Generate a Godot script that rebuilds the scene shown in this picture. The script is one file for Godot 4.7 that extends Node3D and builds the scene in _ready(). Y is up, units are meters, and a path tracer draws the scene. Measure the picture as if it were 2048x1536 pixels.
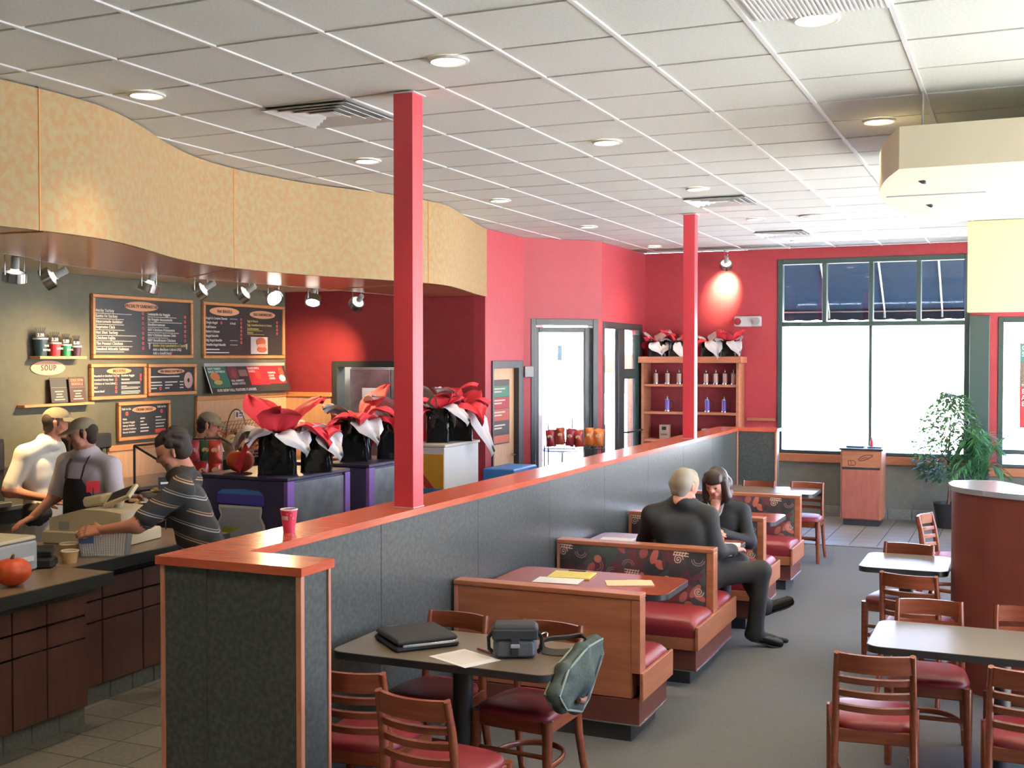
extends Node3D
# A bagel cafe seen from the dining side: menu counter on the left, booths along a low partition, bright storefront at the far end.

const CEIL := 3.68
const FAR_Z := -16.33
const MENU_X := -8.53

var M := {}
var used_names := {}
var rng := RandomNumberGenerator.new()

# ---------------------------------------------------------------- mesh builder
class MB:
	var v := PackedVector3Array()
	var n := PackedVector3Array()
	var uv := PackedVector2Array()
	var col := PackedColorArray()
	var idx := PackedInt32Array()
	var use_col := false
	var cur := Color.WHITE

	func vert(p: Vector3, nn: Vector3, u := Vector2.ZERO) -> int:
		v.append(p); n.append(nn); uv.append(u)
		if use_col: col.append(cur)
		return v.size() - 1

	func tri(a: int, b: int, c: int) -> void:
		var g := (v[b] - v[a]).cross(v[c] - v[a])
		if g.dot(n[a] + n[b] + n[c]) > 0.0:
			idx.append(a); idx.append(c); idx.append(b)
		else:
			idx.append(a); idx.append(b); idx.append(c)

	func quad(a: Vector3, b: Vector3, c: Vector3, d: Vector3, uvs := true) -> void:
		var nn := (b - a).cross(d - a).normalized()
		var i := vert(a, nn, Vector2(0, 1)); vert(b, nn, Vector2(1, 1)); vert(c, nn, Vector2(1, 0)); vert(d, nn, Vector2(0, 0))
		tri(i, i + 1, i + 2); tri(i, i + 2, i + 3)

	# box with softened edges
	func box(c: Vector3, s: Vector3, bev := 0.0, b := Basis.IDENTITY) -> void:
		var h := s * 0.5
		var e: float = min(bev, min(h.x, min(h.y, h.z)) * 0.95)
		var base := v.size()
		var ids := {}
		for ax in 3:
			for sg in [-1, 1]:
				var nn := Vector3.ZERO
				nn[ax] = sg
				for k in 4:
					var p := Vector3.ZERO
					p[ax] = h[ax] * sg
					var a1 := (ax + 1) % 3
					var a2 := (ax + 2) % 3
					var s1 := -1.0 if k == 0 or k == 3 else 1.0
					var s2 := -1.0 if k < 2 else 1.0
					p[a1] = (h[a1] - e) * s1
					p[a2] = (h[a2] - e) * s2
					var sgn := [0, 0, 0]
					sgn[ax] = sg; sgn[a1] = int(s1); sgn[a2] = int(s2)
					ids[[ax, sgn[0], sgn[1], sgn[2]]] = vert(c + b * p, b * nn, Vector2(s1 * 0.5 + 0.5, 0.5 - s2 * 0.5))
				var f := base + (ax * 2 + (0 if sg < 0 else 1)) * 4
				tri(f, f + 1, f + 2); tri(f, f + 2, f + 3)
		if e <= 0.0:
			return
		for ax in 3:           # edges along ax
			var a1 := (ax + 1) % 3
			var a2 := (ax + 2) % 3
			for s1 in [-1, 1]:
				for s2 in [-1, 1]:
					var lo := [0, 0, 0]
					lo[a1] = s1; lo[a2] = s2; lo[ax] = -1
					var hi := lo.duplicate()
					hi[ax] = 1
					var p1: int = ids[[a1, lo[0], lo[1], lo[2]]]
					var p2: int = ids[[a2, lo[0], lo[1], lo[2]]]
					var p3: int = ids[[a2, hi[0], hi[1], hi[2]]]
					var p4: int = ids[[a1, hi[0], hi[1], hi[2]]]
					tri(p1, p2, p3); tri(p1, p3, p4)
		for x in [-1, 1]:
			for y in [-1, 1]:
				for z in [-1, 1]:
					tri(ids[[0, x, y, z]], ids[[1, x, y, z]], ids[[2, x, y, z]])

	func cyl(p0: Vector3, p1: Vector3, r0: float, r1: float, seg := 16, caps := true) -> void:
		tube(PackedVector3Array([p0, p1]), PackedFloat32Array([r0, r1]), seg, caps)

	# round tube along a path
	func tube(pts: PackedVector3Array, rad: PackedFloat32Array, seg := 10, caps := true, squash := Vector2.ONE, up_hint := Vector3.UP) -> void:
		var m := pts.size()
		var t0 := (pts[1] - pts[0]).normalized()
		var u := up_hint - t0 * up_hint.dot(t0)
		if u.length() < 0.05:
			u = Vector3.RIGHT - t0 * t0.x
		u = u.normalized()
		var rings := []
		for i in m:
			var t := (pts[min(i + 1, m - 1)] - pts[max(i - 1, 0)]).normalized()
			u = (u - t * u.dot(t)).normalized()
			var w := t.cross(u)
			var r: float = rad[min(i, rad.size() - 1)]
			var ring := PackedInt32Array()
			for k in seg + 1:
				var a := TAU * k / seg
				var d := u * cos(a) * squash.y + w * sin(a) * squash.x
				var dn := (u * cos(a) / squash.y + w * sin(a) / squash.x).normalized()
				ring.append(vert(pts[i] + d * r, dn, Vector2(float(k) / seg, float(i) / max(1, m - 1))))
			rings.append(ring)
		for i in m - 1:
			for k in seg:
				var a: int = rings[i][k]
				var b2: int = rings[i][k + 1]
				var c: int = rings[i + 1][k + 1]
				var d2: int = rings[i + 1][k]
				tri(a, b2, c); tri(a, c, d2)
		if caps:
			for e in [0, m - 1]:
				var t := (pts[1] - pts[0]).normalized() * -1.0 if e == 0 else (pts[m - 1] - pts[m - 2]).normalized()
				var cc := vert(pts[e], t)
				var first := v.size()
				for k in seg:
					vert(v[rings[e][k]], t)
				for k in seg:
					tri(cc, first + k, first + (k + 1) % seg)

	# solid of revolution about local y
	func lathe(prof: PackedVector2Array, seg := 24, o := Vector3.ZERO, b := Basis.IDENTITY, squash := Vector2.ONE) -> void:
		var m := prof.size()
		for i in m - 1:
			var p := prof[i]
			var q := prof[i + 1]
			if p.distance_to(q) < 1e-6:
				continue
			var nf := Vector2(q.y - p.y, p.x - q.x).normalized()
			var n0 := nf
			var n1 := nf
			if i > 0:
				var pv := prof[i - 1]
				var np := Vector2(p.y - pv.y, pv.x - p.x).normalized()
				if np.dot(nf) > 0.6: n0 = (np + nf).normalized()
			if i < m - 2:
				var nx := prof[i + 2]
				var np2 := Vector2(nx.y - q.y, q.x - nx.x).normalized()
				if np2.dot(nf) > 0.6: n1 = (np2 + nf).normalized()
			var base := v.size()
			for k in seg + 1:
				var a := TAU * k / seg
				var cs := cos(a)
				var sn := sin(a)
				vert(o + b * Vector3(p.x * cs * squash.x, p.y, p.x * sn * squash.y), b * Vector3(n0.x * cs, n0.y, n0.x * sn).normalized(), Vector2(float(k) / seg, p.y))
				vert(o + b * Vector3(q.x * cs * squash.x, q.y, q.x * sn * squash.y), b * Vector3(n1.x * cs, n1.y, n1.x * sn).normalized(), Vector2(float(k) / seg, q.y))
			for k in seg:
				var a0 := base + k * 2
				if p.x > 1e-6: tri(a0, a0 + 1, a0 + 2)
				if q.x > 1e-6: tri(a0 + 1, a0 + 3, a0 + 2)

	# vertical prism over an x-z outline
	func prism(poly: PackedVector2Array, y0: float, y1: float, smooth_cos := 0.85) -> void:
		var m := poly.size()
		var area := 0.0
		for i in m:
			var p := poly[i]
			var q := poly[(i + 1) % m]
			area += p.x * q.y - q.x * p.y
		var sg := 1.0 if area > 0 else -1.0
		var fn := []
		for i in m:
			var d := (poly[(i + 1) % m] - poly[i]).normalized()
			fn.append(Vector3(d.y * sg, 0, -d.x * sg))
		var run := 0.0
		for i in m:
			var p := poly[i]
			var q := poly[(i + 1) % m]
			var na: Vector3 = fn[i]
			var nb: Vector3 = fn[i]
			if fn[(i - 1 + m) % m].dot(fn[i]) > smooth_cos: na = (fn[(i - 1 + m) % m] + fn[i]).normalized()
			if fn[(i + 1) % m].dot(fn[i]) > smooth_cos: nb = (fn[(i + 1) % m] + fn[i]).normalized()
			var l := p.distance_to(q)
			var a := vert(Vector3(p.x, y0, p.y), na, Vector2(run, y0)); vert(Vector3(q.x, y0, q.y), nb, Vector2(run + l, y0))
			vert(Vector3(q.x, y1, q.y), nb, Vector2(run + l, y1)); vert(Vector3(p.x, y1, p.y), na, Vector2(run, y1))
			tri(a, a + 1, a + 2); tri(a, a + 2, a + 3)
			run += l
		var t := Geometry2D.triangulate_polygon(poly)
		for e in [[y0, Vector3.DOWN], [y1, Vector3.UP]]:
			var base := v.size()
			for p in poly:
				vert(Vector3(p.x, e[0], p.y), e[1], p)
			for k in t.size() / 3:
				tri(base + t[k * 3], base + t[k * 3 + 1], base + t[k * 3 + 2])

	# smooth surface through a grid of points, rows of equal length; thick > 0 gives it a back and rims
	func sheet(rows: Array, thick := 0.0) -> void:
		var h := rows.size()
		var w: int = rows[0].size()
		var nor := []
		for i in h:
			var r := []
			for j in w:
				var du: Vector3 = rows[i][min(j + 1, w - 1)] - rows[i][max(j - 1, 0)]
				var dv: Vector3 = rows[min(i + 1, h - 1)][j] - rows[max(i - 1, 0)][j]
				var c := du.cross(dv)
				r.append(c.normalized() if c.length() > 1e-9 else Vector3.UP)
			nor.append(r)
		var sides := [0.0] if thick <= 0.0 else [0.5, -0.5]
		var bases := []
		for sd in sides:
			var base := v.size()
			bases.append(base)
			var f := 1.0 if sd >= 0.0 else -1.0
			for i in h:
				for j in w:
					vert(rows[i][j] + nor[i][j] * thick * sd, nor[i][j] * f, Vector2(float(j) / (w - 1), float(i) / (h - 1)))
			for i in h - 1:
				for j in w - 1:
					var a := base + i * w + j
					tri(a, a + 1, a + w + 1); tri(a, a + w + 1, a + w)
		if thick > 0.0:
			var loop := []
			for j in w: loop.append([0, j])
			for i in range(1, h): loop.append([i, w - 1])
			for j in range(w - 2, -1, -1): loop.append([h - 1, j])
			for i in range(h - 2, 0, -1): loop.append([i, 0])
			for k in loop.size():
				var p: Array = loop[k]
				var q: Array = loop[(k + 1) % loop.size()]
				var a: Vector3 = v[bases[0] + p[0] * w + p[1]]
				var b: Vector3 = v[bases[0] + q[0] * w + q[1]]
				var c: Vector3 = v[bases[1] + q[0] * w + q[1]]
				var d: Vector3 = v[bases[1] + p[0] * w + p[1]]
				if a.distance_to(b) > 1e-6: quad(a, b, c, d)

	func text(s: String, size: float, at: Vector3, b: Basis, font: Font, align := 0, depth := 0.002) -> void:
		var tm := TextMesh.new()
		tm.text = s
		tm.font = font
		tm.font_size = 32
		tm.pixel_size = size / 32.0
		tm.depth = depth
		tm.curve_step = 2.0
		tm.horizontal_alignment = align
		tm.vertical_alignment = VERTICAL_ALIGNMENT_CENTER
		var ar := tm.get_mesh_arrays()
		if ar.size() == 0 or ar[Mesh.ARRAY_VERTEX] == null: return
		var base := v.size()
		var tv: PackedVector3Array = ar[Mesh.ARRAY_VERTEX]
		var tn: PackedVector3Array = ar[Mesh.ARRAY_NORMAL]
		for i in tv.size():
			vert(at + b * tv[i], b * tn[i])
		var ti = ar[Mesh.ARRAY_INDEX]
		if ti != null and ti.size() > 0:
			for k in ti.size() / 3: tri(base + ti[k * 3], base + ti[k * 3 + 1], base + ti[k * 3 + 2])
		else:
			for k in tv.size() / 3: tri(base + k * 3, base + k * 3 + 1, base + k * 3 + 2)

	# turn normals to face away from a point (or by a rule) and wind the triangles to match
	func face_out(from: Vector3, mask := Vector3.ONE) -> void:
		for k in n.size():
			if n[k].dot((v[k] - from) * mask) < 0.0: n[k] = -n[k]
		rewind()

	func rewind() -> void:
		for i in idx.size() / 3:
			var a := idx[i * 3]
			var b := idx[i * 3 + 1]
			var c := idx[i * 3 + 2]
			if (v[b] - v[a]).cross(v[c] - v[a]).dot(n[a] + n[b] + n[c]) > 0.0:
				idx[i * 3 + 1] = c
				idx[i * 3 + 2] = b

	func mesh() -> ArrayMesh:
		var a := []
		a.resize(Mesh.ARRAY_MAX)
		a[Mesh.ARRAY_VERTEX] = v
		a[Mesh.ARRAY_NORMAL] = n
		a[Mesh.ARRAY_TEX_UV] = uv
		if use_col: a[Mesh.ARRAY_COLOR] = col
		a[Mesh.ARRAY_INDEX] = idx
		var m := ArrayMesh.new()
		m.add_surface_from_arrays(Mesh.PRIMITIVE_TRIANGLES, a)
		return m

# ---------------------------------------------------------------- object helpers
func numbered(called: String) -> String:
	var k: int = used_names.get(called, 0)
	used_names[called] = k + 1
	return called if k == 0 else "%s_%03d" % [called, k]

func put(called: String, mesh: Mesh, m: Material, parent: Node = self, at := Vector3.ZERO) -> MeshInstance3D:
	var o := MeshInstance3D.new()
	o.name = numbered(called) if parent == self else called
	o.mesh = mesh
	o.material_override = m
	o.position = at
	parent.add_child(o, true)
	return o

func obj(called: String, mb: MB, m: Material, parent: Node = self, at := Vector3.ZERO) -> MeshInstance3D:
	return put(called, mb.mesh(), m, parent, at)

func thing(called: String, label: String, category: String, at := Vector3.ZERO, turn := 0.0, group := "") -> Node3D:
	var o := Node3D.new()
	o.name = numbered(called)
	add_child(o)
	o.position = at
	o.rotation.y = turn
	tag(o, label, category, group)
	return o

func tag(o: Node, label: String, category: String, group := "") -> Node:
	o.set_meta("label", label)
	o.set_meta("category", category)
	if group != "": o.set_meta("group", group)
	return o

func setting(called: String, label: String, mb: MB = null, m: Material = null) -> Node3D:
	var o: Node3D
	if mb == null:
		o = Node3D.new()
		o.name = numbered(called)
		add_child(o)
	else:
		o = obj(called, mb, m)
	o.set_meta("kind", "structure")
	o.set_meta("label", label)
	return o

func copy(src: Node3D, at: Vector3, turn: float, label := "", group := "") -> Node3D:
	var r: Node3D = src.duplicate()
	r.name = numbered(String(src.name).rstrip("0123456789").rstrip("_"))
	add_child(r)
	r.position = at
	r.rotation.y = turn
	if label != "": r.set_meta("label", label)
	if group != "": r.set_meta("group", group)
	return r

func boxm(s: Vector3, bev := 0.0) -> ArrayMesh:
	var b := MB.new()
	b.box(Vector3.ZERO, s, bev)
	return b.mesh()

func bx(b: MB, x0: float, x1: float, y0: float, y1: float, z0: float, z1: float, bev := 0.0) -> void:
	b.box(Vector3((x0 + x1) / 2, (y0 + y1) / 2, (z0 + z1) / 2), Vector3(abs(x1 - x0), abs(y1 - y0), abs(z1 - z0)), bev)

func one_box(x0: float, x1: float, y0: float, y1: float, z0: float, z1: float, bev := 0.0) -> MB:
	var b := MB.new()
	bx(b, x0, x1, y0, y1, z0, z1, bev)
	return b

# rounded-corner rectangle outline in x-z
func round_rect(w: float, d: float, r: float, seg := 6) -> PackedVector2Array:
	var p := PackedVector2Array()
	for k in 4:
		var cx := (w / 2 - r) * (1 if k == 0 or k == 3 else -1)
		var cz := (d / 2 - r) * (1 if k < 2 else -1)
		for i in seg + 1:
			var a := PI / 2 * (k + float(i) / seg)
			p.append(Vector2(cx + r * cos(a), cz + r * sin(a)))
	return p

# ---------------------------------------------------------------- materials
func mat(c: Color, rough := 0.6, metal := 0.0) -> StandardMaterial3D:
	var m := StandardMaterial3D.new()
	m.albedo_color = c
	m.roughness = rough
	m.metallic = metal
	return m

func c8(r: int, g: int, b: int) -> Color:
	return Color8(r, g, b).lerp(Color(0.45, 0.45, 0.45), 0.10)  # grey mixed into each colour stands in for hazy veil and muted contrast

# two-tone noise texture; sx, sy stretch the grain
func noise_tex(c0: Color, c1: Color, seed_: int, freq: float, w := 256, h := 256, gain := 1.6, oct := 4) -> ImageTexture:
	var f := FastNoiseLite.new()
	f.seed = seed_
	f.frequency = freq
	f.fractal_octaves = oct
	var g := f.get_seamless_image(w, h)
	g.convert(Image.FORMAT_L8)
	var d := g.get_data()
	var out := PackedByteArray()
	out.resize(w * h * 3)
	for i in w * h:
		var t: float = clamp((d[i] / 255.0 - 0.5) * gain + 0.5, 0.0, 1.0)
		out[i * 3] = int(255 * lerp(c0.r, c1.r, t))
		out[i * 3 + 1] = int(255 * lerp(c0.g, c1.g, t))
		out[i * 3 + 2] = int(255 * lerp(c0.b, c1.b, t))
	var im := Image.create_from_data(w, h, false, Image.FORMAT_RGB8, out)
	return ImageTexture.create_from_image(im)

func tri_mat(tex: Texture2D, scale: float, rough := 0.5, world := true) -> StandardMaterial3D:
	var m := mat(Color.WHITE, rough)
	m.albedo_texture = tex
	m.uv1_triplanar = true
	m.uv1_world_triplanar = world
	m.uv1_scale = Vector3.ONE * scale
	return m

# wood: noise squeezed along the grain (grain runs along u unless upright)
func wood_tex(c0: Color, c1: Color, seed_: int, upright := false) -> ImageTexture:
	var f := FastNoiseLite.new()
	f.seed = seed_
	f.frequency = 0.03
	f.fractal_octaves = 4
	var g := f.get_seamless_image(48, 384)
	g.convert(Image.FORMAT_L8)
	g.resize(384, 384, Image.INTERPOLATE_CUBIC)
	var f2 := FastNoiseLite.new()
	f2.seed = seed_ + 7
	f2.frequency = 0.2
	var g2 := f2.get_seamless_image(24, 384)
	g2.convert(Image.FORMAT_L8)
	g2.resize(384, 384, Image.INTERPOLATE_CUBIC)
	var a := g.get_data()
	var b := g2.get_data()
	var out := PackedByteArray()
	out.resize(384 * 384 * 3)
	for y in 384:
		for x in 384:
			var i := y * 384 + x
			var t: float = clamp((a[i] / 255.0 - 0.5) * 1.3 + (b[i] / 255.0 - 0.5) * 0.7 + 0.5, 0.0, 1.0)
			var o := ((x * 384 + y) if upright else i) * 3
			out[o] = int(255 * lerp(c0.r, c1.r, t))
			out[o + 1] = int(255 * lerp(c0.g, c1.g, t))
			out[o + 2] = int(255 * lerp(c0.b, c1.b, t))
	return ImageTexture.create_from_image(Image.create_from_data(384, 384, false, Image.FORMAT_RGB8, out))

# ================================================================ build
func _ready() -> void:
	rng.seed = 4211
	# ---- camera
	var cam := Camera3D.new()
	cam.name = "camera"
	cam.position = Vector3(0, 2.19, 0)
	cam.rotation = Vector3(-0.0235, 0.4128, 0.0)
	cam.fov = 36.415
	cam.near = 0.05
	cam.far = 200.0
	add_child(cam)
	cam.current = true
	# ---- sky, exposure
	var env := Environment.new()
	env.background_mode = Environment.BG_SKY
	var psm := ProceduralSkyMaterial.new()
	psm.sky_top_color = Color(0.40, 0.56, 0.86)
	psm.sky_horizon_color = Color(0.93, 0.96, 1.0)
	psm.ground_bottom_color = Color(0.6, 0.6, 0.58)
	psm.ground_horizon_color = Color(0.9, 0.92, 0.95)
	psm.energy_multiplier = 17.0
	var sky := Sky.new()
	sky.sky_material = psm
	env.sky = sky
	env.ambient_light_source = Environment.AMBIENT_SOURCE_SKY
	env.tonemap_mode = Environment.TONE_MAPPER_LINEAR
	env.tonemap_exposure = 1.25
	env.sdfgi_enabled = true
	env.ssao_enabled = true
	env.ssil_enabled = true
	var we := WorldEnvironment.new()
	we.name = "environment"
	we.environment = env
	add_child(we)
	# ---- sun, high over the street on the right
	var sun := DirectionalLight3D.new()
	sun.name = "sun"
	sun.light_color = Color(1.0, 0.98, 0.95)
	sun.light_energy = 150.0
	sun.light_angular_distance = 0.5
	sun.shadow_enabled = true
	add_child(sun)
	sun.look_at_from_position(Vector3.ZERO, Vector3(-0.52, -0.80, -0.30), Vector3.UP)

	make_materials()
	build_shell()
	build_outside()
	build_soffit()
	build_ceiling_fittings()
	build_partition()
	build_booths()
	build_tables_and_chairs()
	build_right_side()
	build_far_end()
	build_menu_wall()
	build_counter()
	build_coolers()
	build_table_things()
	build_people()

func make_materials() -> void:
	M.ceil_tile = tri_mat(noise_tex(c8(226, 230, 218), c8(238, 242, 230), 3, 0.12), 1.7, 0.9)
	M.ceil_bar = mat(c8(240, 240, 232), 0.6)
	M.ceil_void = mat(c8(200, 200, 190), 0.9)
	M.red_wall = tri_mat(noise_tex(c8(162, 45, 57), c8(167, 50, 62), 5, 0.05), 0.6, 0.55)
	M.dark_red = tri_mat(noise_tex(c8(140, 38, 46), c8(147, 43, 51), 6, 0.05), 0.6, 0.5)
	M.olive = tri_mat(noise_tex(c8(95, 96, 80), c8(101, 101, 84), 8, 0.05), 0.6, 0.8)
	M.grey_green = tri_mat(noise_tex(c8(104, 108, 100), c8(112, 116, 107), 9, 0.05), 0.6, 0.7)
	M.cream = mat(c8(214, 202, 172), 0.8)
	M.plain_white = mat(c8(224, 222, 212), 0.8)
	M.soffit = tri_mat(noise_tex(c8(161, 123, 77), c8(159, 141, 98), 11, 0.035, 384, 384, 2.6, 5), 0.95, 0.7)
	M.soffit_joint = mat(c8(196, 130, 58), 0.6)
	M.soffit_wood = tri_mat(wood_tex(c8(176, 104, 68), c8(192, 118, 80), 21), 0.8, 0.22)
	M.cap_wood = tri_mat(wood_tex(c8(182, 78, 53), c8(197, 93, 65), 22), 1.4, 0.2)
	M.trim_wood = tri_mat(wood_tex(c8(188, 119, 96), c8(200, 134, 108), 23, true), 2.0, 0.35)
	M.booth_wood = tri_mat(wood_tex(c8(163, 93, 61), c8(181, 110, 75), 24), 0.9, 0.3)
	M.booth_base = tri_mat(wood_tex(c8(95, 44, 37), c8(103, 51, 42), 25), 1.2, 0.4)
	M.chair_wood = tri_mat(wood_tex(c8(113, 49, 27), c8(129, 61, 36), 26), 3.0, 0.25, false)
	M.frame_wood = tri_mat(wood_tex(c8(208, 138, 82), c8(222, 156, 98), 27), 3.0, 0.4)
	M.blond_wood = tri_mat(wood_tex(c8(218, 168, 122), c8(228, 182, 138), 28, true), 1.5, 0.4)
	M.shelf_wood = tri_mat(wood_tex(c8(158, 93, 64), c8(172, 108, 77), 29), 2.0, 0.45)
	M.laminate = tri_mat(noise_tex(c8(59, 64, 63), c8(77, 83, 80), 31, 0.05, 384, 384, 2.2, 5), 1.4, 0.32)
	M.black_kick = mat(c8(46, 46, 46), 0.55)
	M.chrome = mat(c8(205, 210, 212), 0.2, 1.0)
	M.steel = tri_mat(noise_tex(c8(150, 154, 156), c8(176, 180, 182), 33, 0.02), 1.0, 0.3)
	M.steel.metallic = 0.9
	M.vinyl = tri_mat(noise_tex(c8(126, 27, 35), c8(136, 33, 41), 35, 0.2), 4.0, 0.38, false)
	M.seat_red = tri_mat(noise_tex(c8(117, 21, 29), c8(126, 27, 36), 36, 0.2), 4.0, 0.4, false)
	M.table_top = tri_mat(noise_tex(c8(106, 93, 77), c8(117, 104, 87), 37, 0.2), 2.0, 0.30)
	M.table_red = tri_mat(wood_tex(c8(142, 56, 35), c8(154, 66, 42), 38), 1.2, 0.16)
	M.table_top.metallic_specular = 0.7
	M.edge_black = mat(c8(40, 42, 44), 0.35)
	M.black_metal = mat(c8(38, 40, 42), 0.45)
	M.frame_teal = mat(c8(49, 71, 69), 0.4)
	M.frame_dark = mat(c8(44, 52, 54), 0.4)
	M.white = mat(c8(236, 234, 228), 0.5)
	M.white_gloss = mat(c8(236, 238, 238), 0.25)
	M.grey_plastic = mat(c8(176, 178, 174), 0.5)
	M.beige = mat(c8(222, 208, 172), 0.55)
	M.black = mat(c8(30, 30, 32), 0.5)
	M.tile = tri_mat(noise_tex(c8(108, 104, 97), c8(122, 118, 110), 41, 0.08), 1.2, 0.5)
	M.tile_b = tri_mat(noise_tex(c8(100, 98, 93), c8(116, 113, 106), 42, 0.08), 1.2, 0.5)
	M.grout = mat(c8(74, 72, 68), 0.9)
	M.cove = tri_mat(noise_tex(c8(118, 122, 120), c8(134, 138, 136), 43, 0.08), 1.2, 0.45)
	M.concrete = tri_mat(noise_tex(c8(196, 194, 188), c8(212, 210, 204), 44, 0.05), 0.2, 0.9)
	M.asphalt = tri_mat(noise_tex(c8(150, 150, 150), c8(170, 170, 168), 45, 0.05), 0.2, 0.9)
	M.carpet = tri_mat(carpet_tex(), 3.0, 0.95)
	foil()
	M.glass = mat(Color(0.12, 0.16, 0.17, 0.02), 0.02)
	M.glass.transparency = BaseMaterial3D.TRANSPARENCY_ALPHA
	M.lamp = mat(c8(255, 250, 240), 0.5)
	M.lamp.emission_enabled = true
	M.lamp.emission = Color(1.0, 0.96, 0.88)
	M.lamp.emission_energy_multiplier = 5.0
	M.lamp_rim = mat(c8(230, 226, 220), 0.3)
	M.lamp_rim.emission_enabled = true
	M.lamp_rim.emission = Color(1.0, 0.93, 0.9)
	M.lamp_rim.emission_energy_multiplier = 0.9
	M.fabric = mat(Color.WHITE, 0.9)
	M.fabric.albedo_texture = fabric_tex()
	M.awning = mat(Color8(14, 26, 40), 0.9)
	M.awning.metallic_specular = 0.0
	M.brick_far = tri_mat(noise_tex(c8(140, 124, 104), c8(170, 152, 128), 47, 0.1), 1.0, 0.9)

func carpet_tex() -> ImageTexture:
	var w := 192
	var out := PackedByteArray()
	out.resize(w * w * 3)
	var r := RandomNumberGenerator.new()
	r.seed = 77
	for y in w:
		for x in w:
			# short slanted loops in a fine rib
			var d: int = (x + y) % 8
			var base := 112 if d < 4 else 74
			if (x - y + 400) % 16 < 3: base -= 8
			var k := base + r.randi_range(-13, 13)
			var o := (y * w + x) * 3
			out[o] = k; out[o + 1] = k; out[o + 2] = k - 2
	return ImageTexture.create_from_image(Image.create_from_data(w, w, false, Image.FORMAT_RGB8, out))

# ---- little painter for print and upholstery
func im_ellipse(im: Image, cx: float, cy: float, rx: float, ry: float, a: float, c: Color) -> void:
	var R := int(max(rx, ry)) + 1
	var ca := cos(a)
	var sa := sin(a)
	for y in range(int(cy) - R, int(cy) + R + 1):
		for x in range(int(cx) - R, int(cx) + R + 1):
			var dx := x - cx
			var dy := y - cy
			var u := (dx * ca + dy * sa) / rx
			var w := (-dx * sa + dy * ca) / ry
			if u * u + w * w <= 1.0:
				im.set_pixel(posmod(x, im.get_width()), posmod(y, im.get_height()), c)

func im_line(im: Image, a: Vector2, b: Vector2, r: float, c: Color) -> void:
	var k := int(a.distance_to(b) / max(0.7, r * 0.7)) + 1
	for i in k + 1:
		var p := a.lerp(b, float(i) / k)
		im_ellipse(im, p.x, p.y, r, r, 0, c)

func im_rect(im: Image, x: int, y: int, w: int, h: int, c: Color) -> void:
	im.fill_rect(Rect2i(x, y, w, h), c)

func fabric_tex() -> ImageTexture:
	var im := Image.create(512, 512, false, Image.FORMAT_RGB8)
	var r := RandomNumberGenerator.new()
	r.seed = 19
	im.fill(c8(62, 52, 50))
	var cols := [c8(96, 44, 48), c8(62, 68, 62), c8(48, 44, 46), c8(110, 48, 50), c8(72, 62, 70), c8(64, 72, 64), c8(88, 40, 46)]
	for k in 70:
		im_ellipse(im, r.randf() * 512, r.randf() * 512, 26 + r.randf() * 46, 16 + r.randf() * 26, r.randf() * PI, cols[r.randi() % cols.size()])
	var warm := [c8(168, 92, 74), c8(186, 104, 84), c8(150, 66, 62), c8(176, 84, 72)]
	for k in 26:
		im_ellipse(im, r.randf() * 512, r.randf() * 512, 16 + r.randf() * 22, 9 + r.randf() * 10, r.randf() * PI, warm[r.randi() % warm.size()])
	for k in 10:
		im_ellipse(im, r.randf() * 512, r.randf() * 512, 12 + r.randf() * 26, 8 + r.randf() * 12, r.randf() * PI, cols[r.randi() % cols.size()])
	# spirals
	for k in 8:
		var c := Vector2(r.randf() * 512, r.randf() * 512)
		var prev := c
		var s := 1.0 if k % 2 == 0 else -1.0
		for i in 26:
			var a := i * 0.5 * s
			var p := c + Vector2(cos(a), sin(a)) * (2.0 + i * 0.75)
			im_line(im, prev, p, 2.0, c8(206, 172, 146))
			prev = p
	# little lattices
	for k in 3:
		var c := Vector2(r.randf() * 512, r.randf() * 512)
		for i in 5:
			im_line(im, c + Vector2(i * 12, 0), c + Vector2(i * 12 - 16, 46), 2.0, c8(212, 186, 158))
			im_line(im, c + Vector2(-14, i * 11), c + Vector2(48, i * 11 + 4), 2.0, c8(212, 186, 158))
	# arcs and dotted sprigs
	for k in 7:
		var c := Vector2(r.randf() * 512, r.randf() * 512)
		var a0 := r.randf() * TAU
		for q: float in [18.0, 27.0]:
			var prev := c + Vector2(cos(a0), sin(a0)) * q
			for i in 10:
				var p := c + Vector2(cos(a0 + i * 0.3), sin(a0 + i * 0.3)) * q
				im_line(im, prev, p, 1.8, c8(150, 108, 104))
				prev = p
	return ImageTexture.create_from_image(im)

# ---------------------------------------------------------------- room shell
func slab_with_hole(b: MB, axis: String, at: float, th: float, u0: float, u1: float, y0: float, y1: float, holes: Array) -> void:
	# wall in the plane axis = at, running u0..u1, with rectangular openings [ua, ub, ya, yb]
	holes.sort_custom(func(p, q): return p[0] < q[0])
	var cuts := [u0]
	for h in holes: cuts.append_array([h[0], h[1]])
	cuts.append(u1)
	for k in range(0, cuts.size(), 2):
		wall_piece(b, axis, at, th, cuts[k], cuts[k + 1], y0, y1)
	for h in holes:
		wall_piece(b, axis, at, th, h[0], h[1], y0, h[2])
		wall_piece(b, axis, at, th, h[0], h[1], h[3], y1)

func wall_piece(b: MB, axis: String, at: float, th: float, u0: float, u1: float, y0: float, y1: float) -> void:
	if u1 - u0 < 0.002 or y1 - y0 < 0.002: return
	if axis == "x": bx(b, at, at + th, y0, y1, u0, u1)
	else: bx(b, u0, u1, y0, y1, at, at + th)

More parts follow.
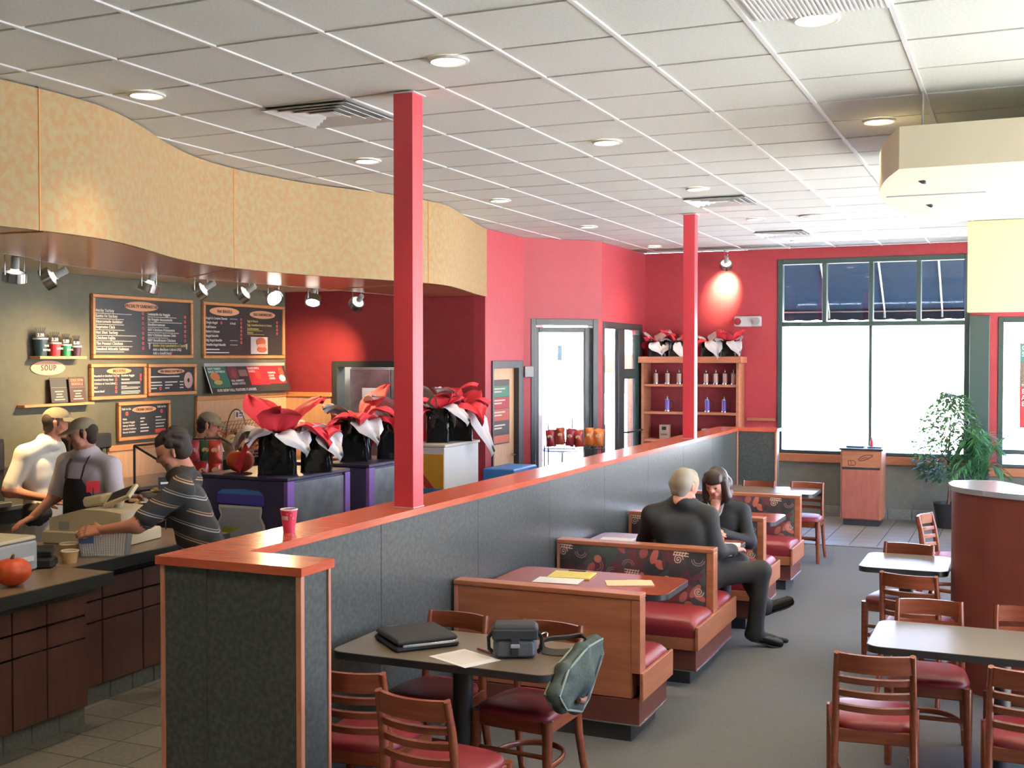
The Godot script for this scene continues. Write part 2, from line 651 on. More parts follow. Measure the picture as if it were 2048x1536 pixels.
func build_shell() -> void:
	var b: MB
	# floor: one slab, carpet on the dining side; tile fields laid on it
	var floor_ := setting("floor", "ribbed grey carpet of the dining aisle with tile fields", one_box(-8.7, 3.7, -0.12, 0.0, -16.5, 1.6), M.carpet)
	b = one_box(-8.55, -3.42, 0.0, 0.004, -12.3, 1.4)
	bx(b, -5.7, -3.42, 0.0, 0.004, -14.2, -12.3)
	bx(b, -5.0, -3.42, 0.0, 0.004, -16.33, -14.2)
	bx(b, -3.42, 1.6, 0.0, 0.004, FAR_Z, -13.85)
	obj("tile_bed", b, M.grout, floor_)
	var tile_mesh := boxm(Vector3(0.298, 0.008, 0.298), 0.003)
	for i in 9:
		for j in 12:
			put("floor_tile", tile_mesh, M.tile if (i * 7 + j * 3) % 5 < 3 else M.tile_b, floor_, Vector3(-3.60 - i * 0.305, 0.008, -3.75 - j * 0.305))
	for i in 13:
		for j in 8:
			put("floor_tile", tile_mesh, M.tile if (i * 5 + j * 3) % 4 < 2 else M.tile_b, floor_, Vector3(-3.2 + i * 0.305, 0.008, -14.02 - j * 0.305))
	obj("tile_edge_strip", one_box(-2.66, 1.4, 0.0, 0.012, -13.86, -13.83, 0.003), M.cove, floor_)

	# ceiling: slab, lay-in tiles and the bars between them
	var ceil_ := setting("ceiling", "white suspended ceiling of lay-in panels in a grid of bars", one_box(-8.7, 3.7, CEIL + 0.02, CEIL + 0.16, -16.5, 1.6), M.ceil_void)
	var tm := boxm(Vector3(0.588, 0.014, 1.198), 0.003)
	for i in 11:
		for j in 13:
			var tx := 0.385 - i * 0.61
			var tz := -2.78 - j * 1.22 + 0.61
			if tz < -15.9: continue
			put("ceiling_tile", tm, M.ceil_tile, ceil_, Vector3(tx, CEIL + 0.012, tz))
	var tm2 := boxm(Vector3(0.588, 0.014, 0.70), 0.003)
	for i in 11:
		put("ceiling_tile", tm2, M.ceil_tile, ceil_, Vector3(0.385 - i * 0.61, CEIL + 0.012, -15.955))
	for i in 13:
		obj("grid_bar", one_box(0.69 - i * 0.61 - 0.012, 0.69 - i * 0.61 + 0.012, CEIL - 0.004, CEIL + 0.02, -16.33, 1.5, 0.002), M.ceil_bar, ceil_)
	for j in 13:
		obj("grid_bar", one_box(-6.7, 1.4, CEIL - 0.002, CEIL + 0.02, -2.17 - j * 1.22 - 0.006, -2.17 - j * 1.22 + 0.006, 0.002), M.ceil_bar, ceil_)
	obj("plain_field", one_box(0.7, 3.6, CEIL, CEIL + 0.02, -16.3, 1.5), M.ceil_tile, ceil_)

	# menu wall on the left
	setting("wall_left", "olive grey wall behind the service counter", one_box(MENU_X - 0.15, MENU_X, 0, CEIL, -12.5, 1.6), M.olive)
	# dark red back wall of the kitchen, with a doorway
	b = MB.new()
	slab_with_hole(b, "z", -12.5, 0.15, MENU_X, -5.9, 0, CEIL, [[-7.81, -6.86, 0.0, 2.135]])
	setting("wall_back", "dark red wall at the end of the service area", b, M.dark_red)
	# red wall with the wooden door
	b = MB.new()
	slab_with_hole(b, "x", -5.9, 0.15, -13.49, -12.35, 0, CEIL, [[-13.44, -12.52, 0.0, 2.14]])
	setting("wall_side", "red wall around the wooden door", b, M.red_wall)
	# slanted wall with the glass entrance door
	b = MB.new()
	var a := Vector3(-5.75, 0, -13.49)
	var e := Vector3(-5.0, 0, -14.31)
	var dir := (e - a).normalized()
	var out := Vector3(dir.z, 0, -dir.x)      # away from the room
	if out.x > 0: out = -out
	var bs := Basis(dir, Vector3.UP, dir.cross(Vector3.UP))
	var L := a.distance_to(e)
	var piece := func(s0: float, s1: float, y0: float, y1: float, mb: MB, th := 0.15, off := 0.0, bev := 0.0):
		mb.box(a + dir * ((s0 + s1) / 2) + out * (th / 2 + off) + Vector3(0, (y0 + y1) / 2, 0), Vector3(s1 - s0, y1 - y0, th), bev, bs)
	piece.call(0.0, 0.10, 0.0, CEIL, b)
	piece.call(L - 0.06, L, 0.0, CEIL, b)
	piece.call(0.10, L - 0.06, 2.67, CEIL, b)
	setting("wall_corner", "slanted red wall around the glass entrance door", b, M.red_wall)
	var d := setting("door_1", "dark framed glass door in the slanted red wall")
	b = MB.new()
	piece.call(0.10, 0.17, 0.0, 2.67, b, 0.16, -0.01, 0.006)
	piece.call(L - 0.13, L - 0.06, 0.0, 2.67, b, 0.16, -0.01, 0.006)
	piece.call(0.17, L - 0.13, 2.59, 2.67, b, 0.16, -0.01, 0.006)
	obj("door_frame", b, M.frame_dark, d)
	b = MB.new()
	piece.call(0.175, 0.24, 0.02, 2.56, b, 0.05, 0.05, 0.006)
	piece.call(L - 0.22, L - 0.135, 0.02, 2.56, b, 0.05, 0.05, 0.006)
	piece.call(0.24, L - 0.22, 2.50, 2.56, b, 0.05, 0.05, 0.006)
	piece.call(0.24, L - 0.22, 0.02, 0.28, b, 0.05, 0.05, 0.006)
	obj("door_leaf", b, M.frame_dark, d)
	b = MB.new()
	piece.call(0.24, L - 0.22, 0.28, 2.50, b, 0.01, 0.07)
	obj("pane", b, M.glass, d)
	b = MB.new()
	piece.call(L / 2 - 0.05, L / 2 + 0.01, 2.14, 2.33, b, 0.003, 0.055)
	obj("door_sticker", b, mat(c8(150, 190, 214), 0.5), d)
	# entrance wall beside it, nearly all glass
	b = MB.new()
	slab_with_hole(b, "x", -5.19, 0.15, FAR_Z - 0.1, -14.31, 0, CEIL, [[-16.18, -14.47, 0.0, 2.65]])
	setting("wall_entry", "red wall above the glazed sidelight and door", b, M.red_wall)
	d = setting("door_2", "dark framed glass door and sidelight beside the merchandise shelf")
	b = one_box(-5.09, -5.03, 0, 2.65, -14.53, -14.47, 0.006)
	bx(b, -5.09, -5.03, 0, 2.65, -16.18, -16.02, 0.006)
	bx(b, -5.09, -5.03, 2.56, 2.65, -16.02, -14.53, 0.006)
	bx(b, -5.09, -5.03, 0, 2.56, -15.36, -15.10, 0.006)
	obj("door_frame", b, M.frame_dark, d)
	b = one_box(-5.085, -5.045, 0.1, 2.50, -16.01, -15.88, 0.006)
	bx(b, -5.085, -5.045, 1.88, 2.02, -15.88, -15.36, 0.006)
	obj("door_leaf", b, M.frame_teal, d)
	obj("pane", one_box(-5.07, -5.062, 0.1, 2.56, -16.0, -15.36), M.glass, d)
	obj("pane", one_box(-5.07, -5.062, 0.1, 2.56, -15.10, -14.53), M.glass, d)
	b = MB.new()
	b.tube(PackedVector3Array([Vector3(-5.02, 1.15, -15.3), Vector3(-4.96, 1.15, -15.3), Vector3(-4.96, 1.15, -15.6), Vector3(-4.96, 1.15, -15.98), Vector3(-5.02, 1.15, -15.98)]), PackedFloat32Array([0.014]), 8)
	obj("push_bar", b, M.frame_dark, d)

	# far wall with two storefront windows
	b = MB.new()
	slab_with_hole(b, "z", FAR_Z - 0.15, 0.15, -5.19, 3.7, 0.0, CEIL, [[-3.13, -0.64, 0.86, 3.53], [-0.30, 1.7, 0.76, 2.70]])
	setting("wall_far", "red wall around the storefront windows", b, M.red_wall)
	window_a()
	window_b()
	# grey-green dado under the windows, sill trim and tile base
	setting("wall_dado", "grey green lower wall under the storefront windows", one_box(-3.17, 1.7, 0.0, 0.74, FAR_Z, FAR_Z + 0.012), M.grey_green)
	setting("trim_1", "wooden sill band under the large storefront window", one_box(-3.15, -0.60, 0.74, 0.855, FAR_Z, FAR_Z + 0.05, 0.008), M.shelf_wood)
	setting("trim_2", "wooden sill band under the poster window", one_box(-0.56, 1.7, 0.64, 0.755, FAR_Z, FAR_Z + 0.05, 0.008), M.shelf_wood)
	setting("trim_3", "wooden chair rail on the red wall left of the large window", one_box(-3.55, -3.15, 1.29, 1.335, FAR_Z, FAR_Z + 0.03, 0.006), M.shelf_wood)
	var base := setting("baseboard_far", "row of grey cove tiles along the far wall")
	var ct := boxm(Vector3(0.298, 0.15, 0.012), 0.003)
	for i in 15: put("base_tile", ct, M.cove, base, Vector3(-3.02 + i * 0.305, 0.08, FAR_Z + 0.02))

	# right side: street windows outside the frame
	b = MB.new()
	var holes := []
	for k in 4: holes.append([-14.0 + k * 2.5, -11.75 + k * 2.5, 0.75, 3.3])
	slab_with_hole(b, "x", 3.55, 0.15, -16.5, 1.6, 0, CEIL, holes)
	setting("wall_right", "cream wall with street windows on the right", b, M.cream)
	for k in 4:
		var w := setting("window_%d" % (k + 3), "street window in the right wall")
		var z0 := -14.0 + k * 2.5
		b = one_box(3.54, 3.68, 0.75, 0.81, z0, z0 + 2.25, 0.005)
		bx(b, 3.54, 3.68, 3.24, 3.3, z0, z0 + 2.25, 0.005)
		bx(b, 3.54, 3.68, 0.81, 3.24, z0, z0 + 0.06, 0.005)
		bx(b, 3.54, 3.68, 0.81, 3.24, z0 + 2.19, z0 + 2.25, 0.005)
		bx(b, 3.54, 3.68, 0.81, 3.24, z0 + 1.10, z0 + 1.15, 0.005)
		obj("window_frame", b, M.frame_teal, w)
		obj("pane", one_box(3.60, 3.61, 0.81, 3.24, z0 + 0.06, z0 + 1.10), M.glass, w)
		obj("pane", one_box(3.60, 3.61, 0.81, 3.24, z0 + 1.15, z0 + 2.19), M.glass, w)
	setting("wall_near", "cream wall behind the camera", one_box(-8.7, 3.7, 0, CEIL, 1.5, 1.65), M.cream)

	# wooden door in the side wall, doorway to the back room
	d = setting("door_3", "blond wooden door with a poster of specials in a dark frame")
	b = one_box(-5.91, -5.73, 0, 2.14, -12.56, -12.52, 0.004)
	bx(b, -5.91, -5.73, 0, 2.14, -13.44, -13.30, 0.004)
	bx(b, -5.91, -5.73, 2.05, 2.14, -13.30, -12.56, 0.004)
	obj("door_frame", b, M.frame_dark, d)
	var leaf_ := obj("door_leaf", one_box(-5.85, -5.80, 0.01, 2.05, -13.30, -12.56, 0.003), M.blond_wood, d)
	var dp := thing("specials_poster", "tall framed poster of coloured panels on the wooden door", "poster", Vector3(-5.80, 1.13, -12.58), PI / 2)
	obj("frame", one_box(0.0, 0.56, 0.0, 0.78, 0.0, 0.012, 0.003), mat(c8(52, 40, 40), 0.5), dp)
	var pc := [c8(196, 96, 70), c8(64, 60, 58), c8(176, 76, 60), c8(160, 44, 54), c8(60, 124, 104), c8(70, 60, 58)]
	var ph := [0.10, 0.17, 0.15, 0.14, 0.14, 0.05]
	var py := 0.015
	for k in 6:
		obj("print_panel", one_box(0.02, 0.54, py, py + ph[k] - 0.008, 0.012, 0.014), mat(pc[k], 0.6), dp)
		if ph[k] > 0.12:
			var lb := MB.new()
			for q in 2: bx(lb, 0.10, 0.42 - 0.1 * q, py + ph[k] * 0.62 - q * 0.035, py + ph[k] * 0.62 - q * 0.035 + 0.018, 0.014, 0.016)
			obj("print_lines", lb, mat(c8(220, 200, 180), 0.6), dp)
		py += ph[k]
	b = MB.new()
	b.tube(PackedVector3Array([Vector3(-5.80, 0.98, -13.22), Vector3(-5.74, 0.98, -13.22), Vector3(-5.735, 0.98, -13.11)]), PackedFloat32Array([0.013, 0.013, 0.011]), 8)
	obj("door_handle", b, M.chrome, leaf_)
	var back := setting("door_4", "dark framed doorway to the back room with steel appliances behind")
	b = one_box(-7.83, -7.76, 0, 2.135, -12.52, -12.33, 0.004)
	bx(b, -6.91, -6.84, 0, 2.135, -12.52, -12.33, 0.004)
	bx(b, -7.76, -6.91, 2.06, 2.135, -12.52, -12.33, 0.004)
	obj("door_frame", b, M.frame_dark, back)
	# closed back room
	b = one_box(-8.6, -5.95, 0, 2.9, -14.6, -14.45)
	bx(b, -8.65, -8.55, 0, 2.9, -14.5, -12.5)
	bx(b, -6.0, -5.9, 0, 2.9, -14.5, -13.5)
	bx(b, -8.6, -5.9, 2.6, 2.7, -14.5, -12.5)
	bx(b, -8.6, -5.9, -0.12, 0.0, -14.6, -12.4)
	setting("wall_room", "pale walls of the back room", b, M.plain_white)
	var fr := thing("refrigerator", "tall two door stainless steel refrigerator in the back room", "refrigerator", Vector3(-7.5, 0, -13.6))
	obj("body", one_box(-0.62, 0.62, 0.08, 2.05, -0.38, 0.36, 0.01), M.steel, fr)
	for s in [-1.0, 1.0]:
		var fd := obj("door", one_box(min(0.005 * s, 0.61 * s), max(0.005 * s, 0.61 * s), 0.1, 2.03, 0.36, 0.40, 0.008), M.steel, fr)
		obj("handle", one_box(min(0.03 * s, 0.06 * s), max(0.03 * s, 0.06 * s), 0.9, 1.4, 0.40, 0.43, 0.008), M.black_metal, fd)
	obj("foot_plinth", one_box(-0.6, 0.6, 0.0, 0.08, -0.36, 0.34), M.black, fr)
	obj("notice", one_box(-0.42, -0.2, 1.45, 1.78, 0.401, 0.404), M.white, fr)
	obj("notice", one_box(0.12, 0.46, 1.62, 1.92, 0.401, 0.404), M.white, fr)
	var rl := OmniLight3D.new()
	rl.name = "back_room_light"
	rl.position = Vector3(-7.2, 2.45, -13.0)
	rl.light_energy = 1.6
	rl.light_size = 0.12
	rl.omni_range = 12.0
	rl.omni_attenuation = 2.0
	rl.shadow_enabled = true
	add_child(rl)
	var lf := MB.new()
	lf.lathe(PackedVector2Array([Vector2(0.0, -0.05), Vector2(0.1, -0.03), Vector2(0.12, 0.0), Vector2(0.0, 0.0)]), 16)
	tag(obj("ceiling_light", lf, M.lamp, self, Vector3(-7.2, 2.6, -13.0)), "round ceiling light in the back room", "ceiling light")

func window_a() -> void:
	# large window: upper row of four lights, lower row of two
	var w := setting("window_1", "large storefront window with a blue awning outside")
	var z0 := FAR_Z - 0.12
	var z1 := FAR_Z + 0.02
	var b := one_box(-3.13, -3.06, 0.86, 3.53, z0, z1, 0.006)
	bx(b, -0.71, -0.64, 0.86, 3.53, z0, z1, 0.006)
	bx(b, -3.06, -0.71, 3.46, 3.53, z0, z1, 0.006)
	bx(b, -3.06, -0.71, 0.86, 0.90, z0, z1, 0.006)
	obj("window_frame", b, M.frame_teal, w)
	obj("rail", one_box(-3.06, -0.71, 2.605, 2.665, z0, z1, 0.006), M.frame_teal, w)
	for x in [-2.495, -1.885, -1.275]:
		obj("mullion", one_box(x - 0.028, x + 0.028, 2.665, 3.46, z0, z1, 0.006), M.frame_teal, w)
	obj("mullion", one_box(-1.905, -1.865, 0.90, 2.605, z0, z1, 0.006), M.frame_teal, w)
	var xs := [-3.06, -2.495, -1.885, -1.275, -0.71]
	for k in 4:
		obj("pane", one_box(xs[k] + 0.02, xs[k + 1] - 0.02, 2.66, 3.465, FAR_Z - 0.06, FAR_Z - 0.052), M.glass, w)
	obj("pane", one_box(-3.065, -1.9, 0.895, 2.61, FAR_Z - 0.06, FAR_Z - 0.052), M.glass, w)
	obj("pane", one_box(-1.87, -0.705, 0.895, 2.61, FAR_Z - 0.06, FAR_Z - 0.052), M.glass, w)

func window_b() -> void:
	var w := setting("window_2", "storefront window with a hanging poster behind the plants")
	var z0 := FAR_Z - 0.12
	var z1 := FAR_Z + 0.02
	var b := one_box(-0.30, -0.235, 0.76, 2.70, z0, z1, 0.006)
	bx(b, 1.64, 1.7, 0.76, 2.70, z0, z1, 0.006)
	bx(b, -0.235, 1.64, 2.63, 2.70, z0, z1, 0.006)
	bx(b, -0.235, 1.64, 0.76, 0.80, z0, z1, 0.006)
	bx(b, -0.235, 1.64, 0.93, 0.99, z0, z1, 0.006)
	obj("window_frame", b, M.frame_teal, w)
	obj("pane", one_box(-0.24, 1.645, 0.985, 2.635, FAR_Z - 0.06, FAR_Z - 0.052), M.glass, w)
	obj("pane", one_box(-0.24, 1.645, 0.795, 0.935, FAR_Z - 0.06, FAR_Z - 0.052), M.glass, w)
	setting("trim_4", "teal corner post between the two storefront windows", one_box(-0.64, -0.40, 0.12, 2.72, FAR_Z, FAR_Z + 0.14, 0.008), M.frame_teal)

# ---------------------------------------------------------------- outside
func build_outside() -> void:
	setting("street", "pale concrete apron and parking lot outside", one_box(-60, 40, -0.3, -0.13, -70, 40), M.concrete)
	var kerb := one_box(-20, 20, -0.13, 0.02, -24.3, -24.0, 0.02)
	setting("kerb", "pale concrete kerb at the edge of the lot", kerb, M.concrete)
	# awning over the large window
	var aw := thing("awning", "blue canvas awning on a white tube frame outside the large window", "awning", Vector3(-1.9, 0, FAR_Z - 0.16))
	var b := MB.new()
	b.sheet([[Vector3(-1.7, 3.75, -0.02), Vector3(0, 3.75, -0.02), Vector3(1.7, 3.75, -0.02)], [Vector3(-1.7, 2.84, -1.15), Vector3(0, 2.84, -1.15), Vector3(1.7, 2.84, -1.15)]], 0.01)
	obj("canopy", b, M.awning, aw)
	b = MB.new()
	var low := []
	var top := []
	for k in 69:
		var x := -1.7 + k * 0.05
		top.append(Vector3(x, 2.84, -1.15)); low.append(Vector3(x, 2.735 - 0.018 * abs(sin(k * 0.6)), -1.15))
	b.sheet([top, low], 0.01)
	obj("valance", b, M.awning, aw)
	for x in [-1.5, -0.72, 0.06, 0.84, 1.6]:
		b = MB.new()
		b.tube(PackedVector3Array([Vector3(x, 3.70, -0.03), Vector3(x, 2.86, -1.10), Vector3(x, 2.75, -1.12)]), PackedFloat32Array([0.014]), 8)
		obj("rib", b, M.frame_dark, aw)
	b = MB.new()
	b.cyl(Vector3(-1.7, 2.85, -1.11), Vector3(1.7, 2.85, -1.11), 0.014, 0.014, 8)
	obj("front_bar", b, M.frame_dark, aw)
	# porch outside the corner entrance
	var po := thing("porch", "stone faced porch beam on posts outside the corner entrance", "porch", Vector3(-6.95, 0, -17.25))
	obj("beam", one_box(-1.8, 1.6, 1.94, 2.30, -0.15, 0.15, 0.01), M.brick_far, po)
	obj("top_plate", one_box(-1.8, 1.6, 2.64, 3.0, -0.15, 0.15, 0.01), M.brick_far, po)
	for x in [-1.6, -0.55, 0.45, 1.5]:
		obj("upper_post", one_box(x - 0.1, x + 0.1 if x != 0.45 else x + 0.3, 2.30, 2.64, -0.12, 0.12, 0.01), M.brick_far, po)
	for x in [-1.65, 1.5]:
		obj("post", one_box(x - 0.12, x + 0.12, -0.13, 1.94, -0.14, 0.14, 0.01), M.brick_far, po)
	obj("panel", one_box(0.18, 0.36, 1.96, 2.16, 0.15, 0.16), mat(c8(190, 110, 80), 0.8), po)
	for p in [[Vector3(-7.05, -0.13, -18.2), "round black patio table seen through the entrance door"], [Vector3(-5.75, -0.13, -20.4), "far patio table with a thin stem beyond the porch"]]:
		var t := thing("patio_table", p[1], "table", p[0])
		b = MB.new()
		b.lathe(PackedVector2Array([Vector2(0, 0.74), Vector2(0.36, 0.74), Vector2(0.37, 0.75), Vector2(0.36, 0.77), Vector2(0, 0.77)]), 24)
		obj("table_top", b, M.black_metal, t)
		b = MB.new()
		b.lathe(PackedVector2Array([Vector2(0.26, 0.0), Vector2(0.26, 0.02), Vector2(0.03, 0.06), Vector2(0.025, 0.74)]), 16)
		obj("stem", b, M.black_metal, t)

func clip_z(c: PackedVector2Array, za: float, zb: float) -> PackedVector2Array:
	# part of a curve with za >= z >= zb, cut exactly at both ends
	var out := PackedVector2Array()
	for i in c.size():
		var p := c[i]
		if i > 0:
			var q := c[i - 1]
			for z in [za, zb]:
				if (q.y - z) * (p.y - z) < 0.0: out.append(q.lerp(p, (z - q.y) / (p.y - q.y)))
		if p.y <= za and p.y >= zb: out.append(p)
	return out

func spline(pts: Array, per := 8) -> PackedVector2Array:
	var out := PackedVector2Array()
	for i in pts.size() - 1:
		var p0: Vector2 = pts[max(i - 1, 0)]
		var p1: Vector2 = pts[i]
		var p2: Vector2 = pts[i + 1]
		var p3: Vector2 = pts[min(i + 2, pts.size() - 1)]
		for k in per:
			var t := float(k) / per
			out.append(p1.cubic_interpolate(p2, p0, p3, t))
	out.append(pts[-1])
	return out

# ---------------------------------------------------------------- wavy soffit over the counter
func build_soffit() -> void:
	var y0 := 2.89
	var front := [Vector2(-5.30, -2.6), Vector2(-5.16, -3.6), Vector2(-5.06, -4.5), Vector2(-5.02, -4.9), Vector2(-5.02, -5.25), Vector2(-5.08, -5.55), Vector2(-5.23, -5.95), Vector2(-5.50, -6.55), Vector2(-5.68, -7.1), Vector2(-5.735, -7.6), Vector2(-5.70, -8.15), Vector2(-5.60, -8.65), Vector2(-5.36, -9.3), Vector2(-5.22, -9.9), Vector2(-5.24, -10.4), Vector2(-5.45, -11.2), Vector2(-5.62, -11.8), Vector2(-5.74, -12.34)]
	var fs := spline(front)
	var so := setting("soffit", "wavy mottled yellow soffit above the service counter")
	# fascia in four panels with proud joints
	var cuts := [-2.6, -4.9, -7.59, -9.9, -12.34]
	for k in 4:
		var outer := clip_z(fs, cuts[k], cuts[k + 1])
		var rows_t := []
		var rows_b := []
		var m := MB.new()
		for p in outer:
			rows_t.append(Vector3(p.x, CEIL - 0.006, p.y)); rows_b.append(Vector3(p.x, y0, p.y))
		m.sheet([rows_t, rows_b], 0.03)
		obj("fascia_panel", m, M.soffit, so)
	for c in [-4.9, -7.59, -9.9]:
		var p := clip_z(fs, c, c - 0.3)[0]
		obj("joint_strip", one_box(p.x - 0.01, p.x + 0.019, y0 - 0.003, CEIL - 0.006, c - 0.006, c + 0.006, 0.002), M.soffit_joint, so)
	# wooden underside between the front curve and a second curve behind
	var back := spline([Vector2(-6.25, -2.6), Vector2(-6.25, -4.2), Vector2(-6.38, -5.9), Vector2(-6.62, -6.5), Vector2(-6.78, -7.0), Vector2(-6.84, -7.7), Vector2(-6.83, -8.6), Vector2(-6.76, -9.3), Vector2(-6.70, -9.9), Vector2(-6.64, -10.6), Vector2(-6.62, -11.5), Vector2(-6.62, -12.34)])
	var cuts2 := [-2.6, -4.9, -8.2, -10.3, -12.34]
	for k in 4:
		var poly := PackedVector2Array()
		for p in clip_z(fs, cuts[k], cuts[k + 1]): poly.append(p + Vector2(-0.012, 0))
		var bk := clip_z(back, cuts2[k], cuts2[k + 1])
		bk.reverse()
		for p in bk: poly.append(p)
		var m := MB.new()
		m.prism(poly, y0 + 0.001, y0 + 0.02)
		obj("underside_panel", m, M.soffit_wood, so)
	for k in [[-4.9, -4.9], [-7.59, -8.2], [-9.9, -10.3]]:
		var pa := Vector2.ZERO
		var pb := Vector2.ZERO
		for p in fs:
			if abs(p.y - k[0]) < 0.06: pa = p
		for p in back:
			if abs(p.y - k[1]) < 0.2: pb = p
		var m := MB.new()
		m.tube(PackedVector3Array([Vector3(pa.x, y0 + 0.001, pa.y), Vector3(pb.x, y0 + 0.001, pb.y)]), PackedFloat32Array([0.006]), 6)
		obj("joint_strip", m, M.soffit_joint, so)
	# back face of the soffit up to the kitchen ceiling
	var rt := []
	var rb := []
	for p in back:
		rt.append(Vector3(p.x, 3.02, p.y)); rb.append(Vector3(p.x, y0, p.y))
	var bm := MB.new()
	bm.sheet([rt, rb], 0.02)
	obj("back_face", bm, M.cream, so)
	setting("ceiling_kitchen", "cream ceiling behind the soffit over the service area", one_box(-8.55, -6.2, 3.0, 3.04, -12.4, 1.5), M.cream)

	# spotlights on wire yokes behind the soffit
	var zs := [-6.58, -6.92, -8.06, -8.76, -9.40, -9.90, -10.62, -11.52]
	var aim := [Vector3(-0.25, -1, -0.15), Vector3(-0.8, -0.5, 0.5), Vector3(-0.35, -1, 0.12), Vector3(-0.9, -0.55, 0.3), Vector3(-0.9, -0.6, 0.2), Vector3(0.75, -0.55, 0.55), Vector3(0.2, -0.8, 0.45), Vector3(-0.8, -0.6, -0.5)]
	var txt := ["pointing straight down, end of the row", "tilted at the soup shelf", "pointing down at the largest menu board", "tilted at the upper menu boards", "tilted at the bagel menu board", "glowing toward the dining room", "turned toward the coolers", "tilted at the dark red wall"]
	for k in 8:
		spot(Vector3(-6.98, 3.0, zs[k]), aim[k].normalized(), "chrome ring spotlight on a wire yoke " + txt[k], 6.5)

func spot(at: Vector3, aim: Vector3, label: String, energy: float, drop := 0.2, k := 1.4) -> void:
	var o := thing("spotlight", label, "spotlight", at, 0.0, "ring spotlights")
	var c := Vector3(0, -drop, 0)
	var b := MB.new()
	b.lathe(PackedVector2Array([Vector2(0, 0), Vector2(0.035, 0), Vector2(0.035, -0.02), Vector2(0, -0.022)]), 14)
	obj("mount", b, M.white, o)
	b = MB.new()
	for s in [-1.0, 1.0]:
		b.tube(PackedVector3Array([Vector3(0, -0.02, 0.0), Vector3(0, -0.025, 0.05 * s * k), Vector3(0, -0.05, 0.066 * s * k), c + Vector3(0, 0, 0.066 * s * k)]), PackedFloat32Array([0.005]), 6)
	obj("yoke", b, M.chrome, o)
	# ring, lens and lamp cap along the aim
	var y := -aim
	var x := y.cross(Vector3(0, 0, 1)).normalized()
	var bs := Basis(x, y, x.cross(y)).scaled_local(Vector3.ONE * k)
	b = MB.new()
	b.lathe(PackedVector2Array([Vector2(0.050, 0.02), Vector2(0.062, 0.02), Vector2(0.064, -0.03), Vector2(0.058, -0.034), Vector2(0.052, -0.03), Vector2(0.050, 0.02)]), 22, c, bs)
	obj("ring", b, M.chrome, o)
	b = MB.new()
	b.lathe(PackedVector2Array([Vector2(0.0, -0.026), Vector2(0.05, -0.024), Vector2(0.052, -0.018), Vector2(0.0, -0.016)]), 18, c, bs)
	obj("lens", b, M.lamp, o)
	b = MB.new()
	b.lathe(PackedVector2Array([Vector2(0.05, -0.014), Vector2(0.03, 0.02), Vector2(0.014, 0.05), Vector2(0.0, 0.05)]), 18, c, bs)
	obj("reflector", b, M.lamp_rim, o)
	b = MB.new()
	b.lathe(PackedVector2Array([Vector2(0, 0.04), Vector2(0.022, 0.04), Vector2(0.022, 0.10), Vector2(0.018, 0.108), Vector2(0, 0.108)]), 14, c, bs)
	obj("lamp_cap", b, M.grey_plastic, o)
	var l := SpotLight3D.new()
	l.name = "spot_beam"
	l.light_color = Color(1.0, 0.84, 0.62)
	l.light_energy = energy
	l.spot_angle = 32.0
	l.spot_range = 14.0
	l.spot_attenuation = 2.0
	l.light_size = 0.05
	l.shadow_enabled = true
	o.add_child(l)
	l.look_at_from_position(at + c + aim * 0.06, at + c + aim, Vector3(0, 0, 1))
	l.position = c + aim * 0.06

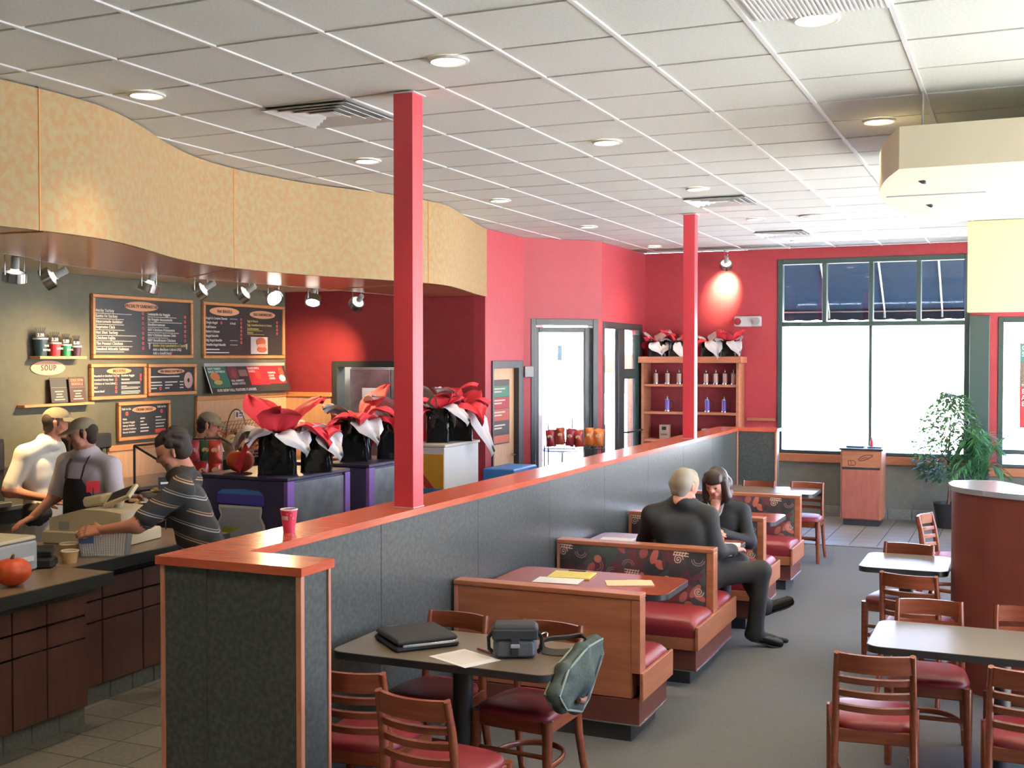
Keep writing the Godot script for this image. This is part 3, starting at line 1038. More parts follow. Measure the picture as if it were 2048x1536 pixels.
# ---------------------------------------------------------------- downlights, vents, speaker, hanging panel
func build_ceiling_fittings() -> void:
	var ring := MB.new()
	ring.lathe(PackedVector2Array([Vector2(0.082, 0.004), Vector2(0.105, 0.004), Vector2(0.104, -0.006), Vector2(0.092, -0.010), Vector2(0.084, -0.004), Vector2(0.082, 0.004)]), 30)
	var lens := MB.new()
	lens.lathe(PackedVector2Array([Vector2(0, -0.007), Vector2(0.05, -0.006), Vector2(0.084, 0.0), Vector2(0.0, 0.001)]), 30)
	var rm := ring.mesh()
	var lm := lens.mesh()
	var where := {-4.58: "over the ordering lane", -2.66: "over the booths", -0.85: "over the dining aisle", 1.0: "over the right hand tables", 2.8: "by the street windows"}
	for z in [-0.4, -2.85, -5.28, -7.72, -10.18, -12.65, -15.25]:
		for x in where:
			if x == -0.85 and (z == -10.18 or z == -12.65): continue
			if x > 0.5 and z < -11.0: continue
			var row: String = {-0.4: "behind the camera", -2.85: "just behind the partition end", -5.28: "level with the laptop table", -7.72: "level with the first booth table", -10.18: "level with the last booth", -12.65: "level with the far table", -15.25: "nearest the far wall"}[z]
			var o := thing("downlight", "round recessed downlight " + where[x] + ", " + row, "ceiling light", Vector3(x, CEIL - 0.004, z), 0.0, "recessed downlights " + where[x])
			put("trim_ring", rm, M.white, o)
			put("lens", lm, M.lamp, o)
			var l := SpotLight3D.new()
			l.name = "downlight_beam"
			l.light_color = Color(1.0, 0.90, 0.74)
			l.light_energy = 2.6
			l.spot_angle = 50.0
			l.spot_range = 12.0
			l.spot_attenuation = 2.0
			l.light_size = 0.08
			l.shadow_enabled = true
			l.rotation.x = -PI / 2
			l.position.y = -0.02
			o.add_child(l)
	# square air vents with nested louvres
	vent(Vector3(-3.90, CEIL, -6.13), "square four way ceiling vent beside the near red pillar")
	vent(Vector3(-2.66, CEIL, -11.05), "square four way ceiling vent beyond the far red pillar")
	vent(Vector3(-2.68, CEIL, -14.28), "square four way ceiling vent near the storefront window")
	# long return grille
	var g := thing("return_grille", "slatted rectangular air grille in the ceiling", "vent", Vector3(-0.81, CEIL - 0.004, -4.61))
	obj("frame", one_box(-0.29, 0.29, -0.004, 0.004, -0.60, 0.60, 0.002), M.ceil_bar, g)
	var sm := boxm(Vector3(0.010, 0.010, 1.16), 0.002)
	for k in 28: put("slat", sm, M.white, g, Vector3(-0.27 + k * 0.02, -0.008, 0))
	# round speaker
	var sp := MB.new()
	sp.lathe(PackedVector2Array([Vector2(0.0, -0.010), Vector2(0.085, -0.010), Vector2(0.09, -0.004), Vector2(0.10, -0.012), Vector2(0.12, -0.010), Vector2(0.125, 0.0)]), 30)
	tag(obj("ceiling_speaker", sp, M.ceil_bar, self, Vector3(-2.08, CEIL, -12.65)), "round white ceiling speaker between the vents", "speaker")
	# spotlight over the merchandise shelf, on a short track
	tag(obj("light_track", one_box(-4.9, -2.9, CEIL - 0.03, CEIL - 0.004, -15.99, -15.95, 0.004), M.ceil_bar), "white light track on the ceiling above the merchandise shelf", "light track")
	spot(Vector3(-3.77, CEIL - 0.03, -15.97), Vector3(-0.25, -0.75, -0.9).normalized(), "chrome ring spotlight over the merchandise shelf", 10.0, 0.19)
	# emergency light
	var em := thing("emergency_light", "white emergency light box with two lamp heads on the red wall", "emergency light", Vector3(-3.535, 2.68, FAR_Z))
	obj("case", one_box(-0.19, 0.19, -0.075, 0.075, 0.0, 0.07, 0.015), M.white_gloss, em)
	for s in [-1, 1]:
		var h := MB.new()
		h.lathe(PackedVector2Array([Vector2(0, 0), Vector2(0.045, 0.0), Vector2(0.05, 0.02), Vector2(0.03, 0.06), Vector2(0, 0.06)]), 16, Vector3(0.13 * s, 0.0, 0.13), Basis(Vector3.RIGHT, PI / 2 + PI))
		obj("lamp_head", h, M.grey_plastic if s > 0 else M.vinyl, em)
	# suspended ceiling cloud on the right
	var cl := thing("ceiling_cloud", "suspended cream ceiling panel with a rounded end hung on thin rods", "ceiling panel")
	var pts := [Vector2(3.2, -6.78), Vector2(-0.645, -6.85)]
	for p in spline([Vector2(-0.645, -6.85), Vector2(-0.77, -7.3), Vector2(-0.86, -7.85), Vector2(-0.875, -8.3), Vector2(-0.84, -8.75), Vector2(-0.74, -9.2)], 6): pts.append(p)
	pts.append(Vector2(3.2, -9.3))
	var poly := PackedVector2Array()
	for k in pts.size():
		if k != 2: poly.append(pts[k])
	var m := MB.new()
	m.prism(poly, 3.235, 3.47)
	obj("panel", m, mat(c8(240, 228, 196), 0.7), cl)
	obj("slot", one_box(-0.83, -0.23, 3.229, 3.236, -8.02, -7.99), M.grey_plastic, cl)
	for p in [Vector3(-0.553, 3.235, -7.37), Vector3(-0.593, 3.235, -8.54), Vector3(0.6, 3.235, -7.37), Vector3(0.6, 3.235, -8.54)]:
		m = MB.new()
		m.lathe(PackedVector2Array([Vector2(0.0, -0.02), Vector2(0.012, -0.018), Vector2(0.03, -0.006), Vector2(0.034, 0.001)]), 14, p)
		obj("sprinkler_rose", m, M.chrome, cl)
	for p in [Vector2(-0.53, -6.95), Vector2(-0.5, -9.0), Vector2(1.2, -6.95), Vector2(1.2, -9.0)]:
		m = MB.new()
		m.cyl(Vector3(p.x, 3.46, p.y), Vector3(p.x, CEIL, p.y), 0.006, 0.006, 8)
		obj("rod", m, M.grey_plastic, cl)
	# yellow dropped fascia in front of the poster window
	setting("soffit_right", "plain yellow dropped fascia beside the storefront window", one_box(-0.575, 3.5, 2.68, CEIL, -14.0, -13.82, 0.004), mat(c8(240, 212, 160), 0.75))

func vent(at: Vector3, label: String) -> void:
	var o := thing("ceiling_vent", label, "vent", at)
	obj("plenum", one_box(-0.28, 0.28, 0.0, 0.004, -0.28, 0.28), mat(c8(128, 130, 128), 0.8), o)
	for k in 4:
		var r := 0.295 - k * 0.068
		var m := MB.new()
		var y := -0.014 + k * 0.001
		# four sloped blades forming a square ring
		var r2 := r - 0.045
		for q in 4:
			var b := Basis(Vector3.UP, PI / 2 * q)
			var a := b * Vector3(-r, y - 0.008, r)
			var c := b * Vector3(r, y - 0.008, r)
			var d := b * Vector3(r2, y + 0.012, r2)
			var e := b * Vector3(-r2, y + 0.012, r2)
			m.quad(a, c, d, e)
			var up := Vector3(0, 0.004, 0)
			m.quad(a + up, c + up, d + up, e + up)
			m.quad(a, c, c + up, a + up)
		obj("louvre", m, M.ceil_bar, o)
	obj("core", one_box(-0.05, 0.05, -0.012, -0.006, -0.05, 0.05, 0.002), M.ceil_bar, o)

# ---------------------------------------------------------------- low partition, pillars
func build_partition() -> void:
	var p := thing("partition", "long low dark laminate partition with a cherry wood cap", "partition wall")
	obj("panel_core", one_box(-3.39, -3.17, 0.0, 1.295, -14.0, -4.0), M.laminate, p)
	# facing panels with fine joints on the dining side
	var z := -4.24
	while z > -13.9:
		var z2: float = max(z - 1.22, -13.95)
		obj("facing_panel", one_box(-3.172, -3.16, 0.1, 1.293, z2 + 0.0015, z - 0.0015, 0.002), M.laminate, p)
		z = z2
	obj("kick", one_box(-3.17, -3.155, 0.0, 0.1, -13.95, -4.2), M.black_kick, p)
	# returns at both ends
	obj("end_panel", one_box(-3.39, -2.70, 0.0, 1.295, -4.215, -4.005, 0.002), M.laminate, p)
	obj("end_panel", one_box(-3.17, -2.69, 0.0, 1.295, -14.18, -13.97, 0.002), M.laminate, p)
	for q in [[-3.40, -4.005, 0.012], [-2.70, -4.005, 0.014], [-2.70, -4.215, 0.010], [-3.15, -13.965, 0.010], [-2.69, -13.97, 0.012]]:
		obj("corner_trim", one_box(q[0] - q[2], q[0] + q[2], 0.0, 1.293, q[1] - q[2], q[1] + q[2], 0.004), M.trim_wood, p)
	# cap in one piece, an outline bent round both ends
	var o := PackedVector2Array([Vector2(-3.43, -3.985), Vector2(-2.68, -3.985), Vector2(-2.68, -4.235), Vector2(-3.135, -4.235), Vector2(-3.135, -13.95), Vector2(-2.67, -13.95), Vector2(-2.67, -14.2), Vector2(-3.43, -14.2)])
	var b := MB.new()
	b.prism(o, 1.293, 1.33)
	obj("cap", b, M.cap_wood, p)
	for q in [[Vector3(-3.21, 1.33, -5.86), "red square steel pillar rising from the partition beside the coolers"], [Vector3(-3.205, 1.33, -11.98), "red square steel pillar rising from the partition near the merchandise shelf"]]:
		var t := thing("pillar", q[1], "pillar", q[0])
		obj("shaft", one_box(-0.062, 0.062, 0.0, CEIL - 1.336, -0.062, 0.062, 0.004), mat(c8(204, 52, 66), 0.35), t)
		b = MB.new()
		bx(b, -0.066, 0.066, 0.0, 0.008, -0.066, 0.066, 0.002)
		obj("caulk_line", b, mat(c8(214, 150, 150), 0.6), t)
		obj("ceiling_plate", one_box(-0.075, 0.075, CEIL - 1.340, CEIL - 1.334, -0.075, 0.075), M.ceil_bar, t)

# ---------------------------------------------------------------- booths
func build_booths() -> void:
	var info := [
		{"z": -6.29, "front": false, "back": true, "label": "wooden booth bench nearest the laptop table, its plain back to the chairs"},
		{"z": -7.99, "front": true, "back": true, "label": "double booth bench with patterned back, the man sits on its far side"},
		{"z": -9.70, "front": true, "back": true, "label": "double booth bench with patterned back behind the seated woman"},
		{"z": -11.43, "front": true, "back": false, "label": "last booth bench with patterned back, beside the far chairs"}]
	for d in info:
		booth(d.z, d.front, d.back, d.label)
	table_booth(-7.07, "cherry topped booth table with papers on it")
	table_booth(-8.76, "cherry topped booth table between the seated man and woman")
	table_booth(-10.45, "empty cherry topped booth table behind the seated woman")

func booth(z: float, front: bool, back: bool, label: String) -> void:
	var t := thing("booth_bench", label, "booth", Vector3(-2.54, 0, z))
	var w0 := -0.60
	var w1 := 0.575
	var dz := -0.12 if front and back else -0.10     # thickness of the back, away from the camera
	var top := 0.845
	# back
	obj("back_core", one_box(w0 + 0.02, w1 - 0.05, 0.25, top - 0.03, dz + 0.012, -0.012), M.booth_wood, t)
	obj("back_cap", one_box(w0, w1, top - 0.03, top, dz - 0.005, 0.005, 0.004), M.booth_wood, t)
	obj("back_post", one_box(w1 - 0.055, w1, 0.395, top - 0.03, dz, 0.0, 0.004), M.booth_wood, t)
	obj("wall_post", one_box(w0, w0 + 0.03, 0.25, top - 0.03, dz, 0.0, 0.004), M.trim_wood, t)
	if front:
		fabric_panel(t, w0 + 0.03, w1 - 0.055, 0.40, top - 0.03, 0.0, 1)
	else:
		obj("back_panel", one_box(w0 + 0.03, w1 - 0.055, 0.25, top - 0.032, -0.012, -0.002, 0.002), M.booth_wood, t)
	if back:
		fabric_panel(t, w0 + 0.03, w1 - 0.055, 0.40, top - 0.03, dz, -1)
	# seats
	var z0 := dz
	var z1 := 0.0
	if front:
		bench_seat(t, w0, w1, 0.0, 0.49)
		z1 = 0.49
	if back:
		bench_seat(t, w0, w1, dz, dz - 0.49)
		z0 = dz - 0.49
	# end rail beside the seat, base and kick
	obj("end_rail", one_box(w1, w1 + 0.022, 0.245, 0.405, z0 - 0.012, z1 + 0.012, 0.004), M.booth_wood, t)
	obj("base", one_box(w0, w1 - 0.005, 0.10, 0.245, z0 + 0.035, z1 - (0.035 if front else 0.0), 0.003), M.booth_base, t)
	var b := one_box(w1 - 0.008, w1 + 0.001, 0.097, 0.106, z0 + 0.03, z1 - (0.03 if front else -0.003), 0.001)
	bx(b, w0, w1, 0.097, 0.106, z1 - (0.036 if front else 0.0), z1 - (0.030 if front else -0.004), 0.001)
	obj("metal_edge", b, M.chrome, t)
	obj("kick", one_box(w0, w1 - 0.06, 0.0, 0.098, z0 + 0.09, z1 - (0.09 if front else 0.02)), M.black_kick, t)

func fabric_panel(t: Node3D, x0: float, x1: float, y0: float, y1: float, z: float, s: int) -> void:
	var rows := []
	for i in 7:
		var r := []
		for j in 13:
			var u := j / 12.0
			var v := i / 6.0
			var e: float = min(min(u, 1 - u) * 12.0, min(v, 1 - v) * 6.0)
			r.append(Vector3(lerp(x0, x1, u), lerp(y1, y0, v), z + s * (0.003 + 0.022 * clamp(e, 0.0, 1.0))))
		rows.append(r)
	var b := MB.new()
	b.sheet(rows)
	for k in b.uv.size(): b.uv[k] = Vector2(b.v[k].x * 1.15, -b.v[k].y * 1.15)
	for k in b.n.size():
		if b.n[k].z * s < 0: b.n[k] = -b.n[k]
	b.rewind()
	obj("back_cushion", b, M.fabric, t)

func bench_seat(t: Node3D, w0: float, w1: float, za: float, zb: float) -> void:
	var s: float = sign(zb - za)
	obj("seat_rail", one_box(w0, w1, 0.245, 0.325, zb - 0.03 * s, zb, 0.004), M.booth_wood, t)
	# cushion: rounded front and free end
	var prof := []
	var d := absf(zb - za)
	for k in [[0.0, 0.30], [0.0, 0.445], [0.06, 0.458], [0.25, 0.462], [d - 0.11, 0.462], [d - 0.05, 0.452], [d - 0.015, 0.43], [d - 0.002, 0.39], [d, 0.345], [d - 0.004, 0.325]]:
		prof.append(Vector2(k[0], k[1]))
	var rows := []
	var xs := [w0 + 0.005, w0 + 0.02, -0.3, 0.0, 0.3, w1 - 0.09, w1 - 0.04, w1 - 0.012, w1 - 0.002, w1]
	var dr := [0.02, 0.0, 0.0, 0.0, 0.0, 0.0, 0.008, 0.03, 0.06, 0.10]
	for i in xs.size():
		var r := []
		for p in prof:
			var k: float = clamp((p.y - 0.33) / 0.13, 0.0, 1.0)
			r.append(Vector3(xs[i], p.y - dr[i] * k, za + s * p.x))
		rows.append(r)
	var b := MB.new()
	b.sheet(rows)
	b.face_out(Vector3(-0.05, 0.34, za + s * 0.2))
	obj("seat_cushion", b, M.vinyl, t)

func table_top_mesh(w: float, d: float, r: float) -> Array:
	var o := round_rect(w, d, r)
	var top := MB.new()
	top.prism(round_rect(w - 0.008, d - 0.008, r - 0.004), 0.005, 0.0365, 0.8)
	var edge := MB.new()
	edge.prism(o, 0.0, 0.034, 0.8)
	return [top, edge]

func table_booth(z: float, label: String) -> void:
	var t := thing("booth_table", label, "table", Vector3(-2.545, 0.715, z))
	var parts := table_top_mesh(1.17, 0.60, 0.09)
	obj("table_edge", parts[1], M.edge_black, t)
	obj("table_top", parts[0], M.table_red, t)
	pedestal(t, 0.715)

func pedestal(t: Node3D, h: float, x := 0.0) -> void:
	var b := MB.new()
	b.lathe(PackedVector2Array([Vector2(0.0, -h + 0.03), Vector2(0.05, -h + 0.03), Vector2(0.05, -0.015), Vector2(0.0, -0.015)]), 20, Vector3(x, 0, 0))
	var col := obj("column", b, M.black_metal, t)
	b = MB.new()
	for k in 4:
		var a := k * PI / 2 + PI / 4
		var d := Vector3(cos(a) * 1.3, 0, sin(a) * 0.75)
		b.tube(PackedVector3Array([Vector3(x, -h + 0.055, 0), Vector3(x, -h + 0.04, 0) + d * 0.15, Vector3(x, -h + 0.014, 0) + d * 0.30]), PackedFloat32Array([0.034, 0.026, 0.014]), 8)
	obj("foot", b, M.black_metal, col)
	obj("top_bracket", one_box(x - 0.2, x + 0.2, -0.018, 0.0, -0.14, 0.14, 0.003), M.black_metal, t)

# ---------------------------------------------------------------- chairs and tables
func make_chair() -> Node3D:
	# local +z is where the sitter looks
	var t := thing("dining_chair", "", "chair")
	var seat := MB.new()
	# upholstered seat: rounded trapezoid, slightly crowned
	var rows := []
	for ring in [[0.0, 0.492], [0.55, 0.490], [0.86, 0.484], [0.97, 0.470], [1.0, 0.452], [0.985, 0.438]]:
		var r := []
		for k in 33:
			var a := TAU * k / 32.0
			var ca := cos(a)
			var sa := sin(a)
			var sx: float = sign(ca) * pow(absf(ca), 0.5)
			var sz: float = sign(sa) * pow(absf(sa), 0.5)
			var hw := 0.205 + 0.018 * sz
			r.append(Vector3(sx * hw * ring[0], ring[1], sz * 0.208 * ring[0]))
		rows.append(r)
	seat.sheet(rows)
	seat.face_out(Vector3(0, 0.43, 0))
	obj("seat", seat, M.seat_red, t)
	# wooden seat frame
	var fr := MB.new()
	bx(fr, -0.19, 0.19, 0.378, 0.442, 0.165, 0.19, 0.006)
	bx(fr, -0.18, 0.18, 0.378, 0.442, -0.205, -0.18, 0.006)
	for s in [-1.0, 1.0]:
		fr.box(Vector3(0.19 * s, 0.41, -0.005), Vector3(0.024, 0.064, 0.37), 0.006, Basis(Vector3.UP, 0.04 * s))
	obj("seat_frame", fr, M.chair_wood, t)
	for s in [-1.0, 1.0]:
		var l := MB.new()
		l.tube(PackedVector3Array([Vector3(0.195 * s, 0.445, 0.18), Vector3(0.197 * s, 0.25, 0.183), Vector3(0.20 * s, 0.0, 0.188)]), PackedFloat32Array([0.027, 0.024, 0.018]), 10, true, Vector2(1.0, 1.0))
		obj("front_leg", l, M.chair_wood, t)
		l = MB.new()
		l.tube(PackedVector3Array([Vector3(0.190 * s, 0.0, -0.285), Vector3(0.184 * s, 0.12, -0.245), Vector3(0.178 * s, 0.28, -0.208), Vector3(0.175 * s, 0.42, -0.196), Vector3(0.173 * s, 0.55, -0.203), Vector3(0.171 * s, 0.68, -0.222), Vector3(0.168 * s, 0.815, -0.254)]), PackedFloat32Array([0.017, 0.019, 0.021, 0.022, 0.021, 0.019, 0.016]), 8, true, Vector2(0.85, 1.25))
		obj("back_post", l, M.chair_wood, t)
	# curved top rail and three slats
	for q in [[0.770, 0.085, -0.247, 0.020], [0.685, 0.030, -0.226, 0.018], [0.618, 0.030, -0.213, 0.018], [0.548, 0.030, -0.205, 0.018]]:
		var r0 := []
		for k in 4: r0.append([])
		for i in 11:
			var u := i / 10.0 * 2 - 1
			var x := 0.165 * u
			var z: float = q[2] - 0.042 * (1 - u * u)
			r0[0].append(Vector3(x, q[0] + q[1] / 2, z))
			r0[1].append(Vector3(x, q[0] + q[1] / 6, z + 0.002))
			r0[2].append(Vector3(x, q[0] - q[1] / 6, z + 0.003))
			r0[3].append(Vector3(x, q[0] - q[1] / 2, z + 0.004))
		var b := MB.new()
		b.sheet(r0, q[3])
		obj("top_rail" if q[1] > 0.05 else "slat", b, M.chair_wood, t)
	# bent hoop stretcher between the legs
	var h := MB.new()
	var pts := PackedVector3Array()
	for i in 25:
		var a := PI * i / 24.0
		pts.append(Vector3(cos(a) * 0.175, 0.20, 0.16 - pow(sin(a), 0.55) * 0.36))
	h.tube(pts, PackedFloat32Array([0.013]), 8, true, Vector2(0.8, 1.3))
	obj("hoop_stretcher", h, M.chair_wood, t)
	var st := MB.new()
	st.tube(PackedVector3Array([Vector3(-0.195, 0.27, 0.183), Vector3(0.195, 0.27, 0.183)]), PackedFloat32Array([0.012]), 8)
	obj("front_stretcher", st, M.chair_wood, t)
	return t

func build_tables_and_chairs() -> void:
	# [back centre x, back centre z, turn (0 looks to +z), label]
	var list := [
		[-0.615, -5.575, PI + 0.13, "ladder back chair at the near side of the right hand table, turned a little"],
		[0.05, -5.56, PI, "ladder back chair beside the turned chair at the right hand table"],
		[-0.475, -6.975, 0.06, "ladder back chair facing us across the right hand table"],
		[0.045, -6.99, 0.0, "ladder back chair facing us in front of the curved dark red wall"],
		[-0.655, -7.73, PI - 0.16, "ladder back chair with its back to us at the small square table"],
		[-0.755, -9.02, -0.16, "ladder back chair behind the small square table"],
		[-0.79, -10.74, PI / 2 - 0.25, "ladder back chair seen edge on beyond the small square table"],
		[-2.262, -4.14, PI - 0.10, "ladder back chair with its back to us at the laptop table"],
		[-2.70, -4.36, PI + 0.10, "ladder back chair half hidden behind the partition end at the laptop table"],
		[-2.765, -5.61, -0.05, "ladder back chair between the partition and the laptop table"],
		[-2.222, -5.60, -0.09, "ladder back chair under the green shoulder bag"],
		[-2.155, -13.0, -0.03, "ladder back chair at the open end of the far table"],
		[-2.67, -12.93, 0.0, "ladder back chair at the far table against the partition"]]
	var proto: Node3D = null
	for d in list:
		var turn: float = d[2]
		var off := Basis(Vector3.UP, turn) * Vector3(0, 0, 0.265)
		var at := Vector3(d[0], 0, d[1]) + off
		if proto == null:
			proto = make_chair()
			proto.position = at
			proto.rotation.y = turn
			proto.set_meta("label", d[3])
			proto.set_meta("group", "cherry wood ladder back chairs with red seats")
		else:
			copy(proto, at, turn, d[3], "cherry wood ladder back chairs with red seats")
	dining_table(Vector3(-2.525, 0, -5.16), 1.17, 0.62, "brown topped table holding the laptop and camera bag")
	dining_table(Vector3(-0.09, 0, -6.33), 1.24, 0.64, "brown topped table beside the aisle with window glare")
	dining_table(Vector3(-0.74, 0, -8.60), 0.58, 0.66, "small square table against the curved dark red wall")
	dining_table(Vector3(-2.57, 0, -12.70), 1.14, 0.64, "far table with window glare past the last booth")

func dining_table(at: Vector3, w: float, d: float, label: String) -> void:
	var t := thing("dining_table", label, "table", at + Vector3(0, 0.713, 0), 0.0, "brown topped pedestal tables")
	var parts := table_top_mesh(w, d, 0.075)
	obj("table_edge", parts[1], M.edge_black, t)
	obj("table_top", parts[0], M.table_top, t)
	pedestal(t, 0.713)

# ---------------------------------------------------------------- curved half wall on the right
func build_right_side() -> void:
	var front := spline([Vector2(1.8, -7.62), Vector2(0.9, -7.70), Vector2(0.3, -7.80), Vector2(0.0, -7.93), Vector2(-0.25, -8.08), Vector2(-0.40, -8.27), Vector2(-0.44, -8.48)], 6)
	var poly := PackedVector2Array(front)
	for p in [Vector2(-0.42, -8.62), Vector2(-0.32, -8.72), Vector2(-0.18, -8.74), Vector2(-0.10, -8.62), Vector2(0.05, -8.36), Vector2(0.4, -8.12), Vector2(0.9, -7.98), Vector2(1.8, -7.90)]: poly.append(p)
	var t := thing("curved_wall", "curved dark red half wall with a pale metal cap", "half wall")
	var b := MB.new()
	b.prism(poly, 0.0, 1.295, 0.7)
	obj("body", b, tri_mat(wood_tex(c8(116, 48, 38), c8(128, 56, 44), 51, true), 0.8, 0.5), t)
	var c := Vector2(0.5, -8.2)
	var cap := PackedVector2Array()
	for q in Geometry2D.offset_polygon(poly, 0.02)[0]: cap.append(q)
	b = MB.new()
	b.prism(cap, 1.295, 1.33, 0.7)
	obj("cap", b, mat(c8(196, 200, 204), 0.18, 0.3), t)
	var v := thing("banquette", "red vinyl curved banquette back behind the curved half wall", "banquette")
	b = MB.new()
	var pl := PackedVector2Array([Vector2(0.07, -8.40), Vector2(0.41, -8.15), Vector2(0.9, -8.01), Vector2(1.8, -7.93), Vector2(1.8, -8.05), Vector2(0.92, -8.13), Vector2(0.47, -8.26), Vector2(0.15, -8.48)])
	b.prism(pl, 0.45, 1.345, 0.6)
	obj("backrest", b, M.vinyl, v)
	b = MB.new()
	b.prism(PackedVector2Array([Vector2(0.18, -8.50), Vector2(0.5, -8.28), Vector2(0.95, -8.15), Vector2(1.8, -8.07), Vector2(1.8, -8.5), Vector2(1.0, -8.55), Vector2(0.5, -8.75)]), 0.0, 0.46, 0.6)
	obj("seat", b, M.vinyl, v)

# ---------------------------------------------------------------- far end: bin, plants, shelf, poster, chip rack
func build_far_end() -> void:
	var t := thing("waste_bin", "wooden waste bin cabinet with a tray top below the window", "waste bin", Vector3(-1.90, 0, -15.76))
	obj("body", one_box(-0.255, 0.255, 0.09, 0.985, -0.26, 0.245, 0.006), M.shelf_wood, t)
	obj("plinth", one_box(-0.22, 0.22, 0.008, 0.09, -0.24, 0.215), M.black_kick, t)
	obj("flap", one_box(-0.235, 0.235, 0.765, 0.972, 0.245, 0.262, 0.004), M.shelf_wood, t)
	obj("door", one_box(-0.235, 0.235, 0.105, 0.735, 0.245, 0.262, 0.004), tri_mat(wood_tex(c8(150, 78, 66), c8(164, 90, 76), 61, true), 1.2, 0.45), t)
	obj("gap", one_box(-0.235, 0.235, 0.735, 0.765, 0.243, 0.248), M.black_kick, t)
	obj("tray_top", one_box(-0.275, 0.275, 0.985, 1.01, -0.27, 0.275, 0.008), M.edge_black, t)
	obj("tray", one_box(-0.20, 0.02, 1.01, 1.03, -0.16, 0.14, 0.006), mat(c8(52, 78, 92), 0.4), t)
	obj("tray", one_box(0.06, 0.24, 1.01, 1.025, -0.16, 0.14, 0.006), mat(c8(52, 78, 92), 0.4), t)
	var dm := mat(c8(70, 44, 40), 0.6)
	var b := MB.new()      # outline of a hand dropping a cup
	var hand := [Vector2(-0.03, 0.865), Vector2(0.0, 0.90), Vector2(0.06, 0.925), Vector2(0.15, 0.93), Vector2(0.14, 0.91), Vector2(0.09, 0.88), Vector2(0.03, 0.855), Vector2(-0.02, 0.85), Vector2(-0.03, 0.865)]
	var pp := PackedVector3Array()
	for q in hand: pp.append(Vector3(q.x, q.y, 0.263))
	b.tube(pp, PackedFloat32Array([0.005]), 5)
	b.tube(PackedVector3Array([Vector3(0.0, 0.872, 0.263), Vector3(0.05, 0.893, 0.263), Vector3(0.09, 0.895, 0.263)]), PackedFloat32Array([0.004]), 5)
	b.tube(PackedVector3Array([Vector3(-0.15, 0.79, 0.263), Vector3(-0.16, 0.85, 0.263), Vector3(-0.09, 0.853, 0.263), Vector3(-0.06, 0.83, 0.263), Vector3(-0.07, 0.795, 0.263), Vector3(-0.15, 0.79, 0.263)]), PackedFloat32Array([0.004]), 5)
	b.tube(PackedVector3Array([Vector3(-0.12, 0.792, 0.263), Vector3(-0.125, 0.85, 0.263)]), PackedFloat32Array([0.003]), 5)
	obj("pictogram", b, dm, t)
	# red capped thing by the mullion: a straw dispenser on the bin
	b = MB.new()
	b.lathe(PackedVector2Array([Vector2(0, 1.03), Vector2(0.022, 1.03), Vector2(0.02, 1.10), Vector2(0.008, 1.115), Vector2(0.008, 1.14), Vector2(0, 1.142)]), 12, Vector3(0.10, 0, -0.02))
	var bt := obj("sauce_bottle", b, mat(c8(210, 30, 44), 0.4), self, Vector3(-1.90, -0.005, -15.76))
	tag(bt, "small red squeeze bottle on the waste bin tray", "bottle")
	build_plants()
	build_merch_shelf()
	build_chip_rack()
	# poster hung in the second window
	var po := thing("window_poster", "tall window poster with a soup bowl picture and white lettering", "poster", Vector3(-0.02, 1.28, FAR_Z + 0.05))
	obj("sheet", one_box(-0.02, 0.52, 0.0, 1.08, 0.0, 0.004), mat(c8(178, 44, 54), 0.6), po)
	obj("top_band", one_box(-0.015, 0.515, 0.84, 1.075, 0.004, 0.006), mat(c8(70, 140, 132), 0.6), po)
	obj("photo_band", one_box(-0.015, 0.515, 0.52, 0.84, 0.004, 0.006), tri_mat(noise_tex(c8(96, 84, 78), c8(150, 140, 126), 63, 0.06), 3.0, 0.7), po)
	b = MB.new()
	var f := font(true)
	b.text("ORDER", 0.085, Vector3(0.0, 1.02, 0.007), Basis.IDENTITY, f)
	b.text("SOUPS", 0.085, Vector3(0.0, 0.94, 0.007), Basis.IDENTITY, f)
	b.text("TRY OUR", 0.04, Vector3(0.0, 0.545, 0.007), Basis.IDENTITY, f)
	b.text("BAKED", 0.085, Vector3(0.0, 0.465, 0.007), Basis.IDENTITY, f)
	b.text("APPLE", 0.085, Vector3(0.0, 0.385, 0.007), Basis.IDENTITY, f)
	b.text("BAGELS", 0.085, Vector3(0.0, 0.305, 0.007), Basis.IDENTITY, f)
	obj("lettering", b, M.white, po)
	b = MB.new()
	b.lathe(PackedVector2Array([Vector2(0, 0), Vector2(0.15, 0.0), Vector2(0.15, 0.003), Vector2(0, 0.004)]), 24, Vector3(0.2, 0.13, 0.004), Basis(Vector3.RIGHT, PI / 2))
	obj("bagel_print", b, mat(c8(214, 140, 96), 0.7), po)
	# thermostat on the slanted wall
	b = MB.new()
	bx(b, -0.06, 0.06, -0.07, 0.07, 0.0, 0.035, 0.008)
	var th := obj("thermostat", b, M.grey_plastic, self, Vector3(-5.70, 2.0, -13.52))
	th.rotation.y = atan2(0.82, 0.75) + 0.0
	tag(th, "small grey thermostat box between the wooden door and the glass door", "thermostat")

func leaf(b: MB, p: Vector3, d: Vector3, side: Vector3, l: float, w: float, droop: float) -> void:
	# narrow leaf with a fold
	var up := side.cross(d).normalized()
	var m := p + d * l * 0.45 + up * 0.01
	var e := p + d * l - Vector3(0, droop, 0)
	var nn := (side.cross(d)).normalized()
	var i := b.vert(p, nn); b.vert(m + side * w, (nn + side * 0.4).normalized()); b.vert(m - up * w * 0.4, nn); b.vert(m - side * w, (nn - side * 0.4).normalized()); b.vert(e, nn)
	b.tri(i, i + 1, i + 2); b.tri(i, i + 2, i + 3); b.tri(i + 1, i + 4, i + 2); b.tri(i + 2, i + 4, i + 3)

func leaf_mat(c: Color) -> StandardMaterial3D:
	var m := mat(c, 0.45)
	m.backlight_enabled = true
	m.backlight = Color(0.25, 0.4, 0.15)
	return m

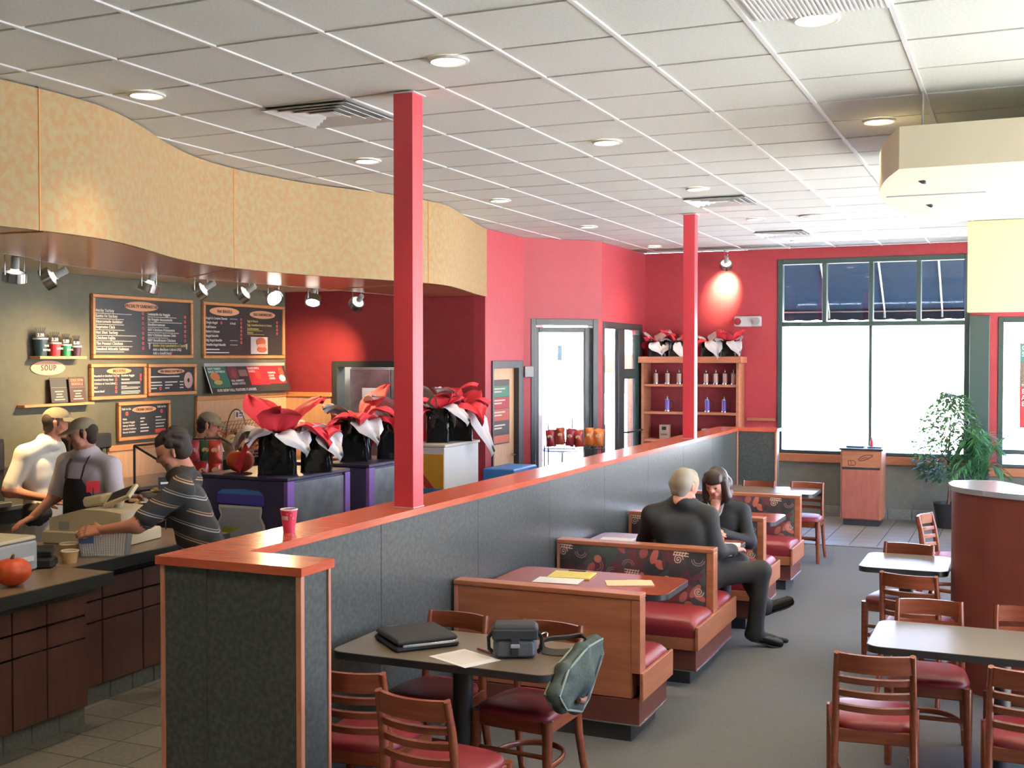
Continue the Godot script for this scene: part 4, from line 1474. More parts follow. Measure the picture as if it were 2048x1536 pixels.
func build_plants() -> void:
	var r := RandomNumberGenerator.new()
	r.seed = 91
	# small leaved ficus in front of the window
	var t := thing("ficus_tree", "bushy small leaved fig tree in a dark pot by the storefront window", "potted plant", Vector3(-0.86, 0, -15.80))
	var b := MB.new()
	b.lathe(PackedVector2Array([Vector2(0, 0.01), Vector2(0.13, 0.01), Vector2(0.18, 0.32), Vector2(0.19, 0.33), Vector2(0.16, 0.33), Vector2(0.15, 0.28), Vector2(0, 0.28)]), 20)
	obj("pot", b, M.black_metal, t)
	b = MB.new()
	b.tube(PackedVector3Array([Vector3(0, 0.27, 0), Vector3(0.02, 0.6, 0.01), Vector3(-0.01, 0.95, 0), Vector3(0.03, 1.3, 0.0)]), PackedFloat32Array([0.022, 0.018, 0.014, 0.008]), 8)
	for k in 16:
		var a := r.randf() * TAU
		var y := r.randf_range(0.65, 1.3)
		b.tube(PackedVector3Array([Vector3(0, y, 0), Vector3(cos(a) * 0.14, y + 0.14, sin(a) * 0.12), Vector3(cos(a) * 0.28, y + 0.22, sin(a) * 0.22)]), PackedFloat32Array([0.007, 0.005, 0.003]), 5)
	obj("trunk", b, mat(c8(96, 70, 54), 0.8), t)
	b = MB.new()
	for k in 1500:
		var y := r.randf_range(0.62, 1.72)
		var R: float = 0.40 * clampf(1.0 - pow(absf(y - 1.05) / 0.78, 2.0), 0.12, 1.0)
		var a := r.randf() * TAU
		var q := sqrt(r.randf())
		var p := Vector3(cos(a) * R * q - 0.02 + (y - 1.1) * 0.08, y, sin(a) * R * q * 0.8)
		var d := Vector3(cos(a) + r.randf_range(-0.6, 0.6), r.randf_range(-0.7, 0.4), sin(a) + r.randf_range(-0.6, 0.6)).normalized()
		var s := d.cross(Vector3(r.randf_range(-0.5, 0.5), 1, r.randf_range(-0.5, 0.5))).normalized()
		leaf(b, p, d, s, 0.085, 0.021, 0.01)
	var fo := obj("foliage", b, leaf_mat(c8(52, 92, 64)), t)
	# palm with feathered fronds
	t = thing("parlor_palm", "feathery green palm with arching fronds beside the fig tree", "potted plant", Vector3(-0.50, 0, -15.62))
	b = MB.new()
	b.lathe(PackedVector2Array([Vector2(0, 0.01), Vector2(0.12, 0.01), Vector2(0.16, 0.28), Vector2(0.17, 0.29), Vector2(0.145, 0.29), Vector2(0.14, 0.25), Vector2(0, 0.25)]), 20)
	obj("pot", b, M.black_metal, t)
	var lm := leaf_mat(c8(62, 122, 82))
	for k in 24:
		var a := r.randf() * TAU
		var reach := r.randf_range(0.18, 0.42)
		var h := r.randf_range(0.8, 1.3)
		var tip := Vector3(cos(a) * reach, h - r.randf_range(0.0, 0.25), sin(a) * reach * 0.7)
		if k == 0: tip = Vector3(-0.36, 0.62, 0.3); 
		if k == 0: h = 0.95
		if k == 1: tip = Vector3(0.36, 1.22, 0.1)
		var pts := PackedVector3Array()
		for i in 12:
			var u := i / 11.0
			pts.append(Vector3(0, 0.25, 0).lerp(tip, u * u * 0.6 + u * 0.4) + Vector3(0, sin(u * PI) * (h * 0.45), 0))
		b = MB.new()
		b.tube(pts, PackedFloat32Array([0.006, 0.005, 0.005, 0.004, 0.004, 0.003, 0.003, 0.003, 0.002, 0.002, 0.002, 0.002]), 5)
		for i in range(4, 12):
			for half in 2:
				var u0 := pts[i - 1].lerp(pts[i], 0.5 * half)
				var d := (pts[i] - pts[i - 1]).normalized()
				var s := d.cross(Vector3.UP).normalized()
				for sg in [-1.0, 1.0]:
					var ld: Vector3 = (d * 0.7 + s * sg * 0.8 + Vector3(0, r.randf_range(-0.2, 0.15), 0)).normalized()
					leaf(b, u0, ld, ld.cross(Vector3.UP).normalized(), r.randf_range(0.15, 0.24), 0.012, 0.03)
		obj("frond", b, lm, t)

# ---------------------------------------------------------------- merchandise shelf
func build_merch_shelf() -> void:
	var t := thing("merchandise_shelf", "tall open wooden shelf with a thick top beside the entrance", "shelf", Vector3(-4.28, 0, FAR_Z + 0.02))
	for x in [-0.70, 0.66]:
		obj("side_panel", one_box(x, x + 0.04, 0.0, 2.10, 0.0, 0.36, 0.003), M.shelf_wood, t)
	obj("top_board", one_box(-0.735, 0.735, 2.10, 2.19, 0.0, 0.40, 0.005), M.shelf_wood, t)
	obj("back_panel", one_box(-0.66, 0.66, 0.1, 2.10, 0.0, 0.012), M.dark_red, t)
	var ys := [1.765, 1.375, 0.985, 0.60, 0.15]
	for y in ys:
		obj("shelf_board", one_box(-0.66, 0.66, y, y + 0.035, 0.012, 0.345, 0.003), M.shelf_wood, t)
	# press pots and travel mugs
	var glass_pot := []
	var xs := [-0.53, -0.36, -0.19, 0.0, 0.20, 0.34, 0.47, 0.59]
	for k in 8:
		press_pot(Vector3(-4.28 + xs[k], 1.80, FAR_Z + 0.22), mat(c8(190, 150, 140), 0.25), "small press pot with a steel frame on the top shelf", "press pots on the top shelf", 0.9)
	for x in [-0.36, -0.08, 0.22, 0.46]:
		press_pot(Vector3(-4.28 + x, 1.41, FAR_Z + 0.22), mat(c8(96, 66, 160), 0.25), "purple press pot with a curved handle on the middle shelf", "purple press pots on the middle shelf", 1.0)
	for x in [[-0.40, 0.14, 0.2], [-0.06, 0.12, 0.2], [0.24, 0.20, 0.16], [0.47, 0.14, 0.17]]:
		var c := thing("coffee_carton", "pale printed coffee carton on the lower shelf", "carton", Vector3(-4.28 + x[0], 1.02, FAR_Z + 0.2), 0.0, "coffee cartons on the lower shelf")
		obj("box", one_box(-x[1] / 2, x[1] / 2, 0, x[2], -0.05, 0.05, 0.004), mat(c8(168, 140, 122), 0.7), c)
		obj("picture", one_box(-x[1] * 0.22, x[1] * 0.22, x[2] * 0.62, x[2] * 0.86, 0.05, 0.052), M.black, c)
		obj("print_band", one_box(-x[1] * 0.35, x[1] * 0.35, x[2] * 0.25, x[2] * 0.36, 0.05, 0.052), mat(c8(110, 84, 74), 0.7), c)
	# gift bags along the top
	for q in [[-0.50, 0.30, "end of the row by the door"], [-0.22, 0.26, "second from the door"], [0.24, 0.24, "second from the window"], [0.52, 0.25, "end of the row by the window"]]:
		gift_bag(Vector3(-4.28 + q[0], 2.19, FAR_Z + 0.22), q[1] * 0.92, 0.22, 0.15, 0.2, int(q[0] * 100) + 400, "black gift bag with tissue on the merchandise shelf, " + q[2])

func press_pot(at: Vector3, m: Material, label: String, group: String, s: float) -> void:
	var t := thing("press_pot", label, "press pot", at, 0.3, group)
	var b := MB.new()
	b.lathe(PackedVector2Array([Vector2(0.0, 0.014), Vector2(0.036 * s, 0.014), Vector2(0.036 * s, 0.165 * s), Vector2(0.0, 0.165 * s)]), 18)
	obj("beaker", b, m, t)
	b = MB.new()
	b.lathe(PackedVector2Array([Vector2(0, 0), Vector2(0.046 * s, 0), Vector2(0.046 * s, 0.02), Vector2(0.038 * s, 0.024)]), 18)
	b.lathe(PackedVector2Array([Vector2(0.04 * s, 0.165 * s), Vector2(0.047 * s, 0.168 * s), Vector2(0.04 * s, 0.185 * s), Vector2(0.008, 0.192 * s), Vector2(0.008, 0.215 * s), Vector2(0.012, 0.222 * s), Vector2(0, 0.23 * s)]), 18)
	obj("steel_frame", b, M.chrome, t)
	b = MB.new()
	b.tube(PackedVector3Array([Vector3(0.036, 0.15, 0) * s, Vector3(0.075, 0.145, 0) * s, Vector3(0.082, 0.09, 0) * s, Vector3(0.075, 0.045, 0) * s, Vector3(0.036, 0.035, 0) * s]), PackedFloat32Array([0.006]), 6)
	obj("handle", b, M.black, t)

# black glossy bag with crumpled tissue
func gift_bag(at: Vector3, w: float, h: float, d: float, spread: float, sd: int, label: String, turn := 0.0, big := false) -> Node3D:
	var t := thing("gift_bag", label, "gift bag", at, turn, "black gift bags with red and white tissue")
	var r := RandomNumberGenerator.new()
	r.seed = sd
	var rows := []
	var n := 40
	for i in 9:
		var v := i / 8.0
		var row := []
		for k in n + 1:
			var a := TAU * (k % n) / n
			var ca := cos(a)
			var sa := sin(a)
			var x: float = sign(ca) * pow(absf(ca), 0.35) * w / 2
			var z: float = sign(sa) * pow(absf(sa), 0.35) * d / 2
			var cr := 0.012 * sin(a * 9.0 + v * 5.0 + sd) + 0.010 * sin(a * 17.0 - v * 9.0 + sd * 2.0)
			var gusset: float = 1.0 - 0.25 * v * absf(ca) * pow(1.0 - absf(sa), 2.0)
			row.append(Vector3(x * (1.0 - 0.03 * v) * gusset + cr * v, 0.002 + v * h + (0.008 * sin(a * 5 + sd) if i == 8 else 0.0), z + cr * v))
		rows.append(row)
	var b := MB.new()
	b.sheet(rows)
	b.face_out(Vector3.ZERO, Vector3(1, 0, 1))
	var bag := obj("bag", b, M.foil, t)
	b = MB.new()
	bx(b, -w / 2 * 0.97, w / 2 * 0.97, 0.0, 0.006, -d / 2 * 0.97, d / 2 * 0.97)
	obj("bag_base", b, M.foil, bag)
	# tissue sheets: crumpled kites springing out of the mouth
	var np := 9 if big else 6
	for k in np:
		var a := TAU * k / np + r.randf_range(-0.3, 0.3)
		var root := Vector3(cos(a) * w * 0.18, h * 0.9, sin(a) * d * 0.2)
		var outv := Vector3(cos(a), 0, sin(a) * 0.7).normalized()
		var len := spread * r.randf_range(0.75, 1.25)
		var rise := r.randf_range(0.2, 1.1)
		if k % 3 == 1: rise = r.randf_range(-0.5, 0.25)
		var side := Vector3.UP.cross(outv).normalized()
		var g := []
		for i in 8:
			var u := i / 7.0
			var row := []
			var half := w * 0.62 * sin(clamp(u * 1.05, 0.0, 1.0) * PI * 0.98 + 0.05) * r.randf_range(0.85, 1.1)
			var mid := root + outv * len * u + Vector3(0, rise * len * u - 0.55 * len * u * u * (1.2 - rise) + 0.25 * len * sin(u * PI), 0)
			for j in 9:
				var s := j / 8.0 * 2 - 1
				var fold := 0.020 * sin(s * 6.0 + k * 2.0 + u * 3.0) + 0.012 * sin(s * 13.0 + u * 7.0 + k)
				row.append(mid + side * s * half + Vector3(0, fold * (0.3 + u) - 0.10 * s * s * half, 0) + outv * fold * 0.8)
			g.append(row)
		b = MB.new()
		b.sheet(g, 0.0012)
		obj("tissue", b, M.tissue_red if k % 2 == 0 else M.tissue_white, t)
	return t

func foil() -> StandardMaterial3D:
	M.foil = mat(c8(22, 24, 26), 0.12)
	M.foil.metallic = 0.35
	M.tissue_red = mat(c8(226, 44, 60), 0.7)
	M.tissue_red.backlight_enabled = true
	M.tissue_red.backlight = Color(0.3, 0.06, 0.08)
	M.tissue_white = mat(c8(232, 226, 226), 0.7)
	M.tissue_white.backlight_enabled = true
	M.tissue_white.backlight = Color(0.3, 0.29, 0.29)
	return M.foil

# ---------------------------------------------------------------- snack rack by the entrance
func build_chip_rack() -> void:
	var t := thing("snack_rack", "black wire rack holding bags of chips in front of the glass door", "rack", Vector3(-4.86, 0, -12.95), 0.25)
	var b := MB.new()
	for x in [-0.34, 0.34]:
		for z in [-0.18, 0.18]:
			b.cyl(Vector3(x, 0, z), Vector3(x, 1.38 if z < 0 else 1.15, z), 0.008, 0.008, 8)
	for y in [0.35, 0.62, 0.9, 1.11]:
		for z in [-0.18, 0.18]: b.cyl(Vector3(-0.34, y, z), Vector3(0.34, y, z), 0.005, 0.005, 6)
		for x in [-0.34, 0.34]: b.cyl(Vector3(x, y, -0.18), Vector3(x, y, 0.18), 0.005, 0.005, 6)
		for k in 9: b.cyl(Vector3(-0.34 + k * 0.085, y, -0.18), Vector3(-0.34 + k * 0.085, y, 0.18), 0.003, 0.003, 5)
	b.cyl(Vector3(-0.05, 1.11, -0.18), Vector3(-0.05, 1.45, -0.18), 0.007, 0.007, 8)
	obj("wire_frame", b, M.black_metal, t)
	var cols := [c8(150, 30, 52), c8(168, 60, 44), c8(150, 34, 60), c8(176, 52, 40), c8(224, 120, 44), c8(232, 128, 52)]
	var nm := ["dark red", "brick red", "crimson", "rust", "orange", "bright orange"]
	for k in 6:
		for row in 2:
			var c := thing("chip_bag", nm[k] + " chip bag standing in the " + ("front" if row == 1 else "back") + " row of the snack rack", "chip bag", Vector3.ZERO, 0.0, "chip bags in the snack rack")
			c.transform = t.transform * Transform3D(Basis(Vector3.RIGHT, -0.15 + 0.05 * ((k * 3 + row) % 4)) * Basis(Vector3(0, 0, 1), 0.1 * sin(k * 2.3 + row)), Vector3(-0.28 + k * 0.112, 1.122 + 0.012 * ((k * 5 + row * 3) % 3), -0.07 + row * 0.13))
			chip_bag_mesh(c, cols[k], 0.105, 0.20, 500 + k * 2 + row)
	for k in 5:
		var c := thing("chip_bag", ["red", "plum", "scarlet", "maroon", "vermilion"][k] + " chip bag on the second shelf of the snack rack", "chip bag", Vector3.ZERO, 0.0, "chip bags on the lower rack shelf")
		c.transform = t.transform * Transform3D(Basis(Vector3.RIGHT, -0.1), Vector3(-0.26 + k * 0.13, 0.63, 0.08))
		chip_bag_mesh(c, [c8(190, 40, 44), c8(130, 36, 66), c8(196, 44, 40), c8(120, 30, 40), c8(206, 64, 44)][k], 0.115, 0.2, 540 + k)

func chip_bag_mesh(t: Node3D, c: Color, w: float, h: float, sd: int) -> void:
	var r := RandomNumberGenerator.new()
	r.seed = sd
	var ph := r.randf() * 6
	var b := MB.new()
	for s in [1.0, -1.0]:
		var rows := []
		for i in 9:
			var v := i / 8.0
			var row := []
			for j in 9:
				var u := j / 8.0 * 2 - 1
				var bulge := 0.034 * pow(sin(v * PI), 0.6) * (1 - u * u)
				var crease := 0.004 * sin(v * 16 + u * 4 + ph) * (1.0 - sin(v * PI) * 0.5)
				row.append(Vector3(u * w / 2 * (1.0 - 0.08 * sin(v * PI)), v * h, s * (bulge + 0.001) + crease))
			rows.append(row)
		b.sheet(rows)
		var st := b.v.size() - 81
		for k in range(st, b.v.size()):
			if b.n[k].z * s < 0: b.n[k] = -b.n[k]
		b.rewind()
	var pouch := obj("pouch", b, mat(c, 0.28), t)
	var p := MB.new()
	p.lathe(PackedVector2Array([Vector2(0, 0.0), Vector2(w * 0.27, 0.0), Vector2(w * 0.27, 0.002), Vector2(0, 0.003)]), 14, Vector3(0, h * 0.6, 0.031), Basis(Vector3.RIGHT, PI / 2), Vector2(1, 0.7))
	obj("badge", p, mat(c8(236, 206, 150), 0.4), pouch)

var fonts := {}
func font(bold := false) -> Font:
	if not fonts.has(bold):
		var f := SystemFont.new()
		f.font_names = PackedStringArray(["Droid Sans"])
		if bold: f.font_weight = 700
		fonts[bold] = f
	return fonts[bold]

# ---------------------------------------------------------------- menu boards
# z0 is the end nearer the camera; board faces +x; local x runs along -z
func board(z0: float, z1: float, y0: float, y1: float, label: String) -> Node3D:
	var t := thing("menu_board", label, "menu board", Vector3(MENU_X, y0, z0), PI / 2)
	var w := z0 - z1
	var h := y1 - y0
	var fw := 0.038
	obj("panel", one_box(fw * 0.6, w - fw * 0.6, fw * 0.6, h - fw * 0.6, 0.0, 0.022), mat(c8(40, 42, 44), 0.45), t)
	obj("frame_rail", one_box(0, w, 0, fw, 0, 0.045, 0.008), M.frame_wood, t)
	obj("frame_rail", one_box(0, w, h - fw, h, 0, 0.045, 0.008), M.frame_wood, t)
	obj("frame_stile", one_box(0, fw, fw, h - fw, 0, 0.045, 0.008), M.frame_wood, t)
	obj("frame_stile", one_box(w - fw, w, fw, h - fw, 0, 0.045, 0.008), M.frame_wood, t)
	return t

const TZ := 0.024
func oval(t: Node3D, x: float, y: float, w: float, h: float, s: String, size: float) -> void:
	var b := MB.new()
	b.lathe(PackedVector2Array([Vector2(0, 0), Vector2(1, 0.0), Vector2(1, 0.002), Vector2(0, 0.003)]), 32, Vector3(x, y, TZ - 0.002), Basis(Vector3(w / 2, 0, 0), Vector3(0, 0, 1), Vector3(0, -h / 2, 0)))
	var ov := obj("title_oval", b, mat(c8(232, 168, 122), 0.6), t)
	b = MB.new()
	b.text(s, size, Vector3(x, y, TZ + 0.003), Basis.IDENTITY, font(true), HORIZONTAL_ALIGNMENT_CENTER)
	obj("title", b, mat(c8(52, 36, 32), 0.6), ov)

func lines(b: MB, x: float, y: float, dy: float, size: float, L: Array) -> void:
	for i in L.size():
		if L[i] != "": b.text(L[i], size, Vector3(x, y - dy * i, TZ), Basis.IDENTITY, font(true), HORIZONTAL_ALIGNMENT_LEFT)

func bars(b: MB, x: float, y: float, dy: float, W: Array, h := 0.006) -> void:
	# small description lines too fine to read
	for i in W.size():
		if W[i] > 0: bx(b, x, x + W[i], y - dy * i - h / 2, y - dy * i + h / 2, TZ - 0.002, TZ)

func dots(t: Node3D, x: float, y: float, dy: float, n: int, r := 0.017) -> void:
	var b := MB.new()
	var s := MB.new()
	for i in n:
		var p := Vector3(x, y - dy * i, TZ - 0.002)
		b.lathe(PackedVector2Array([Vector2(0, 0), Vector2(r, 0.0), Vector2(r, 0.002), Vector2(0, 0.003)]), 14, p, Basis(Vector3.RIGHT, Vector3(0, 0, 1), Vector3(0, -1, 0)))
		bx(s, x - r * 0.55, x - r * 0.1, p.y - r * 0.22, p.y + r * 0.22, TZ, TZ + 0.003)
		bx(s, x + r * 0.1, x + r * 0.55, p.y - r * 0.3, p.y + r * 0.3, TZ, TZ + 0.003)
	var pd := obj("price_dots", b, mat(c8(226, 92, 92), 0.6), t)
	obj("price_digits", s, mat(c8(150, 40, 44), 0.6), pd)

func build_menu_wall() -> void:
	var wt := mat(c8(232, 226, 212), 0.6)
	var yl := mat(c8(206, 188, 96), 0.6)
	# largest board
	var t := board(-8.985, -10.52, 2.17, 2.82, "largest menu board, headed specialty sandwiches, in a wooden frame")
	oval(t, 0.72, 0.545, 0.52, 0.10, "SPECIALTY SANDWICHES", 0.046)
	var b := MB.new()
	lines(b, 0.055, 0.485, 0.0555, 0.040, ["Herby Turkey", "Santa Fe Turkey", "Guacamole Gobbler", "Supreme Club", "Hot Shot Turkey", "Chicken Fajita", "The Peanut Chicken", "Smoked Atlantic Salmon"])
	bars(b, 0.055, 0.456, 0.0555, [0.52, 0.40, 0.40, 0.41, 0.58, 0.52, 0.52, 0.40])
	lines(b, 0.81, 0.470, 0.0555, 0.038, ["Leonardo da Veggie", "Da Veggie Guacamole", "Mediterranean", "HOT Chicken Primavera", "HOT Chicken Bacon Club", "HOT Roadhouse Chicken"])
	bars(b, 0.81, 0.441, 0.0555, [0.46, 0.55, 0.34, 0.50, 0.32, 0.48])
	lines(b, 0.89, 0.095, 0.040, 0.036, ["Add a Medium Cola & Chip", "Add a Small Soup"])
	obj("lettering", b, wt, t)
	b = MB.new()
	b.text("Make Any Sandwich a Combo", 0.040, Vector3(0.89, 0.138, TZ), Basis.IDENTITY, font(true), HORIZONTAL_ALIGNMENT_LEFT)
	obj("lettering", b, yl, t)
	dots(t, 0.74, 0.475, 0.0525, 8)
	dots(t, 1.415, 0.455, 0.0525, 6)
	dots(t, 1.33, 0.095, 0.1, 1)
	dots(t, 1.18, 0.055, 0.1, 1)
	b = MB.new()
	for x in [0.84, 1.44]:
		b.lathe(PackedVector2Array([Vector2(0, 0), Vector2(0.022, 0), Vector2(0.030, 0.11), Vector2(0, 0.11)]), 10, Vector3(x, 0.05, TZ - 0.018), Basis.IDENTITY, Vector2(1, 0.66))
	obj("cup_print", b, mat(c8(206, 176, 190), 0.6), t)
	# second board
	t = board(-10.70, -12.285, 2.167, 2.815, "menu board headed bagels and egg sandwiches beside the red wall")
	oval(t, 0.40, 0.545, 0.55, 0.10, "Hot BAGELS", 0.05)
	oval(t, 1.14, 0.53, 0.52, 0.095, "EGG SANDWICHES", 0.044)
	b = MB.new()
	lines(b, 0.06, 0.462, 0.0505, 0.036, ["Bagel & Cream Cheese", "Single Bagel", "Full Dozen", "Baker's Dozen", "Bagel Bundle", "Big Bagel Bundle", "Double Bagel Bundle"])
	b.text("6 Pack", 0.034, Vector3(0.50, 0.41, TZ), Basis.IDENTITY, font(true), HORIZONTAL_ALIGNMENT_LEFT)
	bars(b, 0.50, 0.462, 0.0505, [0.14, 0, 0, 0, 0, 0.14, 0.14])
	bars(b, 0.06, 0.105, 0.036, [0.24, 0.42], 0.012)
	obj("lettering", b, wt, t)
	b = MB.new()
	lines(b, 0.83, 0.448, 0.046, 0.034, ["Egg & Cheese", "Egg, Canadian Bacon & Cheese", "Southwestern", "Denver"])
	bars(b, 0.83, 0.335, 0.046, [0.30, 0.34], 0.005)
	obj("lettering", b, yl, t)
	dots(t, 0.715, 0.462, 0.0455, 7)
	dots(t, 0.34, 0.412, 0.05, 1)
	dots(t, 1.44, 0.445, 0.046, 4)
	b = one_box(0.90, 1.24, 0.055, 0.26, TZ - 0.002, TZ)
	obj("photo", b, mat(c8(206, 196, 192), 0.6), t)
	b = MB.new()
	b.lathe(PackedVector2Array([Vector2(0, 0), Vector2(0.10, 0.0), Vector2(0.10, 0.002), Vector2(0, 0.003)]), 20, Vector3(1.10, 0.20, TZ), Basis(Vector3.RIGHT, Vector3(0, 0, 1), Vector3(0, -0.55, 0)))
	b.lathe(PackedVector2Array([Vector2(0, 0), Vector2(0.10, 0.0), Vector2(0.10, 0.002), Vector2(0, 0.003)]), 20, Vector3(1.12, 0.11, TZ), Basis(Vector3.RIGHT, Vector3(0, 0, 1), Vector3(0, -0.4, 0)))
	obj("photo_bagel", b, mat(c8(176, 92, 62), 0.6), t)
	b = MB.new()
	b.lathe(PackedVector2Array([Vector2(0, 0), Vector2(0.10, 0.0), Vector2(0.10, 0.002), Vector2(0, 0.003)]), 20, Vector3(1.12, 0.155, TZ + 0.001), Basis(Vector3.RIGHT, Vector3(0, 0, 1), Vector3(0, -0.22, 0)))
	obj("photo_filling", b, mat(c8(226, 150, 130), 0.6), t)
	# lower boards
	t = board(-8.955, -9.76, 1.752, 2.118, "small menu board headed deli style under the largest board")
	oval(t, 0.41, 0.29, 0.36, 0.062, "DELI STYLE", 0.036)
	b = MB.new()
	lines(b, 0.055, 0.242, 0.039, 0.028, ["Roasted or Smoked Turkey", "Smoked Honey Ham", "Chicken or Tuna Salad", "BLT", "Roast Beef"])
	lines(b, 0.44, 0.242, 0.039, 0.028, ["Garden Veggie", "Hummus"])
	bars(b, 0.44, 0.172, 0.013, [0.28, 0.28, 0, 0.08, 0.28, 0.25, 0, 0.28, 0.28, 0.26], 0.006)
	obj("lettering", b, wt, t)
	dots(t, 0.365, 0.240, 0.040, 5)
	dots(t, 0.73, 0.240, 0.038, 2)
	t = board(-9.785, -10.575, 1.768, 2.112, "small menu board headed big bagel softwich with a bagel picture")
	oval(t, 0.38, 0.262, 0.44, 0.06, "BIG BAGEL SOFTWICH", 0.034)
	b = MB.new()
	bars(b, 0.055, 0.205, 0.03, [0.46, 0], 0.012)
	bars(b, 0.055, 0.145, 0.032, [0.17, 0.18, 0.09], 0.012)
	bars(b, 0.28, 0.145, 0.032, [0.20, 0.12, 0.07], 0.012)
	bars(b, 0.52, 0.145, 0.032, [0.06, 0.06, 0.06], 0.01)
	obj("lettering", b, wt, t)
	dots(t, 0.205, 0.078, 0.05, 1, 0.02)
	b = MB.new()
	b.lathe(PackedVector2Array([Vector2(0.02, 0), Vector2(0.075, 0.0), Vector2(0.075, 0.003), Vector2(0.02, 0.004)]), 22, Vector3(0.665, 0.16, TZ - 0.002), Basis(Vector3.RIGHT, Vector3(0, 0, 1), Vector3(0, -1.2, 0)))
	obj("bagel_print", b, mat(c8(196, 160, 152), 0.6), t)
	t = board(-9.335, -10.135, 1.318, 1.72, "lowest menu board headed cream cheese near the cap of the bending person")
	oval(t, 0.40, 0.315, 0.37, 0.066, "CREAM CHEESE", 0.036)
	b = MB.new()
	b.text("Tub to Go", 0.03, Vector3(0.13, 0.328, TZ), Basis.IDENTITY, font(true), HORIZONTAL_ALIGNMENT_CENTER)
	b.text("Tub to Go", 0.03, Vector3(0.67, 0.335, TZ), Basis.IDENTITY, font(true), HORIZONTAL_ALIGNMENT_CENTER)
	lines(b, 0.075, 0.222, 0.034, 0.026, ["Plain", "Garden Veggie", "Honey Walnut", "Smoked Salmon", "Bacon Cheddar"])
	bars(b, 0.34, 0.222, 0.034, [0.07, 0.05, 0.10, 0.13, 0.12], 0.012)
	bars(b, 0.575, 0.225, 0.034, [0.09, 0.16, 0.14, 0.13], 0.010)
	obj("lettering", b, wt, t)
	dots(t, 0.14, 0.28, 0.05, 1, 0.022)
	dots(t, 0.67, 0.285, 0.05, 1, 0.020)
	obj("red_tag", one_box(0.565, 0.73, 0.058, 0.098, TZ - 0.002, TZ + 0.002), mat(c8(232, 66, 50), 0.6), t)
	# tilted poster of fall flavours
	t = thing("promo_poster", "wide tilted poster of fall flavours in a metal rail below the bagel board", "poster", Vector3(MENU_X, 1.79, -10.70), PI / 2)
	var w := 1.575
	obj("top_rail", one_box(0, w, 0.285, 0.325, 0, 0.04, 0.004), M.grey_plastic, t)
	var lean := Node3D.new()
	var bs := Basis(Vector3.RIGHT, -0.36)
	var slab := func(x0: float, x1: float, y0: float, y1: float, d0: float, d1: float) -> MB:
		var q := MB.new()
		q.box(Vector3(0, 0.29, 0.02) + bs * Vector3((x0 + x1) / 2, (y0 + y1) / 2, (d0 + d1) / 2), Vector3(x1 - x0, y1 - y0, d1 - d0), 0.0, bs)
		return q
	lean.free()
	obj("sheet", slab.call(0.02, w, -0.33, 0.0, -0.004, 0.0), mat(c8(48, 50, 50), 0.5), t)
	obj("green_panel", slab.call(0.05, 0.40, -0.265, -0.005, 0.0, 0.002), mat(c8(44, 112, 92), 0.5), t)
	obj("coffee_photo", slab.call(0.42, 0.60, -0.16, -0.01, 0.0, 0.002), mat(c8(112, 52, 58), 0.5), t)
	obj("text_block", slab.call(0.62, 0.78, -0.13, -0.05, 0.0, 0.002), mat(c8(140, 118, 104), 0.5), t)
	obj("red_panel", slab.call(0.80, 1.17, -0.245, -0.005, 0.0, 0.002), mat(c8(206, 36, 52), 0.5), t)
	obj("red_panel", slab.call(1.17, 1.53, -0.235, -0.005, 0.0, 0.002), mat(c8(222, 40, 50), 0.5), t)
	obj("white_stripe", slab.call(0.015, 0.03, -0.33, 0.0, 0.0, 0.002), M.white, t)
	var disc := func(x: float, y: float, rx: float, ry: float, d: float) -> MB:
		var q := MB.new()
		q.lathe(PackedVector2Array([Vector2(0, 0), Vector2(1, 0.0), Vector2(1, 0.002), Vector2(0, 0.003)]), 18, Vector3(0, 0.29, 0.02) + bs * Vector3(x, y, d), bs * Basis(Vector3(rx, 0, 0), Vector3(0, 0, 1), Vector3(0, -ry, 0)))
		return q
	obj("bun_print", disc.call(0.16, -0.13, 0.085, 0.05, 0.002), mat(c8(208, 116, 74), 0.6), t)
	obj("filling_print", disc.call(0.19, -0.20, 0.075, 0.03, 0.002), mat(c8(196, 170, 88), 0.6), t)
	obj("apple_print", disc.call(0.98, -0.12, 0.06, 0.055, 0.002), mat(c8(228, 62, 50), 0.6), t)
	obj("pumpkin_print", disc.call(1.47, -0.08, 0.05, 0.06, 0.002), mat(c8(222, 84, 56), 0.6), t)
	obj("bowl_print", disc.call(1.46, -0.17, 0.065, 0.045, 0.003), M.white, t)
	obj("coffee_print", disc.call(0.52, -0.10, 0.05, 0.055, 0.002), mat(c8(150, 64, 66), 0.6), t)
	b = MB.new()
	var at := func(x: float, y: float) -> Vector3: return Vector3(0, 0.29, 0.02) + bs * Vector3(x, y, 0.004)
	b.text("TASTY TURKEY", 0.036, at.call(0.06, -0.035), bs, font(true), HORIZONTAL_ALIGNMENT_LEFT)
	b.text("BAGEL SOFTWICH", 0.036, at.call(0.06, -0.072), bs, font(true), HORIZONTAL_ALIGNMENT_LEFT)
	b.text("FALL HARVEST", 0.036, at.call(0.43, -0.185), bs, font(true), HORIZONTAL_ALIGNMENT_LEFT)
	b.text("BLEND COFFEE", 0.036, at.call(0.43, -0.222), bs, font(true), HORIZONTAL_ALIGNMENT_LEFT)
	b.text("BAKED APPLE", 0.036, at.call(0.81, -0.035), bs, font(true), HORIZONTAL_ALIGNMENT_LEFT)
	b.text("BAGELS", 0.036, at.call(0.81, -0.072), bs, font(true), HORIZONTAL_ALIGNMENT_LEFT)
	b.text("PUMPKIN", 0.034, at.call(1.19, -0.095), bs, font(true), HORIZONTAL_ALIGNMENT_LEFT)
	b.text("CREAM", 0.034, at.call(1.19, -0.132), bs, font(true), HORIZONTAL_ALIGNMENT_LEFT)
	b.text("CHEESE", 0.034, at.call(1.19, -0.169), bs, font(true), HORIZONTAL_ALIGNMENT_LEFT)
